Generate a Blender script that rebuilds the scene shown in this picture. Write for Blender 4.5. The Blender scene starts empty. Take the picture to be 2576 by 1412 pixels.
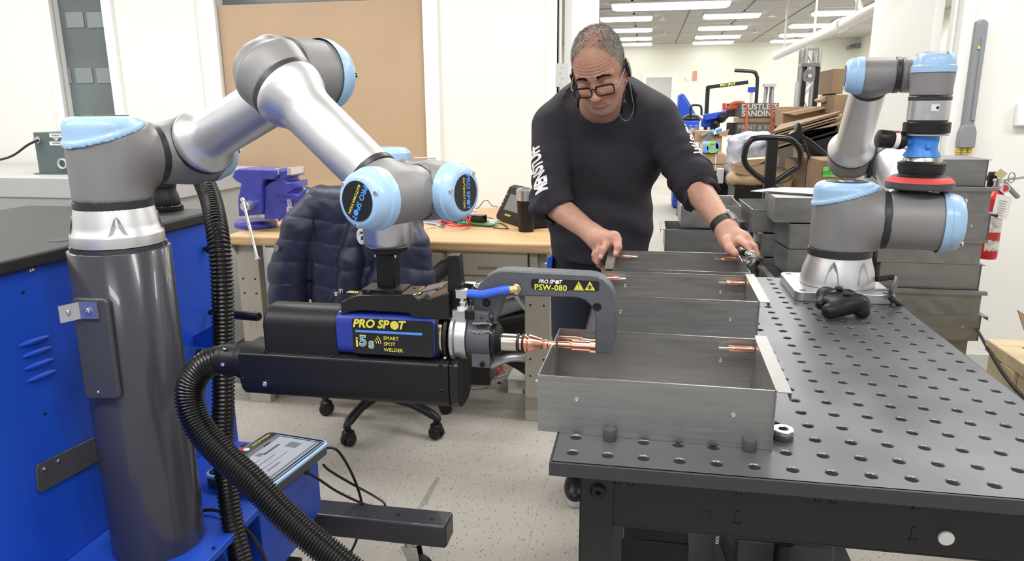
import bpy, math, random
import numpy as np
from mathutils import Vector, Matrix, Euler
random.seed(7); rng = np.random.default_rng(7)
SC = bpy.context.scene
COL = SC.collection
# ---------------------------------------------------------------- camera
FPX = 1800.93
CAM_LOC = (0.08805, -0.95738, 1.38870)
CAM_ROT = (math.radians(76.5001), math.radians(0.3673), math.radians(10.3616))
cd = bpy.data.cameras.new('camera'); cam = bpy.data.objects.new('camera', cd); COL.objects.link(cam)
cam.location = CAM_LOC; cam.rotation_euler = CAM_ROT
cd.sensor_width = 36; cd.lens = FPX / 2576 * 36; cd.clip_start = .05; cd.clip_end = 100
SC.camera = cam
# ---------------------------------------------------------------- world, lights, exposure
w = bpy.data.worlds.new('room_air'); SC.world = w; w.use_nodes = True
bg = w.node_tree.nodes['Background']; bg.inputs[0].default_value = (1.0, .985, .96, 1); bg.inputs[1].default_value = .36
SC.view_settings.view_transform = 'Standard'; SC.view_settings.look = 'None'
SC.view_settings.gamma = 1; SC.view_settings.use_curve_mapping = False
SC.view_settings.exposure = 0.56
def area(name, loc, sx, sy, power, col=(1, .985, .95), rot=(0, 0, 0)):
    l = bpy.data.lights.new(name, 'AREA'); l.shape = 'RECTANGLE'; l.size = sx; l.size_y = sy; l.energy = power; l.color = col
    o = bpy.data.objects.new(name, l); COL.objects.link(o); o.location = loc; o.rotation_euler = rot
    return o
for i, (x, y) in enumerate([(-1.9, 1.9), (-.2, 1.9), (1.5, 1.9), (-1.9, -.6), (-.2, -.6), (1.5, -.6), (-.2, -3.0), (-3.7, 1.9), (-3.7, -.6), (3.2, 1.9)]):  # far-left lamp by the back wall is an added fill, brightens that wall
    area('tube_or_fill_light', (x, y, 2.64), 1.15, .3, 19)
for x in (-.9, 1.3, 3.3):
    for y in (4.6, 7.6, 10.6, 13.6):
        area('tube_or_fill_light', (x, y, 2.68), 1.6, .6, 31)
area('tube_or_fill_light', (.1, 17.2, 2.4), 1.0, .4, 14)  # added fill lamp, unseen, lightens the room behind the far doorway
# ---------------------------------------------------------------- helpers
Rc = np.array(Euler(CAM_ROT, 'XYZ').to_matrix()); Cc = np.array(CAM_LOC)
def at(u, v, x=None, y=None, z=None, t=None):
    """world point seen at photograph pixel (u,v) on the plane x=, y= or z= (or at depth t)"""
    d = Rc @ np.array([(u - 1288) / FPX, -(v - 706) / FPX, -1.0])
    if t is None:
        if x is not None: t = (x - Cc[0]) / d[0]
        elif y is not None: t = (y - Cc[1]) / d[1]
        else: t = (z - Cc[2]) / d[2]
    return Vector(Cc + t * d)
def nrm(a): return Vector(a).normalized()
def frame(axis, hint=(0, 0, 1)):
    a = nrm(axis); h = Vector(hint)
    if abs(a.dot(h.normalized())) > .99: h = Vector((1, 0, 0)) if abs(a.x) < .9 else Vector((0, 1, 0))
    x = h.cross(a).normalized(); y = a.cross(x)
    return x, y, a
class G:
    def __init__(s): s.v = []; s.f = []
    def add(s, vs, fs):
        n = len(s.v); s.v += [tuple(p) for p in vs]; s.f += [tuple(i + n for i in f) for f in fs]; return s
    def box(s, c, d, R=None):
        c = Vector(c); vs = []
        for i in (-.5, .5):
            for j in (-.5, .5):
                for k in (-.5, .5):
                    p = Vector((i * d[0], j * d[1], k * d[2]))
                    if R is not None: p = R @ p
                    vs.append(c + p)
        return s.add(vs, [(0, 1, 3, 2), (4, 6, 7, 5), (0, 4, 5, 1), (2, 3, 7, 6), (0, 2, 6, 4), (1, 5, 7, 3)])
    def bb(s, x0, x1, y0, y1, z0, z1): return s.box(((x0 + x1) / 2, (y0 + y1) / 2, (z0 + z1) / 2), (abs(x1 - x0), abs(y1 - y0), abs(z1 - z0)))
    def lathe(s, prof, o, axis=(0, 0, 1), n=32, caps=True):
        x, y, a = frame(axis); o = Vector(o); vs = []; fs = []; m = len(prof)
        for r, h in prof:
            for i in range(n):
                t = 2 * math.pi * i / n; vs.append(o + a * h + (x * math.cos(t) + y * math.sin(t)) * r)
        for j in range(m - 1):
            for i in range(n):
                k = (i + 1) % n; fs.append((j * n + i, j * n + k, (j + 1) * n + k, (j + 1) * n + i))
        if caps:
            if prof[0][0] > 1e-6: fs.append(tuple(range(n))[::-1])
            if prof[-1][0] > 1e-6: fs.append(tuple((m - 1) * n + i for i in range(n)))
        return s.add(vs, fs)
    def cyl(s, a, b, r, r2=None, n=20):
        a = Vector(a); b = Vector(b); return s.lathe([(r, 0), (r if r2 is None else r2, (b - a).length)], a, b - a, n)
    def ring(s, c, axis, r0, r1, h, n=32):   # washer centred at c
        return s.lathe([(r0, -h / 2), (r1, -h / 2), (r1, h / 2), (r0, h / 2), (r0, -h / 2)], c, axis, n, caps=False)
    def prism(s, poly, o, ux, uy, depth):   # polygon in plane (ux,uy), extruded along ux x uy by depth
        o = Vector(o); ux = Vector(ux); uy = Vector(uy); w_ = ux.cross(uy).normalized() * depth; n = len(poly)
        ar = sum(poly[i][0] * poly[(i + 1) % n][1] - poly[(i + 1) % n][0] * poly[i][1] for i in range(n))
        if ar < 0: poly = poly[::-1]
        vs = [o + ux * p[0] + uy * p[1] for p in poly]; vs += [v + w_ for v in vs]
        fs = [tuple(range(n))[::-1] if depth > 0 else tuple(range(n)), tuple(range(n, 2 * n)) if depth > 0 else tuple(range(n, 2 * n))[::-1]]
        for i in range(n):
            k = (i + 1) % n; q = (i, k, n + k, n + i); fs.append(q if depth > 0 else q[::-1])
        return s.add(vs, fs)
    def tube(s, pts, r, n=10, closed=False):
        P = [Vector(p) for p in pts]; m = len(P); vs = []; fs = []; up = None
        for i in range(m):
            a = P[(i + 1) % m] if (closed or i < m - 1) else P[i]; b = P[i - 1] if (closed or i > 0) else P[i]
            d = (a - b).normalized()
            if up is None: x, y, _ = frame(d)
            else:
                x = (up - d * up.dot(d)); x = x.normalized() if x.length > 1e-6 else frame(d)[0]; y = d.cross(x)
            up = x; rr = r[i] if isinstance(r, (list, tuple)) else r
            for k in range(n):
                t = 2 * math.pi * k / n; vs.append(P[i] + (x * math.cos(t) + y * math.sin(t)) * rr)
        for i in range(m if closed else m - 1):
            i2 = (i + 1) % m
            for k in range(n):
                k2 = (k + 1) % n; fs.append((i * n + k, i * n + k2, i2 * n + k2, i2 * n + k))
        if not closed: fs += [tuple(range(n))[::-1], tuple((m - 1) * n + k for k in range(n))]
        return s.add(vs, fs)
    def sph(s, c, r, nu=16, nv=10, R=None):
        if not isinstance(r, (tuple, list)): r = (r, r, r)
        c = Vector(c); vs = [ ]; fs = []
        for j in range(1, nv):
            p = math.pi * j / nv
            for i in range(nu):
                t = 2 * math.pi * i / nu; q = Vector((r[0] * math.sin(p) * math.cos(t), r[1] * math.sin(p) * math.sin(t), r[2] * math.cos(p)))
                vs.append(c + (R @ q if R is not None else q))
        for e in (r[2], -r[2]):
            q = Vector((0, 0, e)); vs.append(c + (R @ q if R is not None else q))
        T = len(vs) - 2
        for j in range(nv - 2):
            for i in range(nu):
                k = (i + 1) % nu; fs.append((j * nu + i, (j + 1) * nu + i, (j + 1) * nu + k, j * nu + k))
        for i in range(nu):
            k = (i + 1) % nu; fs.append((T, i, k)); fs.append((T + 1, (nv - 2) * nu + k, (nv - 2) * nu + i))
        return s.add(vs, fs)
def smooth_path(pts, n=8, closed=False):
    P = [Vector(p) for p in pts]; out = []; m = len(P)
    rngi = range(m) if closed else range(m - 1)
    for i in rngi:
        p0 = P[i - 1] if (i > 0 or closed) else P[0] * 2 - P[1]; p1 = P[i]; p2 = P[(i + 1) % m]
        p3 = P[(i + 2) % m] if (i + 2 < m or closed) else P[-1] * 2 - P[-2]
        for k in range(n):
            t = k / n
            out.append(.5 * ((2 * p1) + (p2 - p0) * t + (2 * p0 - 5 * p1 + 4 * p2 - p3) * t * t + (3 * p1 - p0 - 3 * p2 + p3) * t ** 3))
    if not closed: out.append(P[-1])
    return out
def rrect(w_, h, r, n=4):
    out = []
    for cx, cy, a0 in ((w_ / 2 - r, h / 2 - r, 0), (-w_ / 2 + r, h / 2 - r, 90), (-w_ / 2 + r, -h / 2 + r, 180), (w_ / 2 - r, -h / 2 + r, 270)):
        for i in range(n + 1):
            t = math.radians(a0 + 90 * i / n); out.append((cx + r * math.cos(t), cy + r * math.sin(t)))
    return out
WP = {}
def wpos(o): return WP.get(o.name, Vector((0, 0, 0)))
def link(me, name, parent=None, mat=None, bevel=0, smooth=True, angle=35, org=None, seg=2):
    if mat is not None and not me.materials: me.materials.append(mat)
    n = len(me.vertices); co = np.empty(n * 3, np.float32); me.vertices.foreach_get('co', co); co = co.reshape(-1, 3)
    if org is None:
        lo, hi = co.min(0), co.max(0); org = Vector(((lo[0] + hi[0]) / 2, (lo[1] + hi[1]) / 2, lo[2] if parent is None else (lo[2] + hi[2]) / 2))
    org = Vector(org); co -= np.array(org, np.float32); me.vertices.foreach_set('co', co.ravel()); me.update()
    if smooth:
        me.polygons.foreach_set('use_smooth', [True] * len(me.polygons))
        if angle < 180: me.set_sharp_from_angle(angle=math.radians(angle))
    o = bpy.data.objects.new(name, me); COL.objects.link(o)
    if parent is not None: o.parent = parent; o.location = org - wpos(parent)
    else: o.location = org
    WP[o.name] = org
    if bevel: 
        b = o.modifiers.new('bevel', 'BEVEL'); b.width = bevel; b.segments = seg; b.limit_method = 'ANGLE'; b.angle_limit = math.radians(40)
    return o
def build(g, name, mat, parent=None, **k):
    me = bpy.data.meshes.new(name); me.from_pydata(g.v, [], g.f); me.validate(verbose=False)
    return link(me, name, parent, mat, **k)
def thing(name, label, cat, loc=(0, 0, 0), group=None):
    o = bpy.data.objects.new(name, None); COL.objects.link(o); o.empty_display_size = .05; o.location = loc
    WP[o.name] = Vector(loc); return tag(o, label, cat, group)
def tag(o, label=None, cat=None, group=None, kind=None):
    if label: o['label'] = label
    if cat: o['category'] = cat
    if group: o['group'] = group
    if kind: o['kind'] = kind
    return o
def copy_tree(o, parent=None):
    c = o.copy(); COL.objects.link(c); c.parent = parent
    if parent is None: pass
    for ch in list(o.children): copy_tree(ch, c)
    return c
def text(s, size, mat, parent, o, ux, uy, bold=0.0, shear=0.0, align='CENTER', name='lettering', spacing=1.0, lines=1.0, ext=.00025, sx=1.0):
    cu = bpy.data.curves.new('t', 'FONT'); cu.body = s; cu.size = size; cu.offset = bold * size; cu.shear = shear
    cu.align_x = align; cu.align_y = 'CENTER'; cu.extrude = ext; cu.space_character = spacing; cu.space_line = lines; cu.resolution_u = 3
    t = bpy.data.objects.new('t', cu); COL.objects.link(t)
    bpy.context.view_layer.update()
    me = bpy.data.meshes.new_from_object(t.evaluated_get(bpy.context.evaluated_depsgraph_get()))
    bpy.data.objects.remove(t); bpy.data.curves.remove(cu)
    ux = nrm(ux); uy = nrm(uy); uz = ux.cross(uy)
    M = Matrix(((ux.x * sx, uy.x, uz.x, o[0]), (ux.y * sx, uy.y, uz.y, o[1]), (ux.z * sx, uy.z, uz.z, o[2]), (0, 0, 0, 1)))
    me.transform(M); me.materials.clear()
    return link(me, name, parent, mat, smooth=False)
def bwidth(o): c = [v.co for v in o.data.vertices]; return c
def logo(parent, c, h, ux, uy, mat, shear=.25, bold=.03, sx=.92):
    """the two-word mark with a round dot as its O; c = centre, h = cap height"""
    ux = nrm(ux); uy = nrm(uy); n = ux.cross(uy); c = Vector(c); size = h * 1.38
    def ext(o): d = [(v.co + (wpos(parent) + o.location) - c).dot(ux) for v in o.data.vertices]; return min(d), max(d)
    a = text('PRO SP', size, mat, parent, c, ux, uy, bold=bold, shear=shear, align='LEFT', sx=sx); a0, a1 = ext(a); g = h * .10
    t = text('T', size, mat, parent, c, ux, uy, bold=bold, shear=shear, align='LEFT', sx=sx); t0, t1 = ext(t); r = h * .52
    total = (a1 - a0) + g + 2 * r + g * .3 + (t1 - t0); s0 = -total / 2
    a.location += ux * (s0 - a0); xr_ = s0 + (a1 - a0) + g * .8; q = c + ux * (xr_ + r); d = build(G().cyl(q, q + n * .0004, r, n=24), 'lettering', mat, parent); t.location += ux * (xr_ + 2 * r - g * .2 - t0)
# ---------------------------------------------------------------- signed-distance solids
def surf_nets(F, lo, h):
    s = F < 0; nx, ny, nz = F.shape
    c = np.zeros((nx - 1, ny - 1, nz - 1), np.int8)
    for i in (0, 1):
        for j in (0, 1):
            for k in (0, 1): c += s[i:nx - 1 + i, j:ny - 1 + j, k:nz - 1 + k]
    act = (c > 0) & (c < 8); I = np.argwhere(act); N = len(I)
    idx = -np.ones(act.shape, np.int64); idx[act] = np.arange(N)
    P = np.zeros((N, 3)); W = np.zeros(N); cor = [(i, j, k) for i in (0, 1) for j in (0, 1) for k in (0, 1)]
    for a in cor:
        for ax in range(3):
            if a[ax]: continue
            b = list(a); b[ax] = 1
            fa = F[I[:, 0] + a[0], I[:, 1] + a[1], I[:, 2] + a[2]]; fb = F[I[:, 0] + b[0], I[:, 1] + b[1], I[:, 2] + b[2]]
            m = (fa < 0) != (fb < 0); t = np.where(m, fa / np.where(m, fa - fb, 1), 0)
            q = np.array(a, float)[None] + np.zeros((N, 3)); q[:, ax] += t
            P[m] += q[m]; W[m] += 1
    P = (P / W[:, None] + I) * h + np.array(lo)
    Q = []
    for ax in range(3):
        sl = [slice(None)] * 3; sr = [slice(None)] * 3; sl[ax] = slice(0, -1); sr[ax] = slice(1, None)
        E = np.argwhere(s[tuple(sl)] != s[tuple(sr)]); o1, o2 = [(1, 2), (2, 0), (0, 1)][ax]
        E = E[(E[:, o1] > 0) & (E[:, o2] > 0) & (E[:, o1] < F.shape[o1] - 1) & (E[:, o2] < F.shape[o2] - 1)]
        ins = s[E[:, 0], E[:, 1], E[:, 2]]
        def g(d1, d2):
            e = E.copy(); e[:, o1] += d1; e[:, o2] += d2; return idx[e[:, 0], e[:, 1], e[:, 2]]
        q = np.stack([g(-1, -1), g(0, -1), g(0, 0), g(-1, 0)], 1); q[~ins] = q[~ins][:, ::-1]; Q.append(q)
    return P, np.concatenate(Q)
def sdf_mesh(fn, lo, hi, h, name):
    lo = np.array(lo, float); hi = np.array(hi, float); n = np.ceil((hi - lo) / h).astype(int) + 1
    ys, zs = np.meshgrid(lo[1] + h * np.arange(n[1]), lo[2] + h * np.arange(n[2]), indexing='ij')
    F = np.empty(tuple(n), np.float32); st = max(1, int(400000 // (n[1] * n[2])))
    for i in range(0, n[0], st):
        xs = lo[0] + h * np.arange(i, min(n[0], i + st)); X = np.empty((len(xs), n[1], n[2], 3)); X[..., 0] = xs[:, None, None]; X[..., 1] = ys; X[..., 2] = zs
        F[i:i + len(xs)] = fn(X.reshape(-1, 3)).reshape(X.shape[:3])
    P, Q = surf_nets(F, lo, h)
    me = bpy.data.meshes.new(name); me.vertices.add(len(P)); me.vertices.foreach_set('co', P.astype(np.float32).ravel())
    me.loops.add(len(Q) * 4); me.loops.foreach_set('vertex_index', Q.astype(np.int32).ravel())
    me.polygons.add(len(Q)); me.polygons.foreach_set('loop_start', np.arange(0, len(Q) * 4, 4, dtype=np.int32)); me.polygons.foreach_set('loop_total', np.full(len(Q), 4, np.int32))
    me.update(calc_edges=True); return me
def merge(meshes, name):
    vs = []; qs = []; n = 0
    for me in meshes:
        c = np.empty(len(me.vertices) * 3, np.float32); me.vertices.foreach_get('co', c); l = np.empty(len(me.loops), np.int32); me.loops.foreach_get('vertex_index', l)
        vs.append(c); qs.append(l + n); n += len(me.vertices)
    P = np.concatenate(vs); Q = np.concatenate(qs); m = len(Q) // 4
    me = bpy.data.meshes.new(name); me.vertices.add(n); me.vertices.foreach_set('co', P)
    me.loops.add(m * 4); me.loops.foreach_set('vertex_index', Q); me.polygons.add(m)
    me.polygons.foreach_set('loop_start', np.arange(0, m * 4, 4, dtype=np.int32)); me.polygons.foreach_set('loop_total', np.full(m, 4, np.int32))
    me.update(calc_edges=True); return me
def A_(p): return np.array(p, float)
def s_cap(p, a, b, r1, r2=None):
    a = A_(a); b = A_(b); r2 = r1 if r2 is None else r2; ab = b - a; t = np.clip(((p - a) @ ab) / (ab @ ab), 0, 1)
    return np.linalg.norm(p - a - t[:, None] * ab, axis=1) - (r1 + (r2 - r1) * t)
def s_ell(p, c, r, R=None):
    q = p - A_(c)
    if R is not None: q = q @ A_(R)
    r = A_(r); k0 = np.linalg.norm(q / r, axis=1); k1 = np.linalg.norm(q / (r * r), axis=1) + 1e-9; return k0 * (k0 - 1) / k1
def s_cyl(p, a, b, r, e=0.0):
    a = A_(a); b = A_(b); L = np.linalg.norm(b - a); u = (b - a) / L; q = p - (a + b) / 2; h = q @ u; d = np.linalg.norm(q - h[:, None] * u, axis=1)
    dx = d - (r - e); dy = np.abs(h) - (L / 2 - e); return np.minimum(np.maximum(dx, dy), 0) + np.hypot(np.maximum(dx, 0), np.maximum(dy, 0)) - e
def s_box(p, c, s, R=None, e=0.0):
    q = p - A_(c)
    if R is not None: q = q @ A_(R)
    d = np.abs(q) - (A_(s) / 2 - e); return np.minimum(d.max(1), 0) + np.linalg.norm(np.maximum(d, 0), axis=1) - e
def smin(a, b, k):
    h = np.clip(.5 + .5 * (b - a) / k, 0, 1); return b + (a - b) * h - k * h * (1 - h)
def smax(a, b, k): return -smin(-a, -b, k)
def U(ds, k):
    d = ds[0]
    for e in ds[1:]: d = smin(d, e, k)
    return d
# ---------------------------------------------------------------- materials
def pm(name, col, rough=.5, metal=0.0, bump=0.0, bs=60, var=0.0, vs=4, coat=0.0, stretch=None, world=False, spec=.5, em=None, ems=0, alpha=None, dark=None):
    m = bpy.data.materials.new(name); m.use_nodes = True; N = m.node_tree.nodes; L = m.node_tree.links; b = N['Principled BSDF']
    b.inputs['Base Color'].default_value = (*col, 1); b.inputs['Roughness'].default_value = rough; b.inputs['Metallic'].default_value = metal
    b.inputs['Coat Weight'].default_value = coat; b.inputs['Specular IOR Level'].default_value = spec
    if em: b.inputs['Emission Color'].default_value = (*em, 1); b.inputs['Emission Strength'].default_value = ems
    if bump or var:
        if world: g = N.new('ShaderNodeNewGeometry'); src = g.outputs['Position']
        else: g = N.new('ShaderNodeTexCoord'); src = g.outputs['Object']
        if stretch:
            mp = N.new('ShaderNodeMapping'); mp.inputs['Scale'].default_value = stretch; L.new(src, mp.inputs[0]); src = mp.outputs[0]
        if var:
            n = N.new('ShaderNodeTexNoise'); n.inputs['Scale'].default_value = vs; n.inputs['Detail'].default_value = 5; L.new(src, n.inputs['Vector'])
            r = N.new('ShaderNodeMapRange'); r.inputs['From Min'].default_value = .3; r.inputs['From Max'].default_value = .7
            r.inputs['To Min'].default_value = 1 - var; r.inputs['To Max'].default_value = 1 + var; L.new(n.outputs['Fac'], r.inputs['Value'])
            x = N.new('ShaderNodeVectorMath'); x.operation = 'SCALE'; x.inputs[0].default_value = col; L.new(r.outputs['Result'], x.inputs['Scale']); L.new(x.outputs[0], b.inputs['Base Color'])
            r2 = N.new('ShaderNodeMapRange'); r2.inputs['From Min'].default_value = .3; r2.inputs['From Max'].default_value = .7
            r2.inputs['To Min'].default_value = rough * .85; r2.inputs['To Max'].default_value = min(1, rough * 1.15); L.new(n.outputs['Fac'], r2.inputs['Value']); L.new(r2.outputs['Result'], b.inputs['Roughness'])
        if bump:
            n = N.new('ShaderNodeTexNoise'); n.inputs['Scale'].default_value = bs; n.inputs['Detail'].default_value = 3; L.new(src, n.inputs['Vector'])
            k = N.new('ShaderNodeBump'); k.inputs['Strength'].default_value = bump; k.inputs['Distance'].default_value = .002; L.new(n.outputs['Fac'], k.inputs['Height']); L.new(k.outputs['Normal'], b.inputs['Normal'])
    return m
M = dict(
    wall=pm('wall_paint', (.78, .775, .745), .75, bump=.15, bs=180),
    trim=pm('trim_paint', (.82, .82, .80), .4),
    cork=pm('tan_board', (.43, .31, .205), .8, bump=.2, bs=150, var=.05, vs=3),
    black=pm('black_plastic', (.008, .008, .009), .42, spec=.35, bump=.12, bs=400),
    blackm=pm('black_metal', (.008, .008, .009), .38, spec=.4, var=.1, vs=8),
    rubber=pm('black_rubber', (.012, .012, .012), .5),
    gloss=pm('glossy_black_plastic', (.008, .008, .009), .18),
    urgrey=pm('robot_grey', (.235, .23, .235), .45, .15, bump=.05, bs=600, var=.05, vs=6),
    urblue=pm('light_blue_plastic', (.36, .56, .82), .34, coat=.15, var=.04, vs=8),
    urdark=pm('dark_band_rubber', (.03, .03, .033), .4),
    alu=pm('brushed_aluminium', (.74, .74, .76), .40, .82, bump=.04, bs=120, var=.03, vs=10),
    alus=pm('machined_aluminium', (.62, .62, .65), .34, .9, var=.06, vs=20),
    chrome=pm('chrome', (.82, .82, .82), .1, 1.0),
    steel=pm('brushed_sheet_steel', (.34, .335, .325), .38, .80, bump=.05, bs=40, var=.09, vs=7, stretch=(1.2, 8, 30)),
    steel2=pm('dull_sheet_steel', (.29, .29, .288), .42, .75, var=.14, vs=5, stretch=(1.5, 4, 6)),
    edge=pm('bright_steel_edge', (.75, .75, .76), .25, 1.0),
    copper=pm('copper', (.86, .45, .33), .24, 1.0, var=.08, vs=60),
    brass=pm('brass', (.80, .62, .28), .25, 1.0),
    nickel=pm('nickel_steel', (.66, .62, .52), .22, 1.0, bump=.1, bs=30, stretch=(1, 1, 1)),
    table=pm('table_steel', (.150, .153, .170), .38, .55, bump=.03, bs=90, var=.17, vs=5),
    tframe=pm('table_frame_paint', (.012, .012, .0135), .5, var=.1, vs=9),
    pillar=pm('pillar_paint', (.047, .046, .059), .24, coat=.3, var=.06, vs=4),
    plate=pm('dark_grey_plate', (.065, .065, .072), .42, bump=.05, bs=500),
    blue=pm('blue_powder_coat', (.012, .075, .53), .40, bump=.05, bs=700, var=.06, vs=3),
    blued=pm('dark_blue_paint', (.015, .035, .30), .3, coat=.3),
    vise=pm('vise_blue_enamel', (.045, .05, .36), .28, coat=.4, bump=.2, bs=50, var=.08, vs=20),
    gungrey=pm('hammered_grey_paint', (.105, .11, .125), .4, .2, bump=.35, bs=350, var=.05, vs=30),
    label=pm('label_black', (.01, .01, .011), .35),
    yellow=pm('print_yellow', (.80, .74, .10), .5),
    lblue=pm('print_blue', (.09, .30, .85), .5),
    white=pm('print_white', (.85, .85, .85), .5),
    paper=pm('white_paper', (.82, .82, .80), .7),
    red=pm('red_enamel', (.55, .02, .03), .3, coat=.3),
    redpad=pm('red_pad', (.65, .07, .07), .6),
    sblue=pm('sander_blue', (.05, .25, .75), .4, var=.1, vs=40),
    wood=pm('maple_bench_top', (.60, .40, .21), .4, var=.12, vs=5, stretch=(1, 14, 14)),
    pine=pm('pine_plywood', (.52, .42, .26), .6, var=.12, vs=4, stretch=(2, 12, 12)),
    beige=pm('beige_enamel', (.40, .37, .30), .45, bump=.03, bs=100),
    lgrey=pm('light_grey_enamel', (.50, .51, .51), .45),
    boxg=pm('grey_green_hammer', (.10, .14, .14), .45, bump=.1, bs=150),
    card=pm('cardboard', (.42, .29, .18), .8, bump=.05, bs=80, var=.1, vs=5),
    carddk=pm('dark_cardboard', (.22, .14, .085), .8, var=.15, vs=6),
    leather=pm('tan_foam', (.47, .34, .19), .6, var=.1, vs=8),
    signgrey=pm('grey_crate_paint', (.17, .17, .165), .5),
    orange=pm('orange_strap', (.75, .16, .08), .6),
    wrap=pm('stretch_wrap', (.42, .43, .50), .15, bump=.9, bs=14, var=.35, vs=9),
    green=pm('green_sticker', (.15, .6, .10), .6),
    racegrey=pm('grey_raceway_plastic', (.24, .25, .27), .4),
    navy=pm('navy_nylon', (.017, .020, .048), .48, bump=.35, bs=60),
    navyl=pm('navy_lining', (.006, .006, .012), .6),
    denim=pm('dark_denim', (.014, .018, .035), .8, bump=.3, bs=500),
    shirt=pm('charcoal_jersey', (.022, .020, .028), .85, bump=.25, bs=900),
    cable=pm('black_cable', (.015, .015, .015), .35),
    wcable=pm('white_cable', (.6, .6, .6), .4),
    redc=pm('red_cable', (.6, .03, .04), .35),
    airhose=pm('blue_air_hose', (.05, .14, .75), .35),
    hose=pm('corrugated_black_hose', (.005, .005, .0055), .30, spec=.4),
    ceil=pm('ceiling_tile_white', (.46, .45, .43), .9),
    far=pm('far_wall_paint', (.80, .80, .72), .8),
    lamp=pm('lamp_diffuser', (.9, .9, .9), .5, em=(1, 1, .97), ems=3.0),
    tedge=pm('table_edge_steel', (.055, .055, .062), .45, .4),
    truss=pm('truss_aluminium', (.36, .36, .37), .4, .5),
    pcb=pm('green_circuit_board', (.05, .25, .10), .4),
    navyd=pm('dark_blue_case', (.015, .03, .12), .4),
)
def floor_mat():
    m = bpy.data.materials.new('vinyl_tile'); m.use_nodes = True; N = m.node_tree.nodes; L = m.node_tree.links; b = N['Principled BSDF']
    g = N.new('ShaderNodeNewGeometry')
    n1 = N.new('ShaderNodeTexNoise'); n1.inputs['Scale'].default_value = 2.2; n1.inputs['Detail'].default_value = 6; L.new(g.outputs['Position'], n1.inputs['Vector'])
    r1 = N.new('ShaderNodeValToRGB'); r1.color_ramp.elements[0].position = .3; r1.color_ramp.elements[0].color = (.375, .35, .315, 1); r1.color_ramp.elements[1].position = .7; r1.color_ramp.elements[1].color = (.44, .412, .372, 1); L.new(n1.outputs['Fac'], r1.inputs[0])
    mp = N.new('ShaderNodeMapping'); mp.inputs['Scale'].default_value = (1, .35, 1); mp.inputs['Rotation'].default_value = (0, 0, .5); L.new(g.outputs['Position'], mp.inputs[0])
    prev = r1.outputs[0]
    for sc, th, colr in ((95, .19, (.19, .18, .17, 1)), (110, .16, (.62, .60, .56, 1)), (60, .13, (.22, .20, .18, 1))):
        v = N.new('ShaderNodeTexVoronoi'); v.inputs['Scale'].default_value = sc; L.new((mp if sc != 110 else g).outputs[0 if sc != 110 else 'Position'], v.inputs['Vector'])
        c = N.new('ShaderNodeMath'); c.operation = 'LESS_THAN'; c.inputs[1].default_value = th; L.new(v.outputs['Distance'], c.inputs[0])
        # only some cells carry a fleck
        s2 = N.new('ShaderNodeSeparateColor'); L.new(v.outputs['Color'], s2.inputs[0]); c2 = N.new('ShaderNodeMath'); c2.operation = 'LESS_THAN'; c2.inputs[1].default_value = .62; L.new(s2.outputs[0], c2.inputs[0])
        mu = N.new('ShaderNodeMath'); mu.operation = 'MULTIPLY'; L.new(c.outputs[0], mu.inputs[0]); L.new(c2.outputs[0], mu.inputs[1])
        x = N.new('ShaderNodeMix'); x.data_type = 'RGBA'; L.new(mu.outputs[0], x.inputs['Factor']); L.new(prev, x.inputs['A']); x.inputs['B'].default_value = colr; prev = x.outputs['Result']
    L.new(prev, b.inputs['Base Color']); b.inputs['Roughness'].default_value = .5; b.inputs['Specular IOR Level'].default_value = .3
    return m
M['floor'] = floor_mat()
def vcol_mat(name, rough=.5, bump=0.0, bs=300, sss=0.0):
    m = bpy.data.materials.new(name); m.use_nodes = True; N = m.node_tree.nodes; L = m.node_tree.links; b = N['Principled BSDF']
    a = N.new('ShaderNodeAttribute'); a.attribute_name = 'tone'; L.new(a.outputs['Color'], b.inputs['Base Color']); b.inputs['Roughness'].default_value = rough
    if sss: b.inputs['Subsurface Weight'].default_value = sss; b.inputs['Subsurface Radius'].default_value = (.012, .004, .002); b.inputs['Subsurface Scale'].default_value = 1
    if bump:
        g = N.new('ShaderNodeTexCoord'); n = N.new('ShaderNodeTexNoise'); n.inputs['Scale'].default_value = bs; n.inputs['Detail'].default_value = 4; L.new(g.outputs['Object'], n.inputs['Vector'])
        k = N.new('ShaderNodeBump'); k.inputs['Strength'].default_value = bump; k.inputs['Distance'].default_value = .001; L.new(n.outputs['Fac'], k.inputs['Height']); L.new(k.outputs['Normal'], b.inputs['Normal'])
    return m
def set_tone(me, cols):
    a = me.color_attributes.new('tone', 'FLOAT_COLOR', 'POINT'); c = np.ones((len(me.vertices), 4), np.float32); c[:, :3] = cols; a.data.foreach_set('color', c.ravel())
def verts(me):
    c = np.empty(len(me.vertices) * 3, np.float32); me.vertices.foreach_get('co', c); return c.reshape(-1, 3).astype(float)
# ================================================================ the room
YW = 3.05
XJ0, XJ1 = at(1400, 300, y=YW).x, at(2385, 300, y=YW).x
fl = build(G().bb(-5, 6, -1.2, 16.2, -.12, -.0012), 'floor', M['floor'], smooth=False); tag(fl, kind='structure')
tile = G().bb(-.15215, .15215, -.15215, .15215, -.0035, 0)
tm = None; T = .3048; x0 = -.545
for j in range(21):
    for i in range(-7, 7):
        cx = x0 + (i + .5) * T; cy = .12 + j * T
        if tm is None:
            o = build(tile, 'floor_tile', M['floor'], fl, org=(0, 0, 0)); tm = o.data; o.location = Vector((cx, cy, 0)) - wpos(fl)
            bv = o.modifiers.new('bevel', 'BEVEL'); bv.width = .0004; bv.segments = 1
        else:
            o = bpy.data.objects.new('floor_tile', tm); COL.objects.link(o); o.parent = fl; o.location = Vector((cx, cy, 0)) - wpos(fl)
def struct(name, g, mat, **k): return tag(build(g, name, mat, **k), kind='structure')
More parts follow.
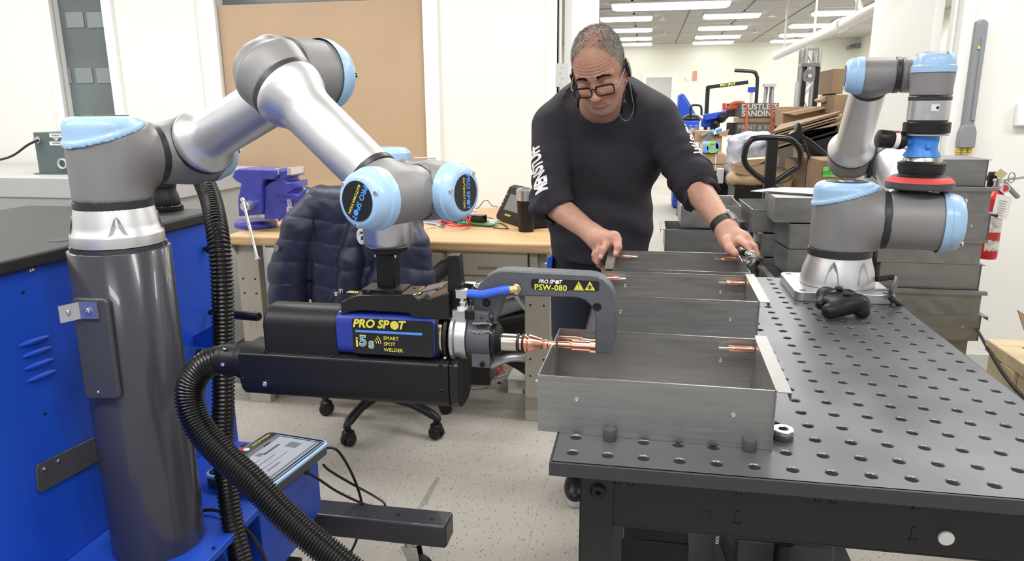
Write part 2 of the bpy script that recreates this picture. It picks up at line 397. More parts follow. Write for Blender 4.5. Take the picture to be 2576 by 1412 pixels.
# window openings of the partition wall
wl0, wl1 = at(150, 150, y=YW).x, at(278, 150, y=YW).x           # dark glass at the left
wz0 = at(170, 420, y=YW).z - .02
cb0, cb1 = at(566, 250, y=YW).x, at(1072, 250, y=YW).x; cbz = at(700, 473, y=YW).z
HT = 2.75; TH = .13
wb = G()
wb.bb(-5, wl0, YW, YW + TH, 0, HT); wb.bb(wl0, wl1, YW, YW + TH, 0, wz0); wb.bb(wl0, wl1, YW, YW + TH, 2.35, HT)
wb.bb(wl1, cb0, YW, YW + TH, 0, HT); wb.bb(cb0, cb1, YW, YW + TH, 0, cbz); wb.bb(cb0, cb1, YW, YW + TH, 2.35, HT)
wb.bb(cb1, XJ0, YW, YW + TH, 0, HT); wb.bb(XJ0, XJ1, YW, YW + TH, 2.25, HT); wb.bb(XJ1, 4.5, YW, YW + TH, 0, HT)
struct('wall_back', wb, M['wall'])
struct('ceiling', G().bb(-5, 4.5, -1.3, YW + TH, HT, HT + .1), M['wall'])
struct('wall_left', G().bb(-5.1, -5, -1.2, YW + TH, 0, HT), M['wall'])
struct('wall_right', G().bb(4.5, 4.6, -1.2, YW + TH, 0, HT), M['wall'])
def window(name, x0, x1, z0, z1, fw, mat):
    f = G(); y0, y1 = YW - .025, YW + .02
    f.bb(x0 - fw, x0, y0, y1, z0 - fw, z1 + fw); f.bb(x1, x1 + fw, y0, y1, z0 - fw, z1 + fw); f.bb(x0, x1, y0, y1, z0 - fw, z0); f.bb(x0, x1, y0, y1, z1, z1 + fw)
    return struct(name, f, mat, bevel=.004)
w1 = window('window_1', wl0, wl1, wz0, 2.35, .062, M['trim'])
g1 = pm('dark_window_glass', (.125, .15, .155), .08, spec=.6, var=.2, vs=2)
build(G().bb(wl0, wl1, YW + .05, YW + .058, wz0, 2.35), 'pane', g1, w1)
for (u, v) in ((188, 50), (241, 50), (157, 190), (211, 190), (264, 190)):  # reflections in the glass, painted as flat pale squares before the pane
    p = at(u, v, y=YW + .045); build(G().bb(p.x - .06, p.x + .06, p.y, p.y + .003, p.z - .045, p.z + .045), 'reflected_square', pm('painted_reflection', (.22, .25, .25), .5), w1)
w2 = window('window_2', cb0, cb1, cbz, 2.35, .085, M['trim'])
build(G().bb(cb0, cb1, YW + .07, YW + .078, cbz, 2.35), 'pane', g1, w2)
bz = at(800, 4, y=YW).z
bd = build(G().bb(cb0 + .006, cb1 - .006, YW + .01, YW + .022, cbz + .003, bz), 'tan_panel', M['cork'], w2, bevel=.002)
bd['label'] = 'large tan fibreboard panel filling the window above the workbench'
struct('trim_1', G().bb(at(515, 250, y=YW).x - .02, at(515, 250, y=YW).x + .0, YW - .012, YW, 0, HT), M['trim'])
# door opening: frame, two open leaves, hinge
fr = G()
for x, s in ((XJ0, -1), (XJ1, 1)):
    fr.bb(x - .055 * (s < 0) - .0, x + .055 * (s > 0), YW - .02, YW + TH + .02, 0, 2.25); fr.bb(x, x - .014 * s, YW + .05, YW + TH - .03, 0, 2.25)
fr.bb(XJ0, XJ1, YW - .021, YW + TH + .021, 2.2, 2.26)
struct('trim_2', fr, M['trim'], bevel=.004)
def leaf(name, x, ang, ln):
    d = struct(name, G().bb(0, .045, 0, ln, .01, 2.18), M['trim'], bevel=.003, org=(0, 0, 0)); d.location = (x, YW + TH + .035, 0); d.rotation_euler = (0, 0, math.radians(ang)); WP[d.name] = Vector((0, 0, 0))
    for z in (1.36,):
        hg = G().bb(-.003, .0, -.034, .045, z - .055, z + .055) if name == 'door_1' else G().bb(.045, .048, -.034, .04, z - .055, z + .055)
        for k in (-.035, -.012, .012, .035): hg.cyl((-.003 if name == 'door_1' else .048, .02, z + k), (-.005 if name == 'door_1' else .05, .02, z + k), .004, n=8)
        build(hg, 'hinge', M['alus'], d)
    return d
leaf('door_1', XJ0 + .02, -6, .86); leaf('door_2', XJ1 - .065, 4, .86)
hp = G(); p = at(1410, 190, y=YW + .02); hp.bb(XJ0 - .004, XJ0 + .062, YW - .024, YW - .020, p.z - .06, p.z + .06)
for dz, dx in ((-.042, .02), (-.014, .03), (.014, .02), (.042, .03)): hp.cyl((XJ0 + dx, YW - .027, p.z + dz), (XJ0 + dx, YW - .024, p.z + dz), .005, n=8)
h_ = build(hp, 'hinge', M['lgrey'], bpy.data.objects['trim_2'], smooth=False); h_['label'] = 'pale metal hinge plate on the left door frame'
# right wall trims
struct('trim_3', G().bb(XJ1 + .057, XJ1 + .072, YW - .012, YW - .0005, 0, 2.4), M['trim'], bevel=.003)
struct('baseboard_back', G().bb(-5, XJ0 - .06, YW - .012, YW, 0, .1).bb(XJ1 + .06, 4.5, YW - .012, YW, 0, .1), M['lgrey'])
# ---------------- the workshop beyond the doorway
YF = 16.0; ZC = at(1600, 112, y=YF).z; XR = at(2145, 105, y=YF).x + .1
dx0, dx1 = at(1625, 210, y=YF).x, at(1690, 210, y=YF).x; dz = at(1660, 195, y=YF).z
g = G(); g.bb(-5, dx0, YF, YF + .15, 0, ZC + .1); g.bb(dx0, dx1, YF, YF + .15, dz, ZC + .1); g.bb(dx1, XR, YF, YF + .15, 0, ZC + .1)
struct('wall_far', g, M['far'])
struct('wall_far_right', G().bb(XR, XR + .15, YW + TH, YF + .15, 0, ZC + .1), M['far'])
struct('wall_far_left', G().bb(-5.15, -5, YW + TH, YF + .15, 0, ZC + .1), M['far'])
ft = G(); ft.bb(dx0 - .09, dx0, YF - .02, YF, 0, dz + .09); ft.bb(dx1, dx1 + .12, YF - .02, YF, 0, dz + .09); ft.bb(dx0, dx1, YF - .02, YF, dz, dz + .09)
struct('trim_5', ft, M['trim'])
struct('wall_beyond', G().bb(dx0 - 1, dx1 + .8, YF + 2.4, YF + 2.5, 0, ZC), M['wall']); struct('floor_beyond', G().bb(dx0 - 1, dx1 + .8, YF, YF + 2.5, -.1, -.003), M['floor'])
a = at(1658, 240, y=YF + 1.2); build(G().bb(a.x - .25, a.x + .35, YF + 2.0, YF + 2.2, 1.05, 1.35), 'dark_monitor_far', M['blackm']); tag(bpy.data.objects['dark_monitor_far'], 'dark screen seen through the far doorway', 'screen'); bpy.data.objects['dark_monitor_far'].name = 'wall_screen'
struct('ceiling_workshop', G().bb(-5, XR, YW + TH, YF, ZC + .02, ZC + .12), M['ceil'])
ce = bpy.data.objects['ceiling_workshop']
# ceiling tiles 0.61 x 0.61: separate panels with recessed joints, shared mesh
tmh = None; step = .8
for i in range(int((XR + 1.6) // step)):
    for j in range(11):
        cx = -1.35 + i * step; cy = 7.6 + j * step
        if cy > YF - .3 or i * 11 + j > 290: continue
        if tmh is None:
            o = build(G().bb(-.385, .385, -.385, .385, -.02, 0), 'ceiling_tile', M['ceil'], ce, org=(0, 0, 0), bevel=.005); tmh = o
        else: o = tmh.copy(); COL.objects.link(o)
        o.location = Vector((cx, cy, ZC + .02)) - wpos(ce)
# fluorescent fixtures
fx = None; k = 0
lampcols = [((1548, 1640), (40,), -.648, .117), ]
rows = [(10.85, [(-.66, .12), (.89, 1.70), (2.45, 3.2)]), (12.55, [(-.62, .13), (.93, 1.73), (2.44, 3.2)]), (14.2, [(-.60, .14), (.98, 1.82), (2.55, 3.35)]), (15.5, [(-.60, .15), (1.01, 1.83), (2.6, 3.4)])]
rows.insert(0, (9.5, [(-.42, 1.12)]))
big = True
names = {0: 'left', 1: 'middle', 2: 'right'}; rn = ['', 'nearest row', 'second row', 'third row', 'farthest row']
for ri, (yy, cols) in enumerate(rows):
    for ci, (xa, xb) in enumerate(cols):
        lab = 'long bare fluorescent ceiling light hanging nearest the doorway' if ri == 0 else 'bright fluorescent ceiling light, %s column, %s in the workshop' % (names[ci], rn[ri])
        t = thing('ceiling_light', lab, 'lamp', ((xa + xb) / 2, yy, ZC - .06), 'fluorescent workshop ceiling lights')
        hw = (xb - xa) / 2; dp = .18 if ri else .26
        build(G().bb(t.location.x - hw - .01, t.location.x + hw + .01, yy - dp - .015, yy + dp + .015, ZC - .03, ZC - .002), 'frame', M['trim'], t)
        build(G().prism(rrect(2 * hw, 2 * dp, dp * .6), (t.location.x, yy, ZC - .06), (1, 0, 0), (0, 1, 0), .03), 'diffuser', M['lamp'], t)
# sprinkler heads & vent grilles
for (u, v, lb_) in ((1668, 41, 'left of the near middle lamp'), (1944, 32, 'right of the near middle lamp'), (1670, 80, 'deeper in the room, left of the middle lamps'), (1900, 74, 'deeper in the room, right of the middle lamps')):
    p = at(u, v, z=ZC); s_ = build(G().cyl((p.x, p.y, ZC), (p.x, p.y, ZC - .05), .02, n=8).cyl((p.x, p.y, ZC - .05), (p.x, p.y, ZC - .055), .06, n=10), 'sprinkler_head', M['trim'])
    tag(s_, 'small white ceiling sprinkler head, ' + lb_, 'sprinkler', 'ceiling sprinkler heads')
for (u, v, l) in ((1500, 26, 'dark slotted air vent left of the nearest ceiling light'), (2072, 70, 'dark air vent between right hand ceiling lights')):
    p = at(u, v, z=ZC); tag(build(G().bb(p.x - .22, p.x + .22, p.y - .15, p.y + .15, ZC - .012, ZC - .001), 'air_vent', M['racegrey']), l, 'vent')
# ceiling pipe
pa, pb = at(1952, 142, t=9.8), at(2262, -8, t=6.0)
cp = thing('ceiling_pipe', 'long white sprinkler pipe running diagonally under the workshop ceiling', 'pipe', pa)
build(G().cyl(pa, pb, .052, .052, 16), 'pipe', M['trim'], cp)
q = pa.lerp(pb, .62); build(G().cyl(q, q + (pb - pa).normalized() * .16, .07, n=16), 'coupling', M['trim'], cp)
for tt in (.1, .42, .75): 
    q = pa.lerp(pb, tt); build(G().cyl(q, (q.x, q.y, ZC), .012, n=6), 'hanger_rod', M['trim'], cp)
q = pa.lerp(pb, .8); build(G().cyl(q, at(2150, -20, t=q.y + .9), .025, n=8), 'branch_pipe', M['trim'], cp)
# wall alarm sign and sensor
p = at(1748, 191, y=YF); tag(build(G().bb(p.x - .045, p.x + .045, YF - .03, YF, p.z - .1, p.z + .1), 'alarm_strobe', pm('pale_red', (.62, .28, .24), .5), bevel=.005), 'small pale red alarm strobe on the far wall', 'alarm')
p = at(1730, 196, y=YF); tag(build(G().cyl((p.x, YF, p.z), (p.x, YF - .04, p.z), .05, n=14), 'wall_sensor', M['trim']), 'small round white sensor on the far wall beside the alarm', 'sensor')
# ================================================================ robot arms
def housing(name, parent, mat, cyls, lo_pad=.02, h=.004, k=.022, cut=None, e=.012):
    """smoothly blended union of cylinders (a,b,r); cut=(point,normal) keeps the side below the plane"""
    pts = np.array([A_(c[i]) for c in cyls for i in (0, 1)]); R = max(c[2] for c in cyls)
    def fn(p):
        d = U([s_cyl(p, c[0], c[1], c[2], c[3] if len(c) > 3 else e) for c in cyls], k)
        if cut is not None: d = np.maximum(d, (p - A_(cut[0])) @ A_(cut[1]))
        return d
    me = sdf_mesh(fn, pts.min(0) - R - lo_pad, pts.max(0) + R + lo_pad, h, name)
    return link(me, name, parent, mat, angle=50)
def screw(parent, p, n, r=.005, mat='chrome', name='screw'):
    n = nrm(n); p = Vector(p); return build(G().lathe([(r * 1.0, 0), (r, r * .5), (r * .8, r * .75), (r * .45, r * .75), (r * .45, r * .2), (0, r * .2)], p, n, 12, caps=False), name, M[mat], parent)
def cap_disc(parent, c, n, r, L, upv, txt=True, disc=True, screws=3, dr=.62):
    """domed light-blue end cap; c = seam centre, n = outward"""
    n = nrm(n); c = Vector(c)
    o = build(G().lathe([(r * 1.06, -.012), (r * 1.07, -.004), (r * 1.06, .003), (r * 1.0, .006), (r * .985, L * .45), (r * .93, L * .75), (r * .84, L * .93), (r * .72, L), (0, L)], c, n, 48, caps=False), 'end_cap', M['urblue'], parent)
    if disc: build(G().lathe([(r * dr, -.001), (r * dr, .0012), (0, .0012)], c + n * L, n, 40, caps=False), 'cap_disc', M['label'], o)
    x = nrm(upv); x = (x - n * x.dot(n)).normalized(); y = n.cross(x)
    for k in range(screws):
        a = math.radians(20 + 120 * k); q = c + n * (L * .90) + (x * math.cos(a) + y * math.sin(a)) * r * .83; screw(o, q, n, r * .085)
    if txt:   # lettering reads along x
        right = x; upt = n.cross(right)
        q = c + n * (L + .0014)
        logo(o, q + upt * r * .13, r * .20, right, upt, M['lblue'], shear=0, bold=.02, sx=1.0)
        text('AUTOMATION', r * .15, M['yellow'], o, q - upt * r * .12, right, upt, bold=.01, spacing=1.15)
    return o
def band(parent, c, n, r, w_, name='dark_band'):
    n = nrm(n); c = Vector(c); return build(G().lathe([(r * .98, -w_ / 2 - .001), (r, -w_ / 2), (r, w_ / 2), (r * .98, w_ / 2 + .001)], c, n, 48), name, M['urdark'], parent)
def base_foot(parent, B, s, front):
    B = Vector(B)
    o = build(G().lathe([(.088 * s, 0), (.0955 * s, .001), (.0955 * s, .022 * s), (.0945 * s, .027 * s), (.090 * s, .032 * s), (.0865 * s, .045 * s), (.081 * s, .082 * s), (.079 * s, .088 * s), (.078 * s, .094 * s)], B, (0, 0, 1), 64), 'base_foot', M['alu'], parent)
    f0 = math.atan2(front[1], front[0])
    for k in range(4):   # tapered bolt pockets
        a = f0 + math.pi / 2 * k; d = Vector((math.cos(a), math.sin(a), 0)); t = Vector((-d.y, d.x, 0))
        g = G(); zb, zt = .026 * s, .068 * s
        A = B + d * .0925 * s + Vector((0, 0, zb)); T_ = B + d * .0855 * s + Vector((0, 0, zt)); I_ = B + d * .078 * s + Vector((0, 0, zb + .001))
        n_ = 6; left = []; right = []
        for i in range(n_ + 1):
            q = i / n_; wd = .019 * s * (1 - q) ** .6 * (1 - .35 * q) + .0015 * s; c_ = A.lerp(T_, q)
            left.append(c_ - t * wd); right.append(c_ + t * wd)
        m_ = [A.lerp(T_, i / n_) - d * .004 * s for i in range(n_ + 1)]
        vs = left + m_ + right; fs = []
        for i in range(n_): fs += [(i, i + 1, n_ + 2 + i, n_ + 1 + i), (n_ + 1 + i, n_ + 2 + i, 2 * n_ + 3 + i, 2 * n_ + 2 + i)]
        g.add(vs, fs); build(g, 'bolt_pocket', M['alus'], o)
        screw(o, A - d * .007 * s + Vector((0, 0, .0005)), (0, 0, 1), .0045 * s)
    return o
ZU = Vector((0, 0, 1))
# ---- large arm on the pillar
CAMV = Vector(CAM_LOC)
def sc(p, s=.9): return CAMV + (Vector(p) - CAMV) * s
n1 = Vector((.381, .925, 0)).normalized(); m1 = Vector((.925, -.381, 0)).normalized()
B1 = sc((-1.072, .448, 1.100)); S1 = sc((-1.072, .448, 1.291)); A1 = sc((-1.0, .623, 1.291)); D1 = sc((-.623, .358, 1.458)); J1 = sc((-.584, .452, 1.458))
E4 = sc((-.346, .244, 1.241)); E5 = sc((-.307, .338, 1.241)); E6 = sc((-.408, .379, 1.241)); T1 = sc((-.408, .379, 1.122))
arm = thing('robot_arm', 'large grey six-joint robot arm with light blue caps bolted on the dark pillar', 'robot arm', B1)
fv = (CAMV - B1); base_foot(arm, B1, .9, (fv.x, fv.y))
zr0, zr1 = at(285, 521, y=B1.y).z, at(285, 503, y=B1.y).z
rb = .0715
band(arm, (B1.x, B1.y, (zr0 + zr1) / 2), ZU, rb * 1.02, .013)
ztop = S1.z + .079; slope = .30
pl = nrm(ZU - Vector((n1.x, n1.y, 0)) * slope); pc = S1 + Vector((0, 0, .044))
housing('shoulder_housing', arm, M['urgrey'], [((B1.x, B1.y, zr1), (S1.x, S1.y, ztop), rb, .003), (tuple(S1), tuple(S1 + n1 * .085), .064, .002)], k=.035, cut=(tuple(pc), tuple(pl)))
def slant_cap(parent, S, r, pc, pl, ztop, n, txt_dir):
    pc2 = A_(pc); plv = A_(pl)
    def fn(p):
        d = s_cyl(p, (S.x, S.y, S.z - .1), (S.x, S.y, ztop), r * 1.01, e=.022)
        d2 = s_cyl(p, (S.x, S.y, S.z - .1), (S.x, S.y, ztop), r * 1.055, e=.02)
        h = (p - pc2) @ plv
        body = np.maximum(d, -h); lip = np.maximum(d2, np.abs(h - .003) - .005)
        for a in (.6, 2.7, 4.8):
            q = (S.x + r * .95 * math.cos(a), S.y + r * .95 * math.sin(a), ztop - .004); body = smax(body, -s_cyl(p, q, (q[0], q[1], q[2] + .03), .0075, .001), .003)
        return smin(body, lip, .004)
    me = sdf_mesh(fn, (S.x - r * 1.2, S.y - r * 1.2, S.z - .06), (S.x + r * 1.2, S.y + r * 1.2, ztop + .012), .0032, 'end_cap')
    o = link(me, 'end_cap', parent, M['urblue'], angle=50)
    build(G().lathe([(r * .66, 0), (r * .66, .0015), (0, .0015)], (S.x, S.y, ztop), ZU, 40, caps=False), 'cap_disc', M['label'], o)
    return o
sc1 = slant_cap(arm, S1, rb, pc, pl, ztop, n1, None)
text('PRO SPOT', .018, M['lblue'], sc1, (S1.x, S1.y + .008, ztop + .0018), (1, .1, 0), (-.1, 1, 0), bold=.02)
text('AUTOMATION', .010, M['yellow'], sc1, (S1.x, S1.y - .012, ztop + .0018), (1, .1, 0), (-.1, 1, 0), bold=.01)
band(arm, S1 + n1 * .0885, n1, .0655, .013)
u1 = (J1 - A1).normalized(); L1 = (J1 - A1).length
housing('upper_arm_joint_housing', arm, M['urgrey'], [(tuple(S1 + n1 * .095), tuple(A1 + n1 * .06), .063, .002), (tuple(A1), tuple(A1 + u1 * .062), .0655, .002)], k=.03)
cap_disc(arm, A1 + n1 * .062, n1, .063, .035, u1, txt=False)
band(arm, A1 + u1 * .066, u1, .0695, .010)
build(G().lathe([(.0685, .070), (.0695, .074), (.0695, .082), (.066, .088), (.054, .106), (.0505, .118), (.0495, .13), (.0485, L1 - .07), (.052, L1 - .058), (.057, L1 - .05), (.057, L1 - .03)], A1, u1, 64), 'upper_arm_tube', M['alu'], arm)
u2 = (E4 - D1).normalized(); L2 = (E4 - D1).length
housing('elbow_outer_housing', arm, M['urgrey'], [(tuple(J1 - n1 * .055), tuple(J1 + n1 * .030), .0620, .003), (tuple(J1), tuple(J1 - u1 * .04), .056, .003)], k=.03)
cap_disc(arm, J1 + n1 * .032, n1, .0620, .032, u1, txt=False)
band(arm, J1 - n1 * .060, n1, .0625, .011)
def dome(p):
    d = U([s_ell(p, D1 - n1 * .002, (.0575, .0575, .0575)), s_cyl(p, D1, D1 + n1 * .026, .0610, .002), s_cyl(p, D1, D1 + u2 * .045, .0595, .002)], .018); return d
me = sdf_mesh(dome, A_(D1) - .11, A_(D1) + .11, .0035, 'elbow_housing'); link(me, 'elbow_housing', arm, M['urgrey'], angle=50)
band(arm, D1 + u2 * .050, u2, .0610, .010)
build(G().lathe([(.0600, .054), (.0610, .057), (.0600, .066), (.056, .080), (.0475, .096), (.0445, .108), (.0435, .12), (.0415, L2 - .052), (.043, L2 - .05)], D1, u2, 64), 'forearm_tube', M['alu'], arm)
band(arm, E4 - u2 * .05, u2, .0445, .009)
rw = .0455
housing('wrist_housing', arm, M['urgrey'], [(tuple(E4 - n1 * .045), tuple(E4 + n1 * .058), rw, .002), (tuple(E4), tuple(E4 - u2 * .044), .043, .002)], k=.02, h=.003)
tx = (at(935, 540, t=1.1) - at(920, 470, t=1.1))
cap_disc(arm, E4 - n1 * .048, -n1, rw * 1.02, .030, Vector((0, 0, -1)) - m1 * .55, dr=.66)
band(arm, E4 + n1 * .062, n1, rw * 1.02, .009)
housing('wrist_housing', arm, M['urgrey'], [(tuple(E4 + n1 * .067), tuple(E5 + n1 * .045), rw, .008), (tuple(E5 - m1 * .04), tuple(E5 + m1 * .054), rw, .003)], k=.02, h=.003)
cap_disc(arm, E5 + m1 * .056, m1, rw * 1.0, .019, (0, 0, -1), dr=.66)
housing('wrist_housing', arm, M['urgrey'], [(tuple(E6 + ZU * .055), tuple(E6 - ZU * .045), .043, .004), (tuple(E6), tuple(E5 - m1 * .035), .043, .003)], k=.02, h=.003)
cap_disc(arm, E6 + ZU * .057, ZU, .043, .012, n1, txt=False, disc=False, screws=0)
tz0 = at(980, 620, y=T1.y).z; tz1 = at(980, 556, y=T1.y).z
band(arm, (T1.x, T1.y, tz1 + .004), ZU, .041, .008)
tf = build(G().lathe([(.036, tz0), (.039, tz0 + .002), (.043, tz0 + .006), (.0445, tz0 + .011), (.0445, tz1)], (T1.x, T1.y, 0), ZU, 56), 'tool_flange', M['alus'], arm)
p = at(912, 596, y=T1.y - .005); g = G(); g.tube(smooth_path([p + Vector((.008, 0, .010)), p + Vector((-.004, 0, .012)), p + Vector((-.008, 0, 0)), p + Vector((-.003, 0, -.011)), p + Vector((.006, 0, -.008))], 5), .0032, 8); g.tube(smooth_path([p + Vector((.010, -.004, .004)), p + Vector((0, -.006, .004)), p + Vector((-.002, -.006, -.006)), p + Vector((.006, -.004, -.008))], 5), .002, 6)
build(g, 'cable_clip', M['white'], tf)
# ================================================================ spot welding gun
GY = .215
gun = thing('welding_gun', 'black and blue spot welding gun with grey C-shaped arm held by the large robot', 'welder', (T1.x, GY, .9))
def gx(u, v=840, y=GY): return at(u, v, y=y).x
def gz(u, v, y=GY): return at(u, v, y=y).z
def PX(pts, y): return [(at(u, v, y=y).x, at(u, v, y=y).z) for u, v in pts]
def yz_prism(name, poly, x0, x1, mat, parent, bevel=.002, **k):   # polygon in (y,z) swept along x
    return build(G().prism(poly, (x0, 0, 0), (0, 1, 0), (0, 0, 1), x1 - x0), name, mat, parent, bevel=bevel, **k)
# black lower shroud
yf = GY - .045; yb = GY + .050
x0, x1 = gx(603, 960, yf), gx(1128, 960, yf); zt = gz(860, 906, yf); zb = gz(860, 1020, yf)
prof = [(yf, zt), (yf, zb + .034), (yf + .004, zb + .018), (yf + .014, zb + .006), (yf + .028, zb), (yb - .028, zb), (yb - .012, zb + .006), (yb, zb + .024), (yb, zt), (yb - .016, zt + .008), (yf + .014, zt + .008)]
sh = yz_prism('lower_shroud', prof, x0, x1, M['blackm'], gun, .003)
yz_prism('shroud_end_plate', [(y * .985 + GY * .015, z) for y, z in prof], x1 + .0005, x1 + .018, M['gloss'], sh, .002)
for u, v, nm in ((667, 966, 'chrome'),): screw(sh, at(u, v, y=yf), (0, -1, 0), .005, nm)
for u, v in ((612, 952), (1112, 983), (1109, 920)): screw(sh, at(u, v, y=yf), (0, -1, 0), .0035, 'blackm')
for u, v in ((670, 895), (838, 903)): 
    q = at(u, v, y=yf + .008); q.z = zt + .004; screw(sh, q, (0, -.5, .85), .0045, 'blackm')
# hose coupling on the shroud's rear
zc = (zt + zb) / 2 + .014; xc = x0
cpl = G().lathe([(.034, 0), (.037, .003), (.037, .012), (.034, .018), (.031, .026), (.0315, .05), (.029, .053), (.029, .062)], (xc, GY, zc), (-1, 0, 0), 32)
cpo = build(cpl, 'hose_coupling', M['black'], gun)
for a in (-.9, .1): screw(cpo, (xc - .040, GY - .031 * math.cos(a), zc + .031 * math.sin(a) * -1 + .004), (0, -math.cos(a), -math.sin(a) * -1), .004)
# black rear housing
ry = GY - .038
x2, x3 = gx(660, 840, ry), gx(850, 840, ry); z2, z3 = gz(760, 893, ry), gz(760, 787, ry)
yz_prism('rear_housing', [(ry, z2 - .01), (ry, z3 - .026), (ry + .006, z3 - .012), (ry + .018, z3 - .002), (ry + .03, z3 + .004), (ry + .055, z3 + .004), (ry + .074, z3 - .008), (ry + .08, z3 - .03), (ry + .08, z2 - .01)], x2, x3, M['black'], gun, .006)
# blue barrel with label
by = GY - .041
x4, x5 = gx(846, 850, by), gx(1094, 850, by); z4, z5 = gz(980, 902, by), gz(980, 795, by); zm = (z4 + z5) / 2; hh = (z5 - z4) / 2
prof = [(GY + p_[0], zm + p_[1]) for p_ in rrect(.082, 2 * hh, .020, 6)]
bl = yz_prism('blue_barrel', prof, x4, x5, M['blued'], gun, .0015)
yz_prism('barrel_end_ring', [(GY + p_[0] * 1.0, zm + p_[1] * 1.0) for p_ in rrect(.0825, 2 * hh + .001, .0205, 6)], x5, x5 + .006, M['black'], bl, 0)
xa, xb = gx(888, 850, by), gx(1090, 850, by); za, zb_ = zm - hh * .84, zm + hh * .80
lb = build(G().prism([(p_[0] + (xa + xb) / 2, p_[1] + (za + zb_) / 2) for p_ in rrect(xb - xa, zb_ - za, .004)], (0, by + .003, 0), (1, 0, 0), (0, 0, 1), .0042), 'label_plate', M['label'], bl)
ly = by - .0016; LU = dict(ux=(1, 0, 0), uy=(0, 0, 1))
def gp(u, v): return at(u, v, y=ly)
h1 = (gz(900, 806, ly) - gz(900, 826, ly))
logo(lb, gp(955, 817), h1 * 1.02, (1, 0, 0), (0, 0, 1), M['yellow'], bold=.035, sx=1.0)
a, b = gp(894, 832), gp(1062, 842); zz = (a.z + b.z) / 2
build(G().bb(a.x, b.x, ly - .0003, ly, zz - .0022, zz + .0022), 'printed_stripe', M['lblue'], lb)
text('i', h1 * 1.8, M['yellow'], lb, gp(898, 861), bold=.02, **LU)
for s_, u_, v_, k_ in (('5', 913, 859, 1.85), ('s', 934, 865, 1.75)):
    text(s_, h1 * k_, M['yellow'], lb, gp(u_, v_), bold=.055, **LU); text(s_, h1 * k_, M['lblue'], lb, gp(u_, v_) - Vector((0, .0004, 0)), bold=.012, **LU)
for k, r_ in enumerate((.0065, .0105, .0145)):
    c_ = gp(938, 862); pts = [c_ + Vector((math.cos(a_) * r_, 0, math.sin(a_) * r_)) for a_ in np.linspace(-.15, .95, 8)]; build(G().tube(pts, .0007, 5), 'lettering', M['yellow'], lb)
text('SMART\nSPOT\nWELDER', h1 * .62, M['yellow'], lb, gp(965, 866), (1, 0, 0), (0, 0, 1), align='LEFT', lines=1.18, bold=.005)
# top housing
ty = GY - .034
top = PX([(857, 796), (857, 760), (888, 746), (905, 742), (1040, 742), (1052, 752), (1078, 755), (1128, 738), (1130, 806), (1040, 802), (1028, 790), (1010, 788), (905, 782), (880, 786), (868, 792)], ty)
tp = build(G().prism(top, (0, ty, 0), (1, 0, 0), (0, 0, 1), -.066), 'top_housing', M['gloss'], gun, bevel=.002)
for u, v in ((885, 748),): pass
zt2 = at(900, 744, y=ty).z
text('SPOT\nWELD', .008, M['yellow'], tp, (gx(905), ty + .014, zt2 + .0022), (1, 0, 0), (0, 1, 0), bold=.02, lines=.8)
for u, dy in ((866, .01), (866, .03), (945, .012), (1000, .012), (1012, .045), (1040, .05)):
    build(G().lathe([(.004, 0), (.004, .005), (.003, .006)], (gx(u), ty + dy, zt2 - (.004 if u < 900 else -.000)), ZU, 12), 'screw', M['chrome' if u < 900 else 'blackm'], tp)
R_ = Euler((0, math.radians(-14), 0)).to_matrix()
scr = build(G().box((gx(1098), ty + .034, at(1098, 743, y=ty).z + .006), (.04, .045, .003), R_), 'touch_display', pm('display_grey', (.10, .11, .14), .12), tp, bevel=.001)
build(G().box((gx(1060), ty + .034, at(1060, 752, y=ty).z + .004), (.012, .035, .001)), 'yellow_label', M['yellow'], tp)
# mounting post to the robot
post = G(); zt3 = zt2 + .002; ztf = tz0
post.box((T1.x, (T1.y + GY) / 2 + .008, (zt3 + ztf - .006) / 2), (.034, .034, ztf - .012 - zt3))
build(post, 'mounting_post', M['black'], gun, bevel=.003)
build(G().lathe([(.033, ztf - .010), (.035, ztf - .008), (.035, ztf - .001), (.033, ztf)], (T1.x, T1.y, 0), ZU, 40), 'mounting_disc', M['blackm'], gun)
for a in range(4):
    t_ = math.radians(45 + 90 * a); build(G().lathe([(.004, 0), (.004, -.006)], (T1.x + .026 * math.cos(t_), T1.y + .026 * math.sin(t_), ztf - .010), ZU, 10), 'screw', M['chrome'], gun)
build(G().box((T1.x, GY + .01, zt3 + .002), (.075, .05, .006)), 'post_foot', M['black'], gun, bevel=.0015)
# barrel front: nickel ring, black bracket, aluminium block, collar, spindle, electrodes
ax = zm = gz(1400, 862, GY)
zA = gz(1112, 856, GY - .03); 
nickel = G().lathe([(.0395, 0), (.0395, gx(1124) - gx(1095))], (gx(1095), GY, zA), (1, 0, 0), 48); build(nickel, 'nickel_ring', M['nickel'], gun)
for v in (825, 900): screw(gun, at(1120, v, y=GY - .035), (0, -1, 0), .003)
bk = PX([(1127, 915), (1122, 880), (1122, 800), (1128, 680), (1121, 678), (1121, 655), (1126, 645), (1152, 643), (1155, 650), (1158, 700), (1165, 745), (1167, 800), (1160, 800), (1158, 915)], GY - .012)
build(G().prism(bk, (0, GY - .012, 0), (1, 0, 0), (0, 0, 1), -.026), 'black_bracket', M['blackm'], gun, bevel=.0015)
build(G().lathe([(.042, 0), (.046, .002), (.046, .008)], (gx(1127), GY, zA), (1, 0, 0), 48), 'black_disc', M['blackm'], gun)
build(G().lathe([(.044, 0), (.0455, .002), (.0455, .007), (.041, .010), (.040, .028)], (gx(1143), GY, zA), (1, 0, 0), 48), 'aluminium_disc', M['alus'], gun)
bz0, bz1 = gz(1170, 890, GY - .024), gz(1170, 782, GY - .024)
build(G().bb(gx(1146), gx(1182), GY - .024, GY + .024, bz0 + .01, bz1), 'aluminium_block', M['alus'], gun, bevel=.002)
ca, cb_ = gx(1183), gx(1240)
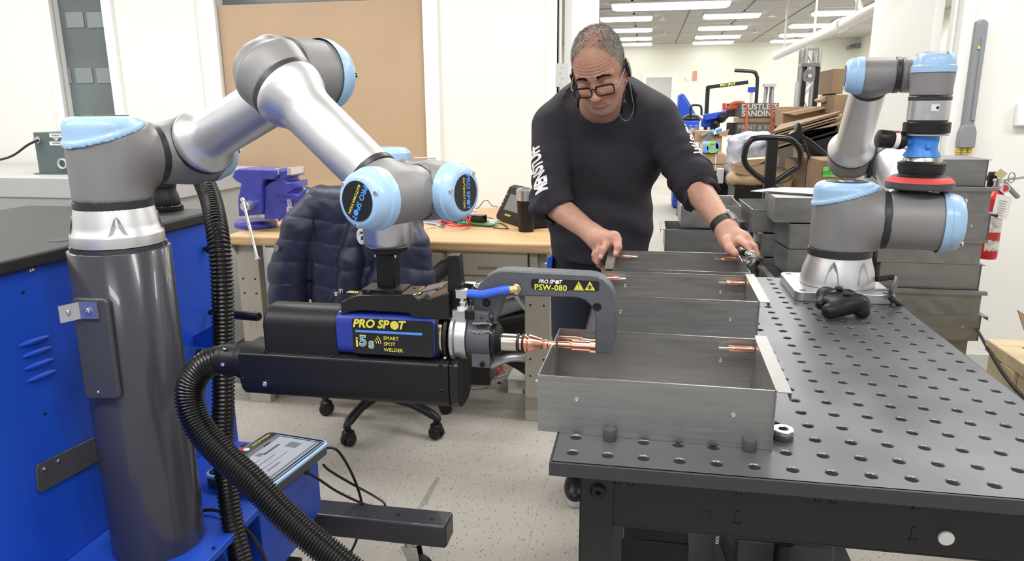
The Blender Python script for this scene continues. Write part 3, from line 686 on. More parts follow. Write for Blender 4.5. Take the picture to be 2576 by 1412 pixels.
build(G().lathe([(.038, -.003), (.038, .0)], (ca, GY, zA), (1, 0, 0), 40), 'rubber_ring', M['rubber'], gun)
cl = build(G().lathe([(.036, 0), (.0365, .001), (.0365, cb_ - ca)], (ca, GY, zA), (1, 0, 0), 48), 'clamp_collar', M['gungrey'], gun)
g = G(); build(G().bb(gx(1196), gx(1240), GY - .034, GY - .02, gz(1200, 815, GY - .03), gz(1200, 785, GY - .03)), 'clamp_plate', M['gungrey'], cl, bevel=.001); g.bb(gx(1195), gx(1240), GY - .030, GY + .01, gz(1200, 925, GY - .03), gz(1200, 890, GY - .03))
build(g, 'clamp_plate', M['gungrey'], cl, bevel=.001)
q = at(1214, 916, y=GY - .031); build(G().lathe([(.0045, 0), (.0045, .005), (.003, .005), (.003, .002), (0, .002)], q, (0, -1, 0), 12, caps=False), 'set_screw', M['blackm'], cl)
build(G().bb(gx(1184), gx(1206), GY - .040, GY - .034, gz(1195, 806, GY - .04), gz(1195, 783, GY - .04)), 'black_tab', M['black'], cl, bevel=.001)
for u, v in ((1212, 798), (1228, 808)): screw(cl, at(u, v, y=GY - .0345), (0, -1, 0), .003, 'plate')
# weld beads
g = G()
for (u0, u1, v) in ((1190, 1236, 815), (1190, 1236, 836)):
    for k in range(14):
        u = u0 + (u1 - u0) * k / 13; g.sph(at(u, v + random.uniform(-3, 3), y=GY - .034), (.002, .0015, .0015), 6, 4)
build(g, 'weld_bead', M['chrome'], cl)
def latx(name, prof, mat, zc_=None, n=40):   # profile as (u pixel, radius)
    z_ = zc_ if zc_ is not None else ax
    return build(G().lathe([(r, gx(u, 862) - gx(prof[0][0], 862)) for u, r in prof], (gx(prof[0][0], 862), GY, z_), (1, 0, 0), n), name, mat, gun)
zE = gz(1300, 862, GY); ax = zE
latx('spindle_nut', [(1240, .030), (1242, .0315), (1252, .0315), (1254, .028), (1262, .022), (1264, .0165)], M['blackm'], (zA + zE) / 2 )
latx('chrome_spindle', [(1250, .0150), (1300, .0150), (1302, .0145)], M['nickel'])
for a, b in ((1301, 1308), (1314, 1319)): latx('black_ring', [(a, .0155), (a + 1, .0162), (b - 1, .0162), (b, .0155)], M['rubber'])
latx('copper_shank', [(1308, .013), (1320, .0125), (1321, .0155), (1326, .0155), (1327, .0125), (1330, .0128), (1332, .0160), (1338, .0158), (1364, .0100), (1366, .0070), (1370, .0082), (1378, .0080), (1380, .0058), (1386, .0056), (1398, .0052)], M['copper'])
xw = -.0625
E4g = latx('copper_electrode', [(1404, .0055), (1412, .0060), (1430, .0068), (1433, .0068), (1434, .0058), (1438, .0058), (1440, .0095), (1484, .0095), (1485, .0125), (1495, .0130), (1500, .0130)], M['copper'])
# C-shaped arm
cy = GY - .018
carm = PX([(1192, 790), (1192, 752), (1196, 735), (1206, 715), (1222, 698), (1240, 687), (1258, 682), (1275, 681), (1478, 691), (1500, 694), (1520, 704), (1538, 724), (1547, 744), (1551, 770), (1551, 838), (1546, 862), (1536, 890), (1497, 888), (1497, 800), (1493, 782), (1484, 768), (1472, 757), (1456, 751), (1440, 749), (1285, 745), (1274, 748), (1266, 758), (1248, 808), (1240, 812), (1240, 790)], cy)
ca_ = build(G().prism(carm, (0, cy, 0), (1, 0, 0), (0, 0, 1), -.036), 'c_arm', M['gungrey'], gun, bevel=.0025)
a, b = at(1336, 699, y=cy), at(1507, 735, y=cy); cx_, cz_ = (a.x + b.x) / 2, (a.z + b.z) / 2
pb_ = build(G().prism([(p_[0] + cx_, p_[1] + cz_) for p_ in rrect(b.x - a.x, a.z - b.z - .003, .004)], (0, cy + .001, 0), (1, 0, 0), (0, 0, 1), .0018), 'name_plate', M['label'], ca_)
cyl_ = cy - .0012; hp_ = gz(1350, 700, cyl_) - gz(1350, 716, cyl_)
logo(pb_, at(1385, 709.5, y=cyl_), hp_ * .60, (1, 0, 0), (0, 0, 1), M['white'], bold=.03)
text('PSW-080', hp_ * 1.25, M['yellow'], pb_, at(1385, 724.5, y=cyl_), (1, 0, 0), (0, 0, 1), bold=.02, spacing=1.06)
for u in (1456, 1484):
    t1, t2, t3 = at(u, 708, y=cyl_), at(u - 13, 730, y=cyl_), at(u + 13, 731, y=cyl_)
    wt = build(G().prism([(t1.x, t1.z), (t2.x, t2.z), (t3.x, t3.z)], (0, cyl_, 0), (1, 0, 0), (0, 0, 1), .0004), 'warning_triangle', M['yellow'], pb_, smooth=False)
    c_ = Vector((t1.x, cyl_ - .0006, t1.z * .4 + t2.z * .6))
    if u == 1456:
        build(G().bb(c_.x - .0004, c_.x + .0004, c_.y - .0003, c_.y, c_.z - .0016, c_.z + .005).bb(c_.x - .0004, c_.x + .0004, c_.y - .0003, c_.y, c_.z - .0034, c_.z - .0025), 'printed_mark', M['label'], wt, smooth=False)
        w3 = [t1.lerp(c_, .25), t2.lerp(c_, .25), t3.lerp(c_, .25)]; 
        for i in range(3): w3[i].y = cyl_ - .0005
        build(G().tube(w3, .0002, 4, closed=True), 'printed_mark', M['label'], wt)
    else:
        g = G(); g.prism([(c_.x + .0012 * math.cos(t), c_.z + .005 * math.sin(t) - .0005) for t in np.linspace(0, 6.28, 13)[:-1]], (0, c_.y + .0003, 0), (1, 0, 0), (0, 0, 1), .0004)
        for k in (-1, 0, 1): g.bb(c_.x - .0045, c_.x + .0045, c_.y - .0003, c_.y, c_.z + k * .0018 - .0002 - .0008, c_.z + k * .0018 + .0002 - .0008)
        build(g, 'printed_mark', M['label'], wt, smooth=False)
for u, v in ((1224, 762), (1502, 772)):
    q = at(u, v, y=cy); build(G().lathe([(.0068, 0), (.0072, .0008), (.0062, .0012), (.0055, .0004), (.0035, .0004), (.0035, .0014), (.002, .0014), (0, .0008)], q, (0, -1, 0), 20, caps=False), 'socket_screw', M['blackm'], ca_)
# water fittings and blue hoses
for (uo, vo, yy, name) in ((1162, 738, GY - .022, 'near'), (1184, 722, GY + .012, 'far')):
    c_ = at(uo, vo, y=yy); g = G()
    g.box(c_, (.020, .014, .016)); g.lathe([(.0075, 0), (.0075, .010)], c_ + Vector((.009, 0, 0)), (1, 0, 0), 6); g.lathe([(.006, 0), (.006, -.014)], c_, ZU, 12)
    z_ = c_.z - .014; g.lathe([(.0085, z_), (.0085, z_ - .008)], (c_.x, c_.y, 0), ZU, 6); g.lathe([(.0065, z_ - .008), (.0065, bz1)], (c_.x, c_.y, 0), ZU, 14)
    ft_ = build(g, 'elbow_fitting', M['chrome'], gun, bevel=.001)
    e_ = at(1284, 728, y=cy - .012) if name == 'near' else at(1215, 716, y=GY + .03)
    s_ = c_ + Vector((.012, 0, 0)); path = smooth_path([s_, s_.lerp(e_, .35) + Vector((0, -.004, -.003)), s_.lerp(e_, .75) + Vector((0, -.002, 0)), e_], 6)
    build(G().tube(path, .0072, 14), 'air_hose', M['airhose'], gun)
    if name == 'near':
        build(G().lathe([(.0068, 0), (.0068, .014), (.005, .016)], e_ - Vector((.002, 0, 0)), (1, .15, .1), 6), 'brass_fitting', M['brass'], gun)
        q = at(1299, 727, y=cy - .006); build(G().tube([q + Vector((math.cos(t) * .006, 0, math.sin(t) * .008)) for t in np.linspace(0, 6.28, 15)[:-1]], .0018, 6, closed=True).cyl(q, q + Vector((0, .008, 0)), .004), 'swivel_fitting', M['chrome'], gun)
        q = at(1162, 781, y=GY - .022); build(G().cyl((c_.x, c_.y, bz1), (c_.x, c_.y, bz1 + .006), .009, n=16), 'white_seal', M['white'], gun)
# ================================================================ smaller arm standing on the table
n2 = Vector((.991, -.135, 0)).normalized(); m2 = Vector((-.135, -.991, 0)).normalized()
B2 = Vector((.610, 1.051, .925)); S2 = Vector((.610, 1.051, 1.100)); A2 = Vector((.771, 1.029, 1.100)); D2 = Vector((.711, 1.447, 1.230)); J2 = Vector((.826, 1.431, 1.230))
F4 = Vector((.670, 1.142, 1.468)); F5 = Vector((.792, 1.126, 1.468)); F6 = Vector((.780, 1.035, 1.468)); T2 = Vector((.780, 1.035, 1.356))
arm2 = thing('robot_arm', 'smaller grey robot arm with light blue caps standing on the perforated table', 'robot arm', B2)
zr0, zr1 = at(2122, 640, y=B2.y).z, at(2122, 624, y=B2.y).z; fv = CAMV - B2
ztb = zr0 - B2.z
rb2 = .078
build(G().lathe([(.088, 0), (.0935, .001), (.0935, .012), (.092, .02), (.089, .04), (.080, ztb - .01), (.078, ztb)], B2, ZU, 64), 'base_foot', M['alu'], arm2)
for a in (-1.95, -1.05, .3, 2.2):
    d = Vector((math.cos(a), math.sin(a), 0)); t = Vector((-d.y, d.x, 0)); s = 1
    A = B2 + d * .0925 + ZU * .014; Tt = B2 + d * .0845 + ZU * .072; n_ = 6
    vs = [A.lerp(Tt, i / n_) - t * (.018 * (1 - i / n_) ** .6 + .001) for i in range(n_ + 1)] + [A.lerp(Tt, i / n_) - d * .003 for i in range(n_ + 1)] + [A.lerp(Tt, i / n_) + t * (.018 * (1 - i / n_) ** .6 + .001) for i in range(n_ + 1)]
    fs = []
    for i in range(n_): fs += [(i, i + 1, n_ + 2 + i, n_ + 1 + i), (n_ + 1 + i, n_ + 2 + i, 2 * n_ + 3 + i, 2 * n_ + 2 + i)]
    build(G().add(vs, fs), 'bolt_pocket', M['alus'], arm2)
band(arm2, (B2.x, B2.y, (zr0 + zr1) / 2), ZU, rb2 * 1.025, zr1 - zr0)
zt_2 = S2.z + .098; pl2 = nrm(ZU - n2 * .30); pc2 = S2 + ZU * .060
housing('shoulder_housing', arm2, M['urgrey'], [((B2.x, B2.y, zr1), (S2.x, S2.y, zt_2), rb2, .003), (tuple(S2), tuple(S2 + n2 * .090), .0735, .002)], k=.035, cut=(tuple(pc2), tuple(pl2)))
sc2 = slant_cap(arm2, S2, rb2, pc2, pl2, zt_2, n2, None)
build(G().box((S2.x + .005, S2.y - .01, zt_2 + .0018), (.02, .03, .0004)), 'disc_print', M['lblue'], sc2); build(G().box((S2.x - .015, S2.y - .01, zt_2 + .0018), (.012, .03, .0004)), 'disc_print', M['yellow'], sc2)
band(arm2, S2 + n2 * .096, n2, .0755, .013)
v1 = (J2 - A2).normalized(); LL1 = (J2 - A2).length
housing('upper_arm_joint_housing', arm2, M['urgrey'], [(tuple(S2 + n2 * .103), tuple(A2 + n2 * .070), .0735, .002), (tuple(A2), tuple(A2 + v1 * .075), .062, .002)], k=.03)
cap_disc(arm2, A2 + n2 * .072, n2, .0735, .040, (0, 0, 1), txt=False)
build(G().lathe([(.066, .078), (.067, .09), (.054, .112), (.050, .12), (.048, LL1 - .07), (.056, LL1 - .05), (.056, LL1 - .04)], A2, v1, 48), 'upper_arm_tube', M['alu'], arm2)
v2 = (F4 - D2).normalized(); LL2 = (F4 - D2).length
housing('elbow_outer_housing', arm2, M['urgrey'], [(tuple(J2 - n2 * .04), tuple(J2 + n2 * .06), .056, .01), (tuple(J2), tuple(J2 - v1 * .04), .054, .003)], k=.03)
band(arm2, D2 + n2 * .060, n2, .0575, .011)
housing('elbow_housing', arm2, M['urgrey'], [(tuple(D2 - n2 * .045), tuple(D2 + n2 * .054), .058, .03), (tuple(D2), tuple(D2 + v2 * .045), .060, .003)], k=.03)
band(arm2, D2 + v2 * .047, v2, .066, .006)
build(G().lathe([(.066, .050), (.067, .054), (.065, .060), (.051, .078), (.0475, .088), (.0455, LL2 - .05)], D2, v2, 56), 'forearm_tube', M['alu'], arm2)
band(arm2, F4 - v2 * .046, v2, .047, .006)
housing('wrist_housing', arm2, M['urgrey'], [(tuple(F4 - n2 * .036), tuple(F4 + n2 * .052), .045, .003), (tuple(F4), tuple(F4 - v2 * .042), .0445, .002)], k=.02, h=.003)
cap_disc(arm2, F4 - n2 * .036, -n2, .0455, .030, (0, 0, 1), txt=False, screws=2)
band(arm2, F4 + n2 * .057, n2, .046, .010)
housing('wrist_housing', arm2, M['urgrey'], [(tuple(F4 + n2 * .063), tuple(F5 + n2 * .02), .045, .01)], k=.02, h=.003)
zb0 = at(2340, 252, y=F6.y).z; zt0 = at(2350, 172, y=F6.y).z
housing('wrist_housing', arm2, M['urgrey'], [((F6.x, F6.y, zb0 + .010), (F6.x, F6.y, zt0 + .01), .0475, .003), (tuple(F6), tuple(F5), .043, .003)], k=.02, h=.003)
cap_disc(arm2, (F6.x, F6.y, zt0 + .002), ZU, .0475, .034, (0, -1, 0), txt=False)
band(arm2, (F6.x, F6.y, zb0 + .004), ZU, .0483, .008)
zf0, zf1 = at(2335, 306, y=F6.y).z, at(2335, 258, y=F6.y).z
tf = build(G().lathe([(.040, zf0 - .004), (.044, zf0), (.047, zf0 + .004), (.047, zf1 + .004)], (F6.x, F6.y, 0), ZU, 56), 'tool_flange', M['alus'], arm2)
q = at(2358, 271, y=F6.y - .0475)
dsk = build(G().box(q, (.033, .0015, .016), Euler((0, 0, math.radians(22))).to_matrix()), 'white_sticker', M['white'], tf); build(G().cyl(q - Vector((0, .001, 0)), q - Vector((0, .0022, 0)), .0035, n=12), 'sticker_dot', M['label'], tf)
# sander held by the small arm
sd = thing('orbital_sander', 'blue and black orbital sander with a red round pad under the small robot wrist', 'sander', (T2.x, T2.y, 1.2))
def zz2(v): return at(2330, v, y=T2.y).z
ox, oy = T2.x, T2.y
build(G().lathe([(.052, zz2(335)), (.0535, zz2(334)), (.0535, zz2(309)), (.052, zz2(307))], (ox, oy, 0), ZU, 48), 'tool_coupler', M['blackm'], sd)
build(G().lathe([(.050, zz2(341)), (.051, zz2(340)), (.051, zz2(337))], (ox, oy, 0), ZU, 48), 'aluminium_ring', M['alus'], sd)
build(G().lathe([(.043, zz2(394)), (.042, zz2(388)), (.035, zz2(378)), (.0335, zz2(366)), (.035, zz2(358)), (.0355, zz2(342)), (.034, zz2(340))], (ox - .003, oy, 0), ZU, 40), 'sander_body', M['sblue'], sd)
q = at(2336, 370, y=oy - .036); build(G().sph(q, (.007, .006, .007), 12, 8), 'side_button', M['sblue'], sd)
build(G().lathe([(.046, zz2(408)), (.0445, zz2(400)), (.042, zz2(395))], (ox, oy, 0), ZU, 40), 'metal_skirt', M['nickel'], sd)
build(G().lathe([(.056, zz2(445)), (.056, zz2(441)), (.050, zz2(437)), (.0545, zz2(425)), (.0545, zz2(415)), (.056, zz2(410)), (.053, zz2(407)), (.044, zz2(404))], (ox, oy, 0), ZU, 40), 'rubber_boot', M['rubber'], sd)
build(G().lathe([(.060, zz2(447)), (.0655, zz2(444)), (.060, zz2(441))], (ox, oy, 0), ZU, 48), 'backing_disc', M['rubber'], sd)
build(G().lathe([(.0785, zz2(457)), (.076, zz2(453)), (.066, zz2(444)), (.055, zz2(441))], (ox, oy, 0), ZU, 56), 'red_pad', M['redpad'], sd)
build(G().lathe([(.076, zz2(474)), (.0785, zz2(471)), (.0785, zz2(457.5))], (ox, oy, 0), ZU, 56), 'foam_pad', M['plate'], sd)
a = at(2218, 349, y=oy - .01); b = at(2295, 357, y=oy); d = (b - a).normalized()
mo = build(G().lathe([(.012, 0), (.0215, .003), (.0225, .010), (.0225, .036), (.0215, .038)], a - d * .012, d, 32), 'exhaust_muffler', M['blackm'], sd)
build(G().lathe([(.0218, .038), (.0218, .050)], a - d * .012, d, 32), 'printed_band', M['white'], mo); build(G().bb(0, .012, 0, .002, 0, .01), 'red_mark', M['red'], mo, org=(.006, .001, .005)).location = a + d * .032 + Vector((0, -.012, .018)) - wpos(mo)
build(G().lathe([(.020, .050), (.0225, .053), (.0225, .060), (.0205, .062), (.0205, .066), (.017, .070)], a - d * .012, d, 32), 'muffler_nut', M['blackm'], sd)
build(G().lathe([(.012, .068), (.012, .10)], a - d * .012, d, 20), 'air_inlet', M['sblue'], sd)
# base plate under small arm
pl_ = thing('mounting_plate', 'thick aluminium square plate under the small robot arm', 'plate', (.604, 1.048, .9))
poly = [(p_[0] + .604, p_[1] + 1.048) for p_ in rrect(.242, .236, .02, 5)]
build(G().prism(poly, (0, 0, .9005), (1, 0, 0), (0, 1, 0), .0245), 'plate_slab', M['alus'], pl_, bevel=.0015)
for sx in (-1, 1):
    for sy in (-1, 1): build(G().lathe([(.0085, 0), (.0085, .0004), (0, .0004)], (.604 + sx * .10, 1.048 + sy * .097, .925), ZU, 20, caps=False), 'bolt_hole', M['label'], pl_)
# ================================================================ perforated table
S = .0508; TX0, TX1, TY0, TY1 = -.0265, .7360, -.0300, 1.200; TZ = .9
tb = thing('welding_table', 'dark steel worktable with rows of round holes in its top', 'table', (.355, .585, 0))
g = G(); NX, NY = 15, 24
def cell(x0_, x1_, y0_, y1_, cx, cy, r):
    """quad cell with a chamfered round hole"""
    n = 16; out = []
    per = []
    for k in range(n):
        a = 2 * math.pi * (k + .5) / n - math.pi * 3 / 4 - math.pi / n
        a = -3 * math.pi / 4 + 2 * math.pi * k / n; c_, s_ = math.cos(a), math.sin(a); m_ = max(abs(c_), abs(s_))
        px = cx + c_ / m_ * ((x1_ - cx) if c_ > 0 else (cx - x0_)); py = cy + s_ / m_ * ((y1_ - cy) if s_ > 0 else (cy - y0_)); per.append((px, py, TZ))
    r1 = [(cx + math.cos(-3 * math.pi / 4 + 2 * math.pi * k / n) * (r + .0014), cy + math.sin(-3 * math.pi / 4 + 2 * math.pi * k / n) * (r + .0014), TZ) for k in range(n)]
    r2 = [(cx + math.cos(-3 * math.pi / 4 + 2 * math.pi * k / n) * r, cy + math.sin(-3 * math.pi / 4 + 2 * math.pi * k / n) * r, TZ - .0014) for k in range(n)]
    r3 = [(x_, y_, TZ - .012) for x_, y_, _ in r2]
    vs = per + r1 + r2 + r3; fs = []
    for L_ in range(3):
        for k in range(n): k2 = (k + 1) % n; fs.append((L_ * n + k, L_ * n + k2, (L_ + 1) * n + k2, (L_ + 1) * n + k))
    g.add(vs, fs)
rad = .02
for i in range(NX):
    for j in range(NY):
        xa = (i - .5) * S if i else 0 - .0254 + .0; xb = (i + .5) * S; ya = (j - .5) * S; yb_ = (j + .5) * S
        cell(max(xa, TX0), min(xb, TX1), max(ya, TY0 + .0), min(yb_, TY1), i * S, j * S, .0082)
# borders that the cells leave over
for (a, b, c, d) in ((TX0, -.0254, TY0, TY1), (-.0254, TX1, TY0, -.0254), (-.0254, TX1, 23.5 * S, TY1)):
    if b - a > 1e-4 and d - c > 1e-4: g.add([(a, c, TZ), (b, c, TZ), (b, d, TZ), (a, d, TZ)], [(0, 1, 2, 3)])
top = build(g, 'perforated_top', M['table'], tb, angle=30)
rim = G(); rim.bb(TX0 - .004, TX1 + .004, TY0 - .004, TY0, TZ - .022, TZ - .0008).bb(TX0 - .004, TX0, TY0, TY1, TZ - .022, TZ - .0008).bb(TX1, TX1 + .004, TY0, TY1, TZ - .022, TZ - .0008).bb(TX0 - .004, TX1 + .004, TY1, TY1 + .004, TZ - .022, TZ - .0008)
build(rim, 'top_edge', M['tedge'], tb, bevel=.001)
build(G().bb(TX0, TX1, TY0, TY1, TZ - .0225, TZ - .0215), 'under_plate', M['tframe'], tb, smooth=False)
# apron, legs
ay = .012; lx0 = at(1458, 1300, y=ay).x; lx1 = at(1542, 1300, y=ay - .004).x; az = at(1700, 1335, y=ay).z
build(G().bb(lx0, TX1 - .03, ay, ay + .004, az, TZ - .0228).bb(lx0, TX1 - .03, ay, ay + .03, az - .003, az), 'front_apron', M['tframe'], tb, bevel=.001)
build(G().bb(lx0, lx0 + .004, ay, TY1 - .03, az, TZ - .0228), 'side_apron', M['tframe'], tb); build(G().bb(TX1 - .034, TX1 - .03, ay, TY1 - .03, az, TZ - .0228), 'side_apron', M['tframe'], tb)
for cx_, cy_ in ((lx0, ay - .004), (TX1 - .08, ay - .004), (lx0, TY1 - .09), (TX1 - .08, TY1 - .09)):
    lw = lx1 - lx0
    build(G().bb(cx_, cx_ + lw, cy_, cy_ + .004, .03, TZ - .0228).bb(cx_, cx_ + .004, cy_, cy_ + lw, .03, TZ - .0228).bb(cx_ - .01, cx_ + lw, cy_, cy_ + lw, 0, .03), 'leg', M['tframe'], tb, bevel=.001)
fa = bpy.data.objects['front_apron']
q = at(1505, 1235, y=ay - .004); build(G().lathe([(.012, 0), (.012, .003), (.009, .006), (.004, .006), (.004, .001), (0, .001)], q, (0, -1, 0), 20, caps=False), 'hex_bolt', M['blackm'], tb)
for u, v in ((1554, 1203), (1587, 1207), (2058, 1246), (2096, 1250), (1860, 1228), (2305, 1265), (1855, 1302), (2297, 1342)):
    q = at(u, v, y=ay); build(G().bb(q.x - .0025, q.x + .0025, q.y - .0012, q.y, q.z - .010, q.z + .010).bb(q.x - .0045, q.x + .0045, q.y - .0018, q.y, q.z - .012, q.z - .009), 'tab_slot', M['label'], tb, smooth=False)
q = at(1777, 1299, y=ay); build(G().lathe([(.0085, 0), (.0085, .001), (.006, .001), (.005, .0002), (0, .0002)], q, (0, -1, 0), 20, caps=False), 'apron_hole', M['label'], tb)
q = at(2379, 1353, y=ay); build(G().lathe([(.0105, 0), (.0105, .003), (.0095, .004), (0, .004)], q, (0, -1, 0), 20, caps=False), 'white_plug', M['white'], tb)
build(G().bb(lx0 + .02, TX1 - .08, .25, TY1 - .1, .22, .235), 'lower_shelf', M['tframe'], tb, bevel=.002)
# things stored under the table
u_ = thing('tripod_stand', 'black tube stand with a small white printed tag leaning under the table', 'stand', (.30, .35, .235))
a_, b_ = at(1815, 1345, y=.3), at(1850, 1440, y=.3)
build(G().cyl(a_ + (a_ - b_) * .8, b_, .009, n=12), 'pole', M['black'], u_); q = at(1804, 1353, y=.29)
tg = build(G().bb(q.x - .007, q.x + .007, q.y, q.y + .002, q.z - .018, q.z + .018), 'tag', M['label'], u_); text('ATION', .0085, M['white'], tg, (q.x, q.y - .0004, q.z), (0, 0, -1), (1, 0, 0), bold=.02)
bx_ = build(G().bb(at(1850, 1400, y=.45).x, at(2100, 1400, y=.45).x, .45, .85, .236, .50), 'storage_case', M['plate'], bevel=.006); tag(bx_, 'dark grey flat-topped case standing on the shelf under the table', 'case')
bx_ = build(G().bb(.07, .20, .32, .55, .236, .56), 'tool_case', M['black'], bevel=.004); tag(bx_, 'black case beside the left leg under the table', 'case')
q = at(1960, 1370, y=.4); ft_ = build(G().cyl((q.x, .36, .236), (q.x, .36, .56), .018, n=16).cyl((q.x + .02, .36, .5), (q.x + .09, .36, .26), .012, n=12), 'support_tube', M['black']); tag(ft_, 'black round support tube under the middle of the table', 'tube')
# locating pins and washers
for u_i, x_ in ((1, 'left'), (5, 'right')):
    o = build(G().lathe([(.0076, -.012), (.0076, 0), (.0098, .0003), (.0100, .001), (.0100, .0165), (.0093, .0178), (0, .0178)], (u_i * S, S, TZ + .0002), ZU, 28, caps=False), 'locating_pin', M['plate'], org=(u_i * S, S, TZ))
    tag(o, 'short dark round pin in the table against the nearest tray, %s one' % x_, 'pin', 'locating pins')
q = at(1968, 1102, z=TZ)
for k in range(2):
    o = build(G().lathe([(.007, 0), (.0150, 0), (.0160, .001), (.0160, .0065), (.0150, .0075), (.0082, .0075), (.007, .0065), (.007, 0)], (q.x, q.y, TZ + .0003 + k * .0078), ZU, 32, caps=False), 'steel_washer', M['edge' if k else 'plate'])
    tag(o, ('thick dark washer lying on the table under the shiny one', 'thick shiny washer stacked on top beside the nearest tray')[k], 'washer')
# ================================================================ sheet steel trays
def make_tray(W_=.335, D_=.235, H_=.092, mat='steel', flange=True, clecos=False, holes=True, lbl='', grp=None, nm='steel_tray'):
    """tray in local space: x 0..W, y 0..D, z 0..H ; end panel with folded lip at x=W"""
    t = thing(nm, lbl, 'tray', (0, 0, 0), grp); th = .0016; m = M[mat]
    bt = build(G().bb(th, W_ - th, th, D_ - th, 0, th), 'bottom', m, t, smooth=False)
    fp = build(G().bb(0, W_, 0, th, 0, H_), 'side_panel', m, t, smooth=False); build(G().bb(0, W_, -.0001, th + .0001, H_, H_ + .0007), 'panel_edge', M['edge'], fp, smooth=False)
    bp = build(G().bb(0, W_, D_ - th, D_, 0, H_), 'side_panel', m, t, smooth=False); build(G().bb(0, W_, D_ - th - .0001, D_ + .0001, H_, H_ + .0007), 'panel_edge', M['edge'], bp, smooth=False)
    lp = build(G().bb(0, th, th, D_ - th, 0, H_), 'end_panel', m, t, smooth=False); build(G().bb(-.0001, th + .0001, th, D_ - th, H_, H_ + .0007), 'panel_edge', M['edge'], lp, smooth=False)
    g = G(); y0_, y1_ = -.004, D_ + .004; x_ = W_ + .0004
    g.bb(x_, x_ + th, y0_, y1_, -.0 , H_ + .003)
    if flange: g.bb(x_ + th, x_ + .021, y0_ - .006, y1_ + .010, H_ + .0015, H_ + .003); g.bb(x_ + .0195, x_ + .021, y0_ - .006, y1_ + .010, H_ - .010, H_ + .0015)
    else: g.bb(x_ + th, x_ + .012, y0_, y1_, 0, th)
    build(g, 'front_panel', m, t, smooth=False)
    if holes:
        for hx, hz in ((.06, H_ * .62), (W_ - .055, H_ * .55)):
            for yy, dn in ((0, -1), (D_ - th, -1)):
                build(G().lathe([(.0036, 0), (.0036, .0010), (.0024, .0014), (.0018, .0002), (0, .0002)], (hx, yy, hz), (0, dn, 0), 14, caps=False), 'rivet', M['edge'], t)
    if clecos:
        for (cx_, cy_, d) in ((th, D_ - .016, 1), (th, .012, 1), (W_ - th, D_ - .016, -1), (W_ - th, .012, -1)):
            c_ = build(G().lathe([(.0052, 0), (.0055, .001), (.0055, .029), (.0064, .0295), (.0064, .032), (.0052, .0325), (.0052, .042), (.0045, .043)], (cx_, cy_, H_ - .014), (d, 0, 0), 20), 'cleco_fastener', M['copper'], t)
            build(G().lathe([(.0026, .043), (.0024, .059), (.0010, .0605)], (cx_, cy_, H_ - .014), (d, .0, 0), 12), 'fastener_tip', M['chrome'], c_)
            build(G().lathe([(.003, -.002), (.0022, -.005), (0, -.006)], (cx_ - d * th, cy_, H_ - .014), (d, 0, 0), 10, caps=False), 'fastener_nub', M['chrome'], c_)
    return t
def place(t, loc, rz=0, flip=False, scale=None, rx=0):
    t.location = loc; t.rotation_euler = (rx, 0, rz)
    return t
ty1 = place(make_tray(.345, .242, .092, clecos=True, lbl='nearest open sheet steel tray at the front edge of the table', grp=None), (-.061, .0625, TZ + .0003), math.radians(-1.2))
ty2 = copy_tree(ty1); place(ty2, (-.012, .560, TZ + .0003), math.radians(-.8)); ty2['label'] = 'middle open steel tray of the three on the table'
ty3 = make_tray(.335, .245, .092, clecos=True, lbl='farthest open steel tray on the table, under both hands of the man'); place(ty3, (.352, 1.078, TZ + .0003), math.radians(180.5))
for t in (ty1, ty2, ty3): t['group'] = 'open trays on the perforated table'
# ================================================================ stacks of finished trays behind the table
proto = make_tray(.335, .240, .092, mat='steel2', lbl='x'); proto_nf = make_tray(.335, .240, .092, mat='steel2', flange=False, lbl='x'); proto_l = make_tray(.240, .335, .092, mat='steel2', holes=False, lbl='x')
first = {'f': True, 'n': True, 'l': True}
def stack_tray(loc, rz, lab, kind='f', updown=False, grp='stacked steel trays behind the table'):
    src = {'f': proto, 'n': proto_nf, 'l': proto_l}[kind]
    if first[kind]: t = src; first[kind] = False
    else: t = copy_tree(src)
    t['label'] = lab; t['group'] = grp
    t.location = loc; t.rotation_euler = ((math.pi if updown else 0), 0, math.radians(rz))
    return t
def corner(u, v, y): return at(u, v, y=y)
H = .0935
yA = 2.10; zA = at(1713, 516, y=yA).z - H; xA = at(1713, 540, y=yA).x
GA = 'steel trays piled left of the small robot'
stack_tray((xA + .24, yA, zA), 90, 'open tray on top of the leftmost pile, its narrow end towards the table', 'f', grp=GA)
x_ = at(1675, 570, y=yA - .06).x
stack_tray((x_ + .335, yA - .06 + .24, zA - H), 180, 'bright-faced tray second from top in the leftmost pile', 'f', grp=GA)
stack_tray((x_ + .03 , yA - .03, zA - 2 * H), 0, 'third tray down in the leftmost pile, just above the trays on the table', 'n', grp=GA)
stack_tray((x_ + .38, yA - .04 + .24, zA - 3 * H), 180, 'fourth tray down in the leftmost pile, mostly hidden', 'f', grp=GA)
yB = 2.05; zB = at(1900, 526, y=yB).z - H; xB = at(1905, 540, y=yB).x
stack_tray((xB + .22, yB + .0, zB), 92, 'open tray behind the watch hand, turned end-on', 'n', grp=GA)
xq = at(1866, 570, y=yB - .04).x
stack_tray((xq + .42, yB - .04 + .24, zB - H), 180, 'dark tray with a left lip under the end-on tray', 'f', grp=GA)
stack_tray((xq + .42, yB - .06 + .24, zB - 2 * H), 181, 'tray directly right of the hand holding the pliers, third down', 'f', grp=GA)
yC = 1.86; zC = at(1949, 497, y=yC).z; xC = at(1949, 520, y=yC).x
stack_tray((xC, yC + .24, zC), 0, 'upturned tray under the loose white sheets', 'n', True, grp=GA)
c6 = at(1989, 553, y=yC - .03)
stack_tray((c6.x + .242, yC - .0, zC - 2 * H - .002), 96, 'tray under the upturned one', 'n', grp=GA)
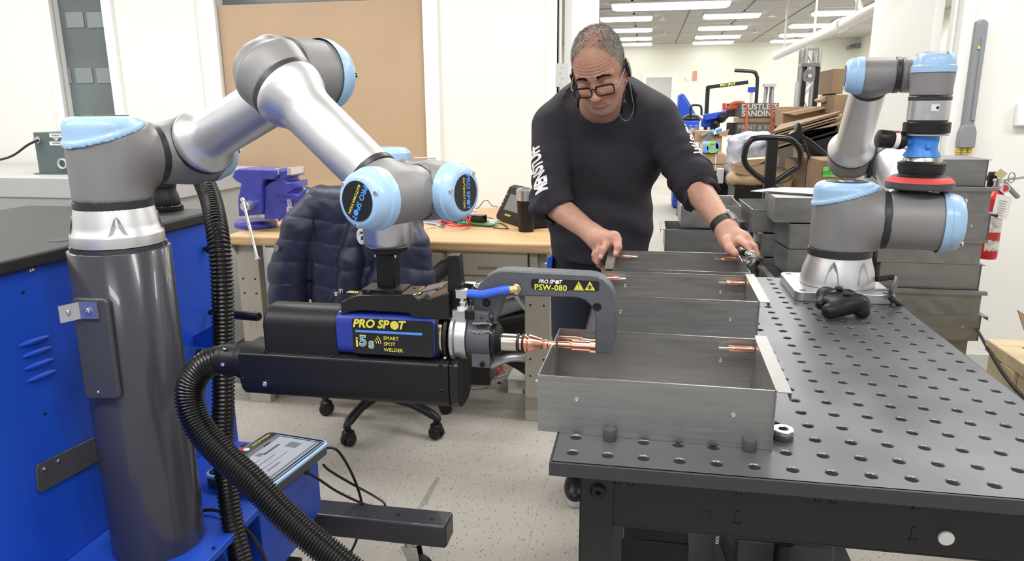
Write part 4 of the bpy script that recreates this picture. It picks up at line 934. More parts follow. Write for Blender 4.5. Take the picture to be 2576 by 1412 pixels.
stack_tray((c6.x + .240, yC - .0, zC - 3 * H - .004), 97, 'lower tray of the centre pile left of the small robot', 'n', grp=GA)
stack_tray((xC + .33, yC - .12 + .24, zC - 4 * H - .006), 182, 'lowest visible tray with a left lip beside the small robot base', 'f', grp=GA)
stack_tray((xC + .10, yC - .30 + .24, zC - 4 * H - .03), 188, 'open tray low behind the pliers hand', 'f', grp=GA)
# platform they stand on
pz = zA - 3 * H - .001
for (x0_, x1_, y0_, y1_, z_, lab) in ((xA + .0, xA + .17, yA + .01, yA + .30, zA - 3 * H - .002, 'low grey cart carrying the leftmost tray pile'), (xq + .09, xq + .38, 2.085, 2.30, zB - 2 * H - .001, 'low grey cart carrying the trays behind the pliers hand'), (xC - .22, xC + .16, yC - .34, yC + .16, zC - 4 * H - .032, 'low grey cart carrying the centre tray pile')):
    c_ = thing('low_cart', lab, 'cart', ((x0_ + x1_) / 2, (y0_ + y1_) / 2, 0)); build(G().bb(x0_, x1_, y0_, y1_, z_ - .03, z_), 'deck', M['tframe'], c_, bevel=.003)
    for a in (x0_ + .02, x1_ - .02):
        for b in (y0_ + .02, y1_ - .02): build(G().bb(a - .015, a + .015, b - .015, b + .015, 0, z_ - .03), 'leg', M['tframe'], c_)
# loose white sheets on the upturned tray
shc = [at(1888, 481, z=zC + .003), at(1945, 473, z=zC + .003), at(2060, 476, z=zC + .003), at(2060, 492, z=zC + .003)]
for k in range(2):
    ps = [(p_.x + k * .03, p_.y - k * .03) for p_ in shc]; 
    o = build(G().prism(ps, (0, 0, zC + .002 + k * .006), (1, 0, 0), (0, 1, 0), .002), 'white_sheet', M['paper'], smooth=False); tag(o, ('large white sheet lying on the upturned tray', 'second white sheet lying slightly forward on the first')[k], 'sheet')
# right-hand pile
yR = 1.80; GR = 'steel trays piled beside the fire extinguisher'
zs = [at(2460, v, y=yR).z for v in (890, 820, 757, 700, 651, 590, 525, 462, 408)]
def xr(u, v, dy=0): return at(u, v, y=yR + dy).x
zl = zs[0]; Hs = [zs[i + 1] - zs[i] for i in range(8)]
spec = [  # u of right edge, flipped?, kind, yaw, dy
    (2428, False, 'l', 0, .05, 'lowest visible tray of the right pile, lip in front, behind the table corner'), (2462, False, 'f', 0, 0, 'second tray from the bottom of the right pile with two small holes'), (2464, False, 'l', 0, 0, 'third tray from the bottom of the right pile, with a lip along its front'),
    (2462, True, 'n', 0, .02, 'upturned tray in the middle of the right pile under a bright seam'), (2464, False, 'l', 0, .02, 'tray of the right pile level with the bottom of the extinguisher'), (2484, False, 'f', 0, 0, 'tray of the right pile level with the extinguisher neck band'), (2486, False, 'l', 0, 0, 'second tray from the top of the right pile, beside the extinguisher tag'),
    (2476, True, 'n', 0, .05, 'topmost upturned tray of the right pile behind the sander')]
zcur = zs[0] - .045
for i, (u, fl_, kd, yaw, dy, lab) in enumerate(spec):
    x_r = xr(u, 408 + 480 * (8 - i) / 8, dy); hgt = .0920
    if fl_: stack_tray((x_r - .335, yR + dy + .24, zcur + .0925), yaw, lab, kd, True, grp=GR)
    elif kd == 'l': stack_tray((x_r - .335, yR + dy + .245, zcur), -90, lab, kd, grp=GR)
    else: stack_tray((x_r - .335, yR + dy, zcur), yaw, lab, kd, grp=GR)
    zcur += hgt + .0012
c_ = thing('low_cart', 'low dark cart carrying the right tray pile', 'cart', (xr(2300, 900), yR + .2, 0)); z_ = zs[0] - .046
build(G().bb(xr(2160, 900), xr(2445, 900), yR - .02, yR + .4, z_ - .03, z_), 'deck', M['tframe'], c_, bevel=.003)
for a in (xr(2160, 900) + .03, xr(2440, 900) - .03):
    for b in (yR + .02, yR + .36): build(G().bb(a - .015, a + .015, b - .015, b + .015, 0, z_ - .03), 'leg', M['tframe'], c_)
# second column of the right pile, seen between robot base and right column
zcur = at(2200, 760, y=yR + .02).z; yR2 = 2.12
for k in range(3):
    x_r = xr(2238, 700 - 50 * k, .02)
    stack_tray((x_r - .325, yR2 + .0, zcur - .03), 0, ('lowest', 'middle', 'highest')[k] + ' tray of the pile just right of the small robot base', 'n', grp=GR); zcur += .0945
build(G().bb(xr(2100, 800), xr(2190, 800) , yR2 + .01, yR2 + .2, 0, at(2200, 760, y=yR + .02).z - .032), 'tray_crate', M['tframe'], smooth=False); tag(bpy.data.objects['tray_crate'], 'dark crate hidden under the trays right of the small robot', 'crate')
# ================================================================ left machine: blue cabinet, pillar, deck
FX_ = -1.105
cab = thing('blue_cabinet', 'tall blue machine cabinet with a black top behind the robot pillar', 'cabinet', (FX_ - .3, .3, 0))
yfar = at(542, 545, x=FX_).y; zb_t = at(300, 612, x=FX_).z; ztop_ = at(540, 527, x=FX_).z
yb_c = at(500, 520, z=ztop_)
ct = G(); ct.prism([(FX_ + .012, -1.0), (FX_ + .012, yfar + .01), (FX_ - .62, yfar + .01), (FX_ - .62, -1.0)], (0, 0, zb_t - .004), (1, 0, 0), (0, 1, 0), ztop_ - zb_t + .004)
ctop = build(ct, 'black_top', pm('black_textured_top', (.016, .016, .018), .5, bump=.2, bs=250), cab, bevel=.006)
zlow = .30
build(G().bb(FX_ - .61, FX_, -1.0, yfar, zlow, zb_t - .0045), 'cabinet_body', M['blue'], cab, bevel=.003)
q = at(152, 604, z=ztop_); build(G().lathe([(.024, 0), (.024, .0008), (0, .0008)], (q.x, q.y, ztop_), ZU, 28, caps=False), 'cable_hole', M['label'], ctop)
# four louvres
for k, (u, v) in enumerate(((86, 858), (92, 886), (98, 916), (104, 946))):
    c_ = at(u, v, x=FX_); build(G().sph((c_.x + .0005, c_.y, c_.z), (.007, .038, .0062), 14, 10, Euler((math.radians(-2), 0, 0)).to_matrix()), 'vent_louvre', M['blue'], cab)
for u, v, r in ((78, 679, .0065),): screw(cab, at(u, v, x=FX_), (1, 0, 0), r)
for u, v in ((112, 1041), (57, 735)): screw(cab, at(u, v, x=FX_), (1, 0, 0), .003, 'blackm')
q = at(513, 626, x=FX_); build(G().lathe([(.006, 0), (.006, .01), (.012, .011), (.012, .022), (.009, .024), (0, .024)], q, (1, 0, 0), 8, caps=False), 'black_knob', M['black'], cab)
# strap plate from pillar to cabinet
sp = [(at(u, v, x=FX_ + .001).y, at(u, v, x=FX_ + .001).z) for u, v in ((88, 1182), (92, 1170), (240, 1097), (262, 1090), (262, 1160), (245, 1160), (100, 1240), (92, 1236))]
stp = build(G().prism(sp, (FX_ + .0005, 0, 0), (0, 1, 0), (0, 0, 1), .005), 'strap_plate', M['plate'], cab, bevel=.001)
for u, v in ((110, 1180), (145, 1160)): screw(stp, at(u, v, x=FX_ + .006), (1, 0, 0), .004)
# control dial / gauge and folded blue shield near the hose
q = at(503, 905, x=FX_ + .002)
gz_ = thing('pressure_gauge', 'small round pressure gauge half hidden behind the corrugated hose', 'gauge', q)
build(G().lathe([(.030, 0), (.030, .012), (.027, .014)], q, (1, 0, 0), 28), 'gauge_rim', M['blackm'], gz_); build(G().lathe([(.0265, .0142), (0, .0146)], q, (1, 0, 0), 28, caps=False), 'gauge_face', M['paper'], gz_)
build(G().tube([q + Vector((.0152, 0, 0)), q + Vector((.0152, .012, .014))], .0009, 5), 'needle', M['label'], gz_)
pts = [at(488, 843, x=FX_), at(535, 815, x=FX_ + .09), at(572, 800, x=FX_ + .12), at(560, 880, x=FX_ + .10), at(500, 900, x=FX_)]
g = G(); a, b, c_, d = at(488, 845, x=FX_ + .001), at(555, 808, x=FX_ + .10), at(552, 880, x=FX_ + .10), at(488, 872, x=FX_ + .001)
g.add([a, b, c_, d, a + Vector((0, .004, 0)), b + Vector((0, .004, 0)), c_ + Vector((0, .004, 0)), d + Vector((0, .004, 0))], [(0, 1, 2, 3), (7, 6, 5, 4), (0, 4, 5, 1), (1, 5, 6, 2), (2, 6, 7, 3), (3, 7, 4, 0)])
build(g, 'folded_shield', M['blue'], cab)
# handle bar pointing right
hb = thing('machine_handle', 'black round-ended handle bar sticking out right behind the hose', 'handle', at(600, 795, y=.75)); a, b = at(560, 790, y=.78), at(652, 797, y=.74)
build(G().lathe([(.011, 0), (.0125, .003), (.0125, (b - a).length - .004), (.010, (b - a).length)], a, b - a, 20), 'grip', M['black'], hb); build(G().cyl(a, Vector((FX_ + .01, a.y + .01, a.z)), .008), 'bracket_rod', M['black'], hb)
# suction coupler on the black top behind the arm
q = at(446, 524, z=ztop_); q.y = min(q.y, yfar - .04); q.x = at(446, 524, z=ztop_).x
cp_ = thing('black_round_coupler', 'stepped black round tool coupler standing on the cabinet top behind the arm', 'coupler', (q.x, q.y, ztop_))
q_ = Vector((q.x, q.y, ztop_ + .0005)); s_ = (at(446, 468, y=q.y).z - ztop_) / .075
build(G().lathe([(.044, 0), (.045, .002), (.045, .013), (.043, .015)], q_, ZU, 40), 'flange', M['blackm'], cp_); build(G().lathe([(.038, .015), (.039, .017), (.038, .030), (.035, .045), (.031, .056), (.031, .064), (.033, .066), (.033, .085)], q_, ZU, 40), 'coupler_body', M['black'], cp_)
for k in range(5): a = -2.4 + k * .6; screw(cp_, q_ + Vector((.041 * math.cos(a), .041 * math.sin(a), .013)), ZU, .003)
q = at(401, 513, y=yfar - .02); st = build(G().box((q.x - .01, q.y, ztop_ + .011), (.10, .002, .02)), 'warning_label', M['yellow']); tag(st, 'yellow warning label strip on the cabinet top behind the arm', 'label')
text('WARNING', .016, M['label'], st, (q.x - .01, q.y - .0016, ztop_ + .011), (1, 0, 0), (0, 0, 1), bold=.03)
# pillar
pil = thing('steel_pillar', 'thick dark grey steel tube carrying the large robot arm', 'pillar', (B1.x, B1.y, .44))
ZD = .45
build(G().lathe([(.0945, ZD), (.0945, B1.z - .010), (.0940, B1.z - .0095), (.0885, B1.z - .0085), (.0885, B1.z - .0005)], (B1.x, B1.y, 0), ZU, 96), 'tube', M['pillar'], pil, angle=50)
# plate with angle bracket on the pillar's near side
yy = B1.y - .0965
pc_ = [(at(u, v, y=yy - .006).x, at(u, v, y=yy - .006).z) for u, v in ((181, 757), (188, 750), (262, 752), (270, 760), (301, 998), (295, 1004), (224, 1003), (214, 994))]
pp = build(G().prism(pc_, (0, yy - .008, 0), (1, 0, 0), (0, 0, 1), -.010), 'side_plate', M['plate'], pil, bevel=.003)
screw(pp, at(248, 987, y=yy - .0085), (0, -1, 0), .0035)
g = G(); f_ = lambda u, v, y_: at(u, v, y=y_)
A_1, A_2, A_3 = f_(164, 785, yy - .030), f_(196, 780, yy - .011), f_(240, 781, yy - .011)
hgt = (at(196, 760, y=yy - .011).z - at(196, 802, y=yy - .011).z)
c0 = f_(197, 760, yy - .012); c1 = f_(240, 760, yy - .012); c2 = Vector((c0.x - .026, yy - .034, c0.z - .004))
for a, b in ((c0, c1), (c0, c2)):
    g.add([a, b, b - ZU * hgt, a - ZU * hgt, a + Vector((.001, .0025, 0)), b + Vector((.001, .0025, 0)), b - ZU * hgt + Vector((.001, .0025, 0)), a - ZU * hgt + Vector((.001, .0025, 0))], [(0, 1, 2, 3), (7, 6, 5, 4), (0, 4, 5, 1), (1, 5, 6, 2), (2, 6, 7, 3), (3, 7, 4, 0)])
ab = build(g, 'angle_bracket', M['alus'], pp, smooth=False)
screw(pp, (c0 + c1) / 2 - ZU * hgt * .5 + Vector((0, -.001, 0)), (0, -1, 0), .0055); screw(pp, (c0 + c2) / 2 - ZU * hgt * .5 + Vector((0, -.001, 0)), (-.5, -1, 0), .0055)
# blue deck and lower body
XD = -.803; yD1 = at(811, 1127, z=ZD).y
deck = thing('blue_deck', 'blue sheet metal deck and lower casing at the foot of the pillar', 'cart', (-.9, .4, 0))
build(G().bb(FX_ + .002, XD, -.6, yD1, ZD - .018, ZD - .0005), 'deck_top', M['blue'], deck, bevel=.002)
zcb = at(820, 1262, x=XD - .001).z
build(G().prism([(yD1, zcb), (yD1, ZD - .0185), (.47, ZD - .0185), (.47, zcb - .03), (yD1 - .10, zcb - .03)], (XD - .292, 0, 0), (0, 1, 0), (0, 0, 1), .29), 'lower_panel', M['blue'], deck, bevel=.002)
build(G().bb(FX_ + .002, XD - .05, -.5, .469, .14, ZD - .0185), 'dark_recess', M['tframe'], deck)
build(G().bb(FX_ + .002, XD - .02, .0, yD1 - .1, .10, .16), 'base_channel', M['tframe'], deck, bevel=.004)
build(G().prism([(.43, ZD - .02), (.43, .20), (.40, .20), (.36, .33), (.33, ZD - .02)], (XD - .045, 0, 0), (0, 1, 0), (0, 0, 1), .03), 'bent_bracket', M['blue'], deck, bevel=.002)
q = at(538, 1380, z=ZD); screw(deck, (q.x, q.y, ZD), ZU, .004, 'blackm')
XC = XD; PT = .040; pn = Vector((XD, .6, ZD)); nm_ = ZU
def onplane(u, v, off):   # intersection with the slope plane lifted by off
    o_ = pn + nm_ * off; d = Vector(Rc @ np.array([(u - 1288) / FPX, -(v - 706) / FPX, -1.0])); C_ = Vector(CAM_LOC); t = (o_ - C_).dot(nm_) / d.dot(nm_); return C_ + d * t
P_TR, P_TL, P_BL, P_BR = onplane(818, 1103, PT), onplane(672, 1083, PT), onplane(513, 1188, PT), onplane(690, 1226, PT)
pctr = (P_TR + P_TL + P_BL + P_BR) / 4; px_ = ((P_TR - P_TL) + (P_BR - P_BL)).normalized(); py_ = nm_.cross(px_)
PW = ((P_TR - P_TL).length + (P_BR - P_BL).length) / 2; PL = ((P_TR - P_BR).length + (P_TL - P_BL).length) / 2
pd = thing('teach_pendant', 'tablet style robot control pendant with a lit grey screen on the blue deck', 'tablet', pctr - nm_ * PT)
def pbox(poly, z0, z1, name, mat, parent, bevel=.002, **k): return build(G().prism(poly, pctr - nm_ * PT + nm_ * z0, px_, py_, z1 - z0), name, mat, parent, bevel=bevel, **k)
pbox(rrect(PW, PL, .022, 5), .001, PT * .62, 'back_shell', M['plate'], pd, .004)
pbox(rrect(PW + .004, PL + .004, .023, 5), PT * .62, PT * .9, 'blue_bumper', M['urblue'], pd, .004)
fp_ = pbox(rrect(PW - .010, PL - .010, .018, 5), PT * .9, PT * .94, 'front_face', M['gloss'], pd, .001)
def rc(x0, x1, y0, y1): return [(x0, y0), (x1, y0), (x1, y1), (x0, y1)]
hw, hl = PW / 2, PL / 2
bez = pbox(rc(-hw * .60, hw * .93, -hl * .86, hl * .88), PT * .94, PT * .965, 'screen_bezel', M['urblue'], pd, .0005)
pbox(rc(-hw * .575, hw * .905, -hl * .835, hl * .855), PT * .965, PT * .97, 'screen_border', M['label'], pd, 0)
scm = pm('lit_screen', (.25, .27, .31), .12, em=(.50, .56, .66), ems=.22)
scr = pbox(rc(-hw * .54, hw * .84, -hl * .80, hl * .82), PT * .97, PT * .974, 'screen', scm, pd, 0)
dk = pm('screen_dark_field', (.06, .06, .075), .3); dk2 = pm('screen_mid_field', (.17, .18, .21), .3)
for (x0, x1, y0, y1, mt) in ((-.54, -.42, -.80, .82, dk2), (.05, .40, .45, .68, dk2), (-.2, -.12, .0, .50, dk), (.72, .80, -.8, .82, dk2), (.08, .12, -.75, .1, dk2), (-.35, -.18, -.1, .05, dk2), (.45, .52, -.55, -.15, dk2), (.3, .33, -.7, .3, dk2), (-.48, -.44, .3, .5, M['white']), (-.1, -.07, -.6, -.2, dk2)):
    pbox(rc(x0 * hw, x1 * hw, y0 * hl, y1 * hl), PT * .974, PT * .976, 'screen_field', mt, scr, 0, smooth=False)
sp_ = lambda x, y, z=.945: pctr - nm_ * PT + px_ * x * hw + py_ * y * hl + nm_ * PT * z
text('AUTOMATION', .011, M['yellow'], fp_, sp_(-.80, .55), py_, -px_, bold=.02)
pb1 = build(G().lathe([(.009, 0), (.009, .002), (.006, .003), (0, .003)], sp_(-.80, .08), nm_, 20, caps=False), 'power_button', M['white'], pd)
build(G().lathe([(.008, 0), (.008, .006), (.012, .007), (.012, .015), (.008, .017), (0, .017)], sp_(-.83, -.12), nm_, 20, caps=False), 'emergency_button', M['red'], pd)
text('II', .012, M['white'], fp_, sp_(-.80, -.78), py_, -px_)
q = sp_(-1.0, .35); build(G().box(q - nm_ * .015 - px_ * .012, (.03, .03, .012)), 'hang_tab', M['black'], pd, bevel=.004)
# cables of the pendant
def cable(name, pts, r, mat, lab, cat='cable', grp=None, n=8):
    o = build(G().tube(smooth_path(pts, 8), r, n), name, M[mat]); tag(o, lab, cat, grp); return o
e1 = at(815, 1128, x=XC + .012); e2 = at(750, 1176, x=XC + .012)
cable('pendant_cable', [e1 - Vector((.01, 0, 0)), at(850, 1135, x=XC + .05), at(893, 1210, x=XC + .07), at(912, 1285, x=XC + .075), at(900, 1350, x=XC + .06), at(878, 1400, x=XC + .03), at(860, 1440, x=XC + .02)], .0042, 'cable', 'black cable from the pendant corner curving down past the outrigger')
cs = cable('pendant_cable', [e2, at(800, 1205, x=XC + .03), at(850, 1238, x=XC + .05), at(915, 1268, x=XC + .08), at(958, 1277, x=XC + .09), at(968, 1268, x=XC + .095), at(940, 1248, x=XC + .09), at(880, 1215, x=XC + .06), at(830, 1185, x=XC + .02), at(812, 1168, x=XC - .0)], .0038, 'cable', 'black cable looping from the pendant edge out over the outrigger and back')
build(G().lathe([(.0065, 0)] + [(.0072 if k % 2 else .006, .003 * k) for k in range(1, 17)] + [(.004, .052)], e2, (at(800, 1205, x=XC + .03) - e2), 16), 'strain_relief', M['rubber'], cs)
cable('deck_cable', [at(513, 1284, z=ZD + .01), at(545, 1285, z=ZD + .012), at(590, 1305, z=ZD + .01), at(630, 1345, x=XD + .01), at(660, 1390, x=XD + .02), at(675, 1430, x=XD + .02)], .0042, 'cable', 'grey-black cable crossing the blue deck beside the pillar')
# corrugated hoses
def hose(name, pts, r, lab, pitch=.0062, grp='corrugated hoses'):
    path = smooth_path(pts, 24); P = [path[0]]; acc = 0; out = [path[0]]
    seg = pitch / 4
    for i in range(1, len(path)):
        a, b = path[i - 1], path[i]; L_ = (b - a).length
        while acc + L_ >= seg:
            t = (seg - acc) / L_; a = a.lerp(b, t); L_ = (b - a).length; acc = 0; out.append(a)
        acc += L_
    rr = [r * (1.0, 1.0, .86, .86)[i % 4] for i in range(len(out))]
    o = build(G().tube(out, rr, 20), name, M['hose'], angle=180); tag(o, lab, 'hose', grp); return o
h0 = Vector((xc - .060, GY, zc))
hose('corrugated_hose', [h0 + Vector((.005, 0, 0)), h0 + Vector((-.012, -.004, -.002)), at(508, 925, y=GY - .01), at(481, 965, y=GY - .02), at(480, 1020, y=GY - .03), at(508, 1085, y=GY - .04), at(566, 1150, y=GY - .05), at(640, 1218, y=GY - .06), at(720, 1300, y=GY - .07), at(800, 1370, y=GY - .08), at(900, 1450, y=GY - .09)], .0275, 'thick black corrugated hose curving from the gun down across the pendant')
hy = .50
hose('corrugated_hose', [at(505, 440, y=hy + .18), at(530, 500, y=hy + .12), at(548, 590, y=hy + .03), at(558, 700, y=hy), at(562, 850, y=hy - .02), at(562, 1000, y=hy - .05), at(560, 1120, y=hy - .07), at(572, 1230, y=hy - .09), at(588, 1330, y=hy - .12), at(618, 1450, y=hy - .15)], .0255, 'black corrugated hose hanging straight down behind the arm', pitch=.0095)
# outrigger beam with caster
yO = .86
xo0, xo1 = at(790, 1300, y=yO).x, at(1120, 1330, y=yO - .04).x; zo1 = at(1105, 1326, y=yO - .04).z; zo0 = at(1105, 1380, y=yO - .04).z
og = thing('outrigger_beam', 'dark grey square steel outrigger beam with a caster under its end', 'beam', (xo1 - .2, yO, 0))
bm = build(G().bb(xo0 - .35, xo1, yO - .04, yO + .045, zo0, zo1), 'beam', M['pillar'], og, bevel=.006, seg=3)
build(G().bb(xo1 - .001, xo1 + .0015, yO - .034, yO + .039, zo0 + .006, zo1 - .006), 'end_plug', M['plate'], bm)
for u, v in ((1002, 1297), (1087, 1307)):
    q = at(u, v, z=zo1); build(G().lathe([(.0075, 0), (.0075, .0006), (.006, .0006), (.0055, .0001), (0, .0001)], (q.x, q.y, zo1), ZU, 20, caps=False), 'bolt_hole', M['label'], bm)
def caster(parent, x, y, ztop__, s=1, mat='rubber'):
    g = G(); g.bb(x - .045 * s, x + .045 * s, y - .035 * s, y + .035 * s, ztop__ - .006, ztop__ - .0005); g.lathe([(.028 * s, -.022), (.03 * s, -.006)], (x, y, ztop__), ZU, 24)
    for d in (-1, 1): g.prism([(x - .03 * s, ztop__ - .02), (x + .03 * s, ztop__ - .02), (x + .045 * s, .045 * s), (x + .03 * s, .035 * s), (x + .012 * s, .045 * s)], (0, y + d * .024 * s, 0), (1, 0, 0), (0, 0, 1), .003)
    c = build(g, 'caster_fork', M['chrome'], parent, bevel=.001); r = .05 * s
    build(G().lathe([(r * .5, -.017 * s), (r * .9, -.018 * s), (r, -.012 * s), (r, .012 * s), (r * .9, .018 * s), (r * .5, .017 * s)], (x + .028 * s, y, r), (0, 1, 0), 32), 'caster_wheel', M[mat], c)
caster(og, at(1035, 1400, y=yO).x, yO, zo0, (zo0) / .17)
# grey counter and junction box at far left
yK = 2.2
zk = at(40, 447, y=yK).z
kc = thing('grey_counter', 'light grey metal cabinet with a flat top behind the blue machine', 'cabinet', (at(60, 500, y=yK).x, yK + .3, 0))
kx1 = at(540, 460, y=yK).x - 1.05; kx1 = at(215, 500, y=yK).x + .5
zkt = at(0, 460, y=yK).z; zkb = at(0, 490, y=yK).z
build(G().bb(-4.6, kx1, yK - .02, YW - .03, zkb - .01, zkt + .03), 'counter_top', M['lgrey'], kc, bevel=.004)
build(G().bb(-4.55, kx1 - .03, yK, YW - .05, 0, zkb - .011), 'cabinet_body', M['lgrey'], kc, bevel=.004)
zkt += .03
jy = yK + .16
jx0, jx1 = at(93, 400, y=jy).x, at(200, 400, y=jy).x
jb = thing('junction_box', 'grey-green metal control box on the light grey cabinet', 'box', ((jx0 + jx1) / 2, jy + .12, zkt))
jz1 = at(100, 333, y=jy).z
build(G().bb(jx0, jx1, jy, jy + .22, zkt + .0005, jz1), 'box_shell', M['boxg'], jb, bevel=.003)
build(G().bb(jx0 - .02, jx1 + .02, jy - .012, jy + .235, zkt + .0003, zkt + .006), 'box_foot', M['boxg'], jb)
q = at(97, 352, y=jy); build(G().lathe([(.018, 0), (.018, .006), (.012, .008), (.012, .022)], q, (-.3, -1, 0), 14), 'cable_gland', M['alus'], jb)
for v, s in ((341, 'NORMAL VOLTAGE'), (361, 'NORMAL POWER')):
    q = at(152, v, y=jy - .001); l_ = build(G().box(q, (.13, .001, .020)), 'name_strip', M['white'], jb); text(s, .012, M['label'], l_, (q.x, q.y - .0009, q.z), (1, 0, 0), (0, 0, 1))
q = at(143, 350, y=jy); build(G().lathe([(.012, 0), (.012, .004), (.005, .006), (.004, .02)], q, (0, -1, .2), 12), 'toggle_switch', M['chrome'], jb)
q = at(160, 412, y=jy); build(G().lathe([(.020, 0), (.028, 0), (.028, .012), (.024, .014), (.020, .012), (.020, 0)], q, (0, -1, 0), 24, caps=False), 'round_socket', M['lgrey'], jb)
cable('power_cable', [at(97, 352, y=jy - .03), at(70, 365, y=jy - .05), at(35, 390, y=jy - .06), at(0, 402, y=jy - .06), at(-60, 410, y=jy - .05)], .006, 'cable', 'black power cable running left from the grey-green box')
q = at(80, 436, z=zkt); 
# ================================================================ workbench along the back wall
BZ = .84; bx0, bx1 = at(572, 590, z=BZ).x, at(1388, 611, z=BZ).x; byf = 1.965
bench = thing('workbench', 'wood-topped workbench with beige steel legs along the back wall', 'workbench', ((bx0 + bx1) / 2, 2.4, 0))
thk = BZ - at(980, 629, y=byf).z
poly = [(p_[0] + (bx0 + bx1) / 2, p_[1] + (byf + YW - .03) / 2) for p_ in rrect(bx1 - bx0, YW - .03 - byf, .02, 4)]
build(G().prism(poly, (0, 0, BZ - thk), (1, 0, 0), (0, 1, 0), thk), 'bench_top', M['wood'], bench, bevel=.012, seg=4)
lx = at(625, 650, y=byf + .08).x
def bleg(x):
    g = G(); g.bb(x - .055, x + .055, byf + .07, byf + .075, 0, BZ - thk); g.bb(x - .055, x - .05, byf + .07, byf + .12, 0, BZ - thk); g.bb(x + .05, x + .055, byf + .07, byf + .12, 0, BZ - thk); g.bb(x - .055, x + .055, byf + .07, YW - .1, .05, .12); g.bb(x - .055, x + .055, YW - .12, YW - .115, 0, BZ - thk)
    l = build(g, 'leg', M['beige'], bench, bevel=.003)
    for z in (.62, .55, .30, .22):
        for s in (-1, 1): build(G().cyl((x + s * .03, byf + .0702, z), (x + s * .03, byf + .069, z), .005, n=10), 'leg_hole', M['label'], l)
    for z in (.47, .40):
        build(G().tube([(x + .018 * math.cos(t), byf + .0695, z + .022 * math.sin(t)) for t in np.linspace(0, 6.28, 17)[:-1]], .0012, 5, closed=True), 'knockout', M['beige'], l)
    g = G(); g.prism([(byf + .02, BZ - thk - .0005), (byf + .07, BZ - thk - .0005), (byf + .07, BZ - thk - .06)], (x - .05, 0, 0), (0, 1, 0), (0, 0, 1), .004); g.prism([(byf + .02, BZ - thk - .0005), (byf + .07, BZ - thk - .0005), (byf + .07, BZ - thk - .06)], (x + .046, 0, 0), (0, 1, 0), (0, 0, 1), .004); build(g, 'leg_gusset', M['beige'], l)
bleg(lx); bleg(at(1368, 800, y=byf + .07).x - .03)
# hanging drawer cabinet
dx0_, dx1_ = at(1112, 640, y=byf + .03).x, at(1352, 640, y=byf + .03).x; dzt = BZ - thk - .001; dzb = at(1200, 716, y=byf + .03).z
dc = thing('drawer_cabinet', 'beige steel drawer cabinet hung under the right half of the workbench', 'cabinet', ((dx0_ + dx1_) / 2, byf + .3, dzb))
build(G().bb(dx0_, dx1_, byf + .035, byf + .55, dzb, dzt), 'cabinet_body', M['beige'], dc, bevel=.003)
ix0, ix1 = at(1124, 640, y=byf + .03).x, at(1328, 640, y=byf + .03).x; iz1, iz0 = at(1200, 622, y=byf + .03).z, at(1200, 692, y=byf + .03).z
build(G().bb(ix0 - .004, ix1 + .006, byf + .030, byf + .0352, iz0 - .003, iz1 + .006), 'dark_gap', M['label'], dc)
df = build(G().bb(ix0, ix1, byf + .022, byf + .0348, iz0, iz1), 'drawer_front', M['beige'], dc, bevel=.003)
a, b = at(1201, 668, y=byf + .02), at(1250, 680, y=byf + .02)
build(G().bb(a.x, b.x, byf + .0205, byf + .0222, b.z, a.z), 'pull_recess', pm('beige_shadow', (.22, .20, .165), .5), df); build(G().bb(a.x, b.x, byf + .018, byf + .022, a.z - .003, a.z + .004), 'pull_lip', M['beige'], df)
a = at(1224, 627, y=byf + .02); build(G().bb(a.x - .010, a.x + .010, byf + .020, byf + .0222, a.z - .003, a.z + .003), 'lock_slot', M['label'], df)
build(G().bb(bx0 + .12, dx0_ - .0, byf + .12, byf + .125, BZ - thk - .03, BZ - thk), 'rail', M['beige'], bench)
# blue small knob/clip left of man
# vise
vx, vy = at(672, 560, z=BZ).x + .0, 2.16
vs_ = thing('bench_vise', 'large blue bench vise bolted on the left end of the workbench', 'vise', (vx, vy, BZ))
def vp(u, v, y): p = at(u, v, y=y); return p
Yv = 2.08
def vpoly(name, pts, y0, y1, mat='vise', parent=vs_, bevel=.006): return build(G().prism([(at(u, v, y=y0).x, at(u, v, y=y0).z) for u, v in pts], (0, y0, 0), (1, 0, 0), (0, 0, 1), -(y1 - y0)), name, M[mat], parent, bevel=bevel, seg=3)
q = at(672, 562, z=BZ)
build(G().lathe([(.095, .0006), (.10, .004), (.10, .022), (.085, .034), (.075, .036)], (at(680, 560, z=BZ).x, 2.20, BZ), ZU, 48), 'swivel_base', M['vise'], vs_, bevel=.002)
vpoly('front_jaw', [(583, 446), (590, 428), (600, 425), (693, 427), (696, 446), (688, 452), (664, 452), (660, 465), (658, 540), (600, 545), (598, 500), (606, 462), (596, 458)], 2.05, 2.20)
vpoly('jaw_face', [(690, 424), (702, 424), (702, 440), (690, 442)], 2.06, 2.19, 'edge', bevel=.001)
vpoly('rear_jaw_face', [(722, 422), (731, 422), (731, 441), (722, 441)], 2.06, 2.19, 'edge', bevel=.001)
vpoly('rear_jaw', [(700, 432), (724, 424), (731, 424), (731, 446), (715, 452), (720, 459), (740, 458), (740, 476), (728, 486), (748, 490), (768, 474), (769, 502), (738, 512), (742, 540), (736, 552), (664, 552), (664, 470), (678, 460), (700, 452)], 2.07, 2.21)
vpoly('slide_bar', [(655, 462), (672, 462), (672, 540), (655, 540)], 2.09, 2.19, 'blackm', bevel=.002)
q = at(682, 512, y=2.068); text('5850', .018, M['vise'], vs_, at(712, 508, y=2.0685), (1, 0, 0), (0, 0, 1), bold=.03, ext=.001); text('WILTON', .020, M['vise'], vs_, at(712, 494, y=2.0685), (1, 0, 0), (0, 0, 1), bold=.03, ext=.001)
a, b = at(612, 520, y=2.03), at(614, 521, y=2.03); c_ = at(614, 520, y=1.99)
build(G().lathe([(.020, 0), (.022, .003), (.022, .05), (.018, .06)], c_, (0, 1, 0), 24), 'screw_head', M['alus'], vs_)
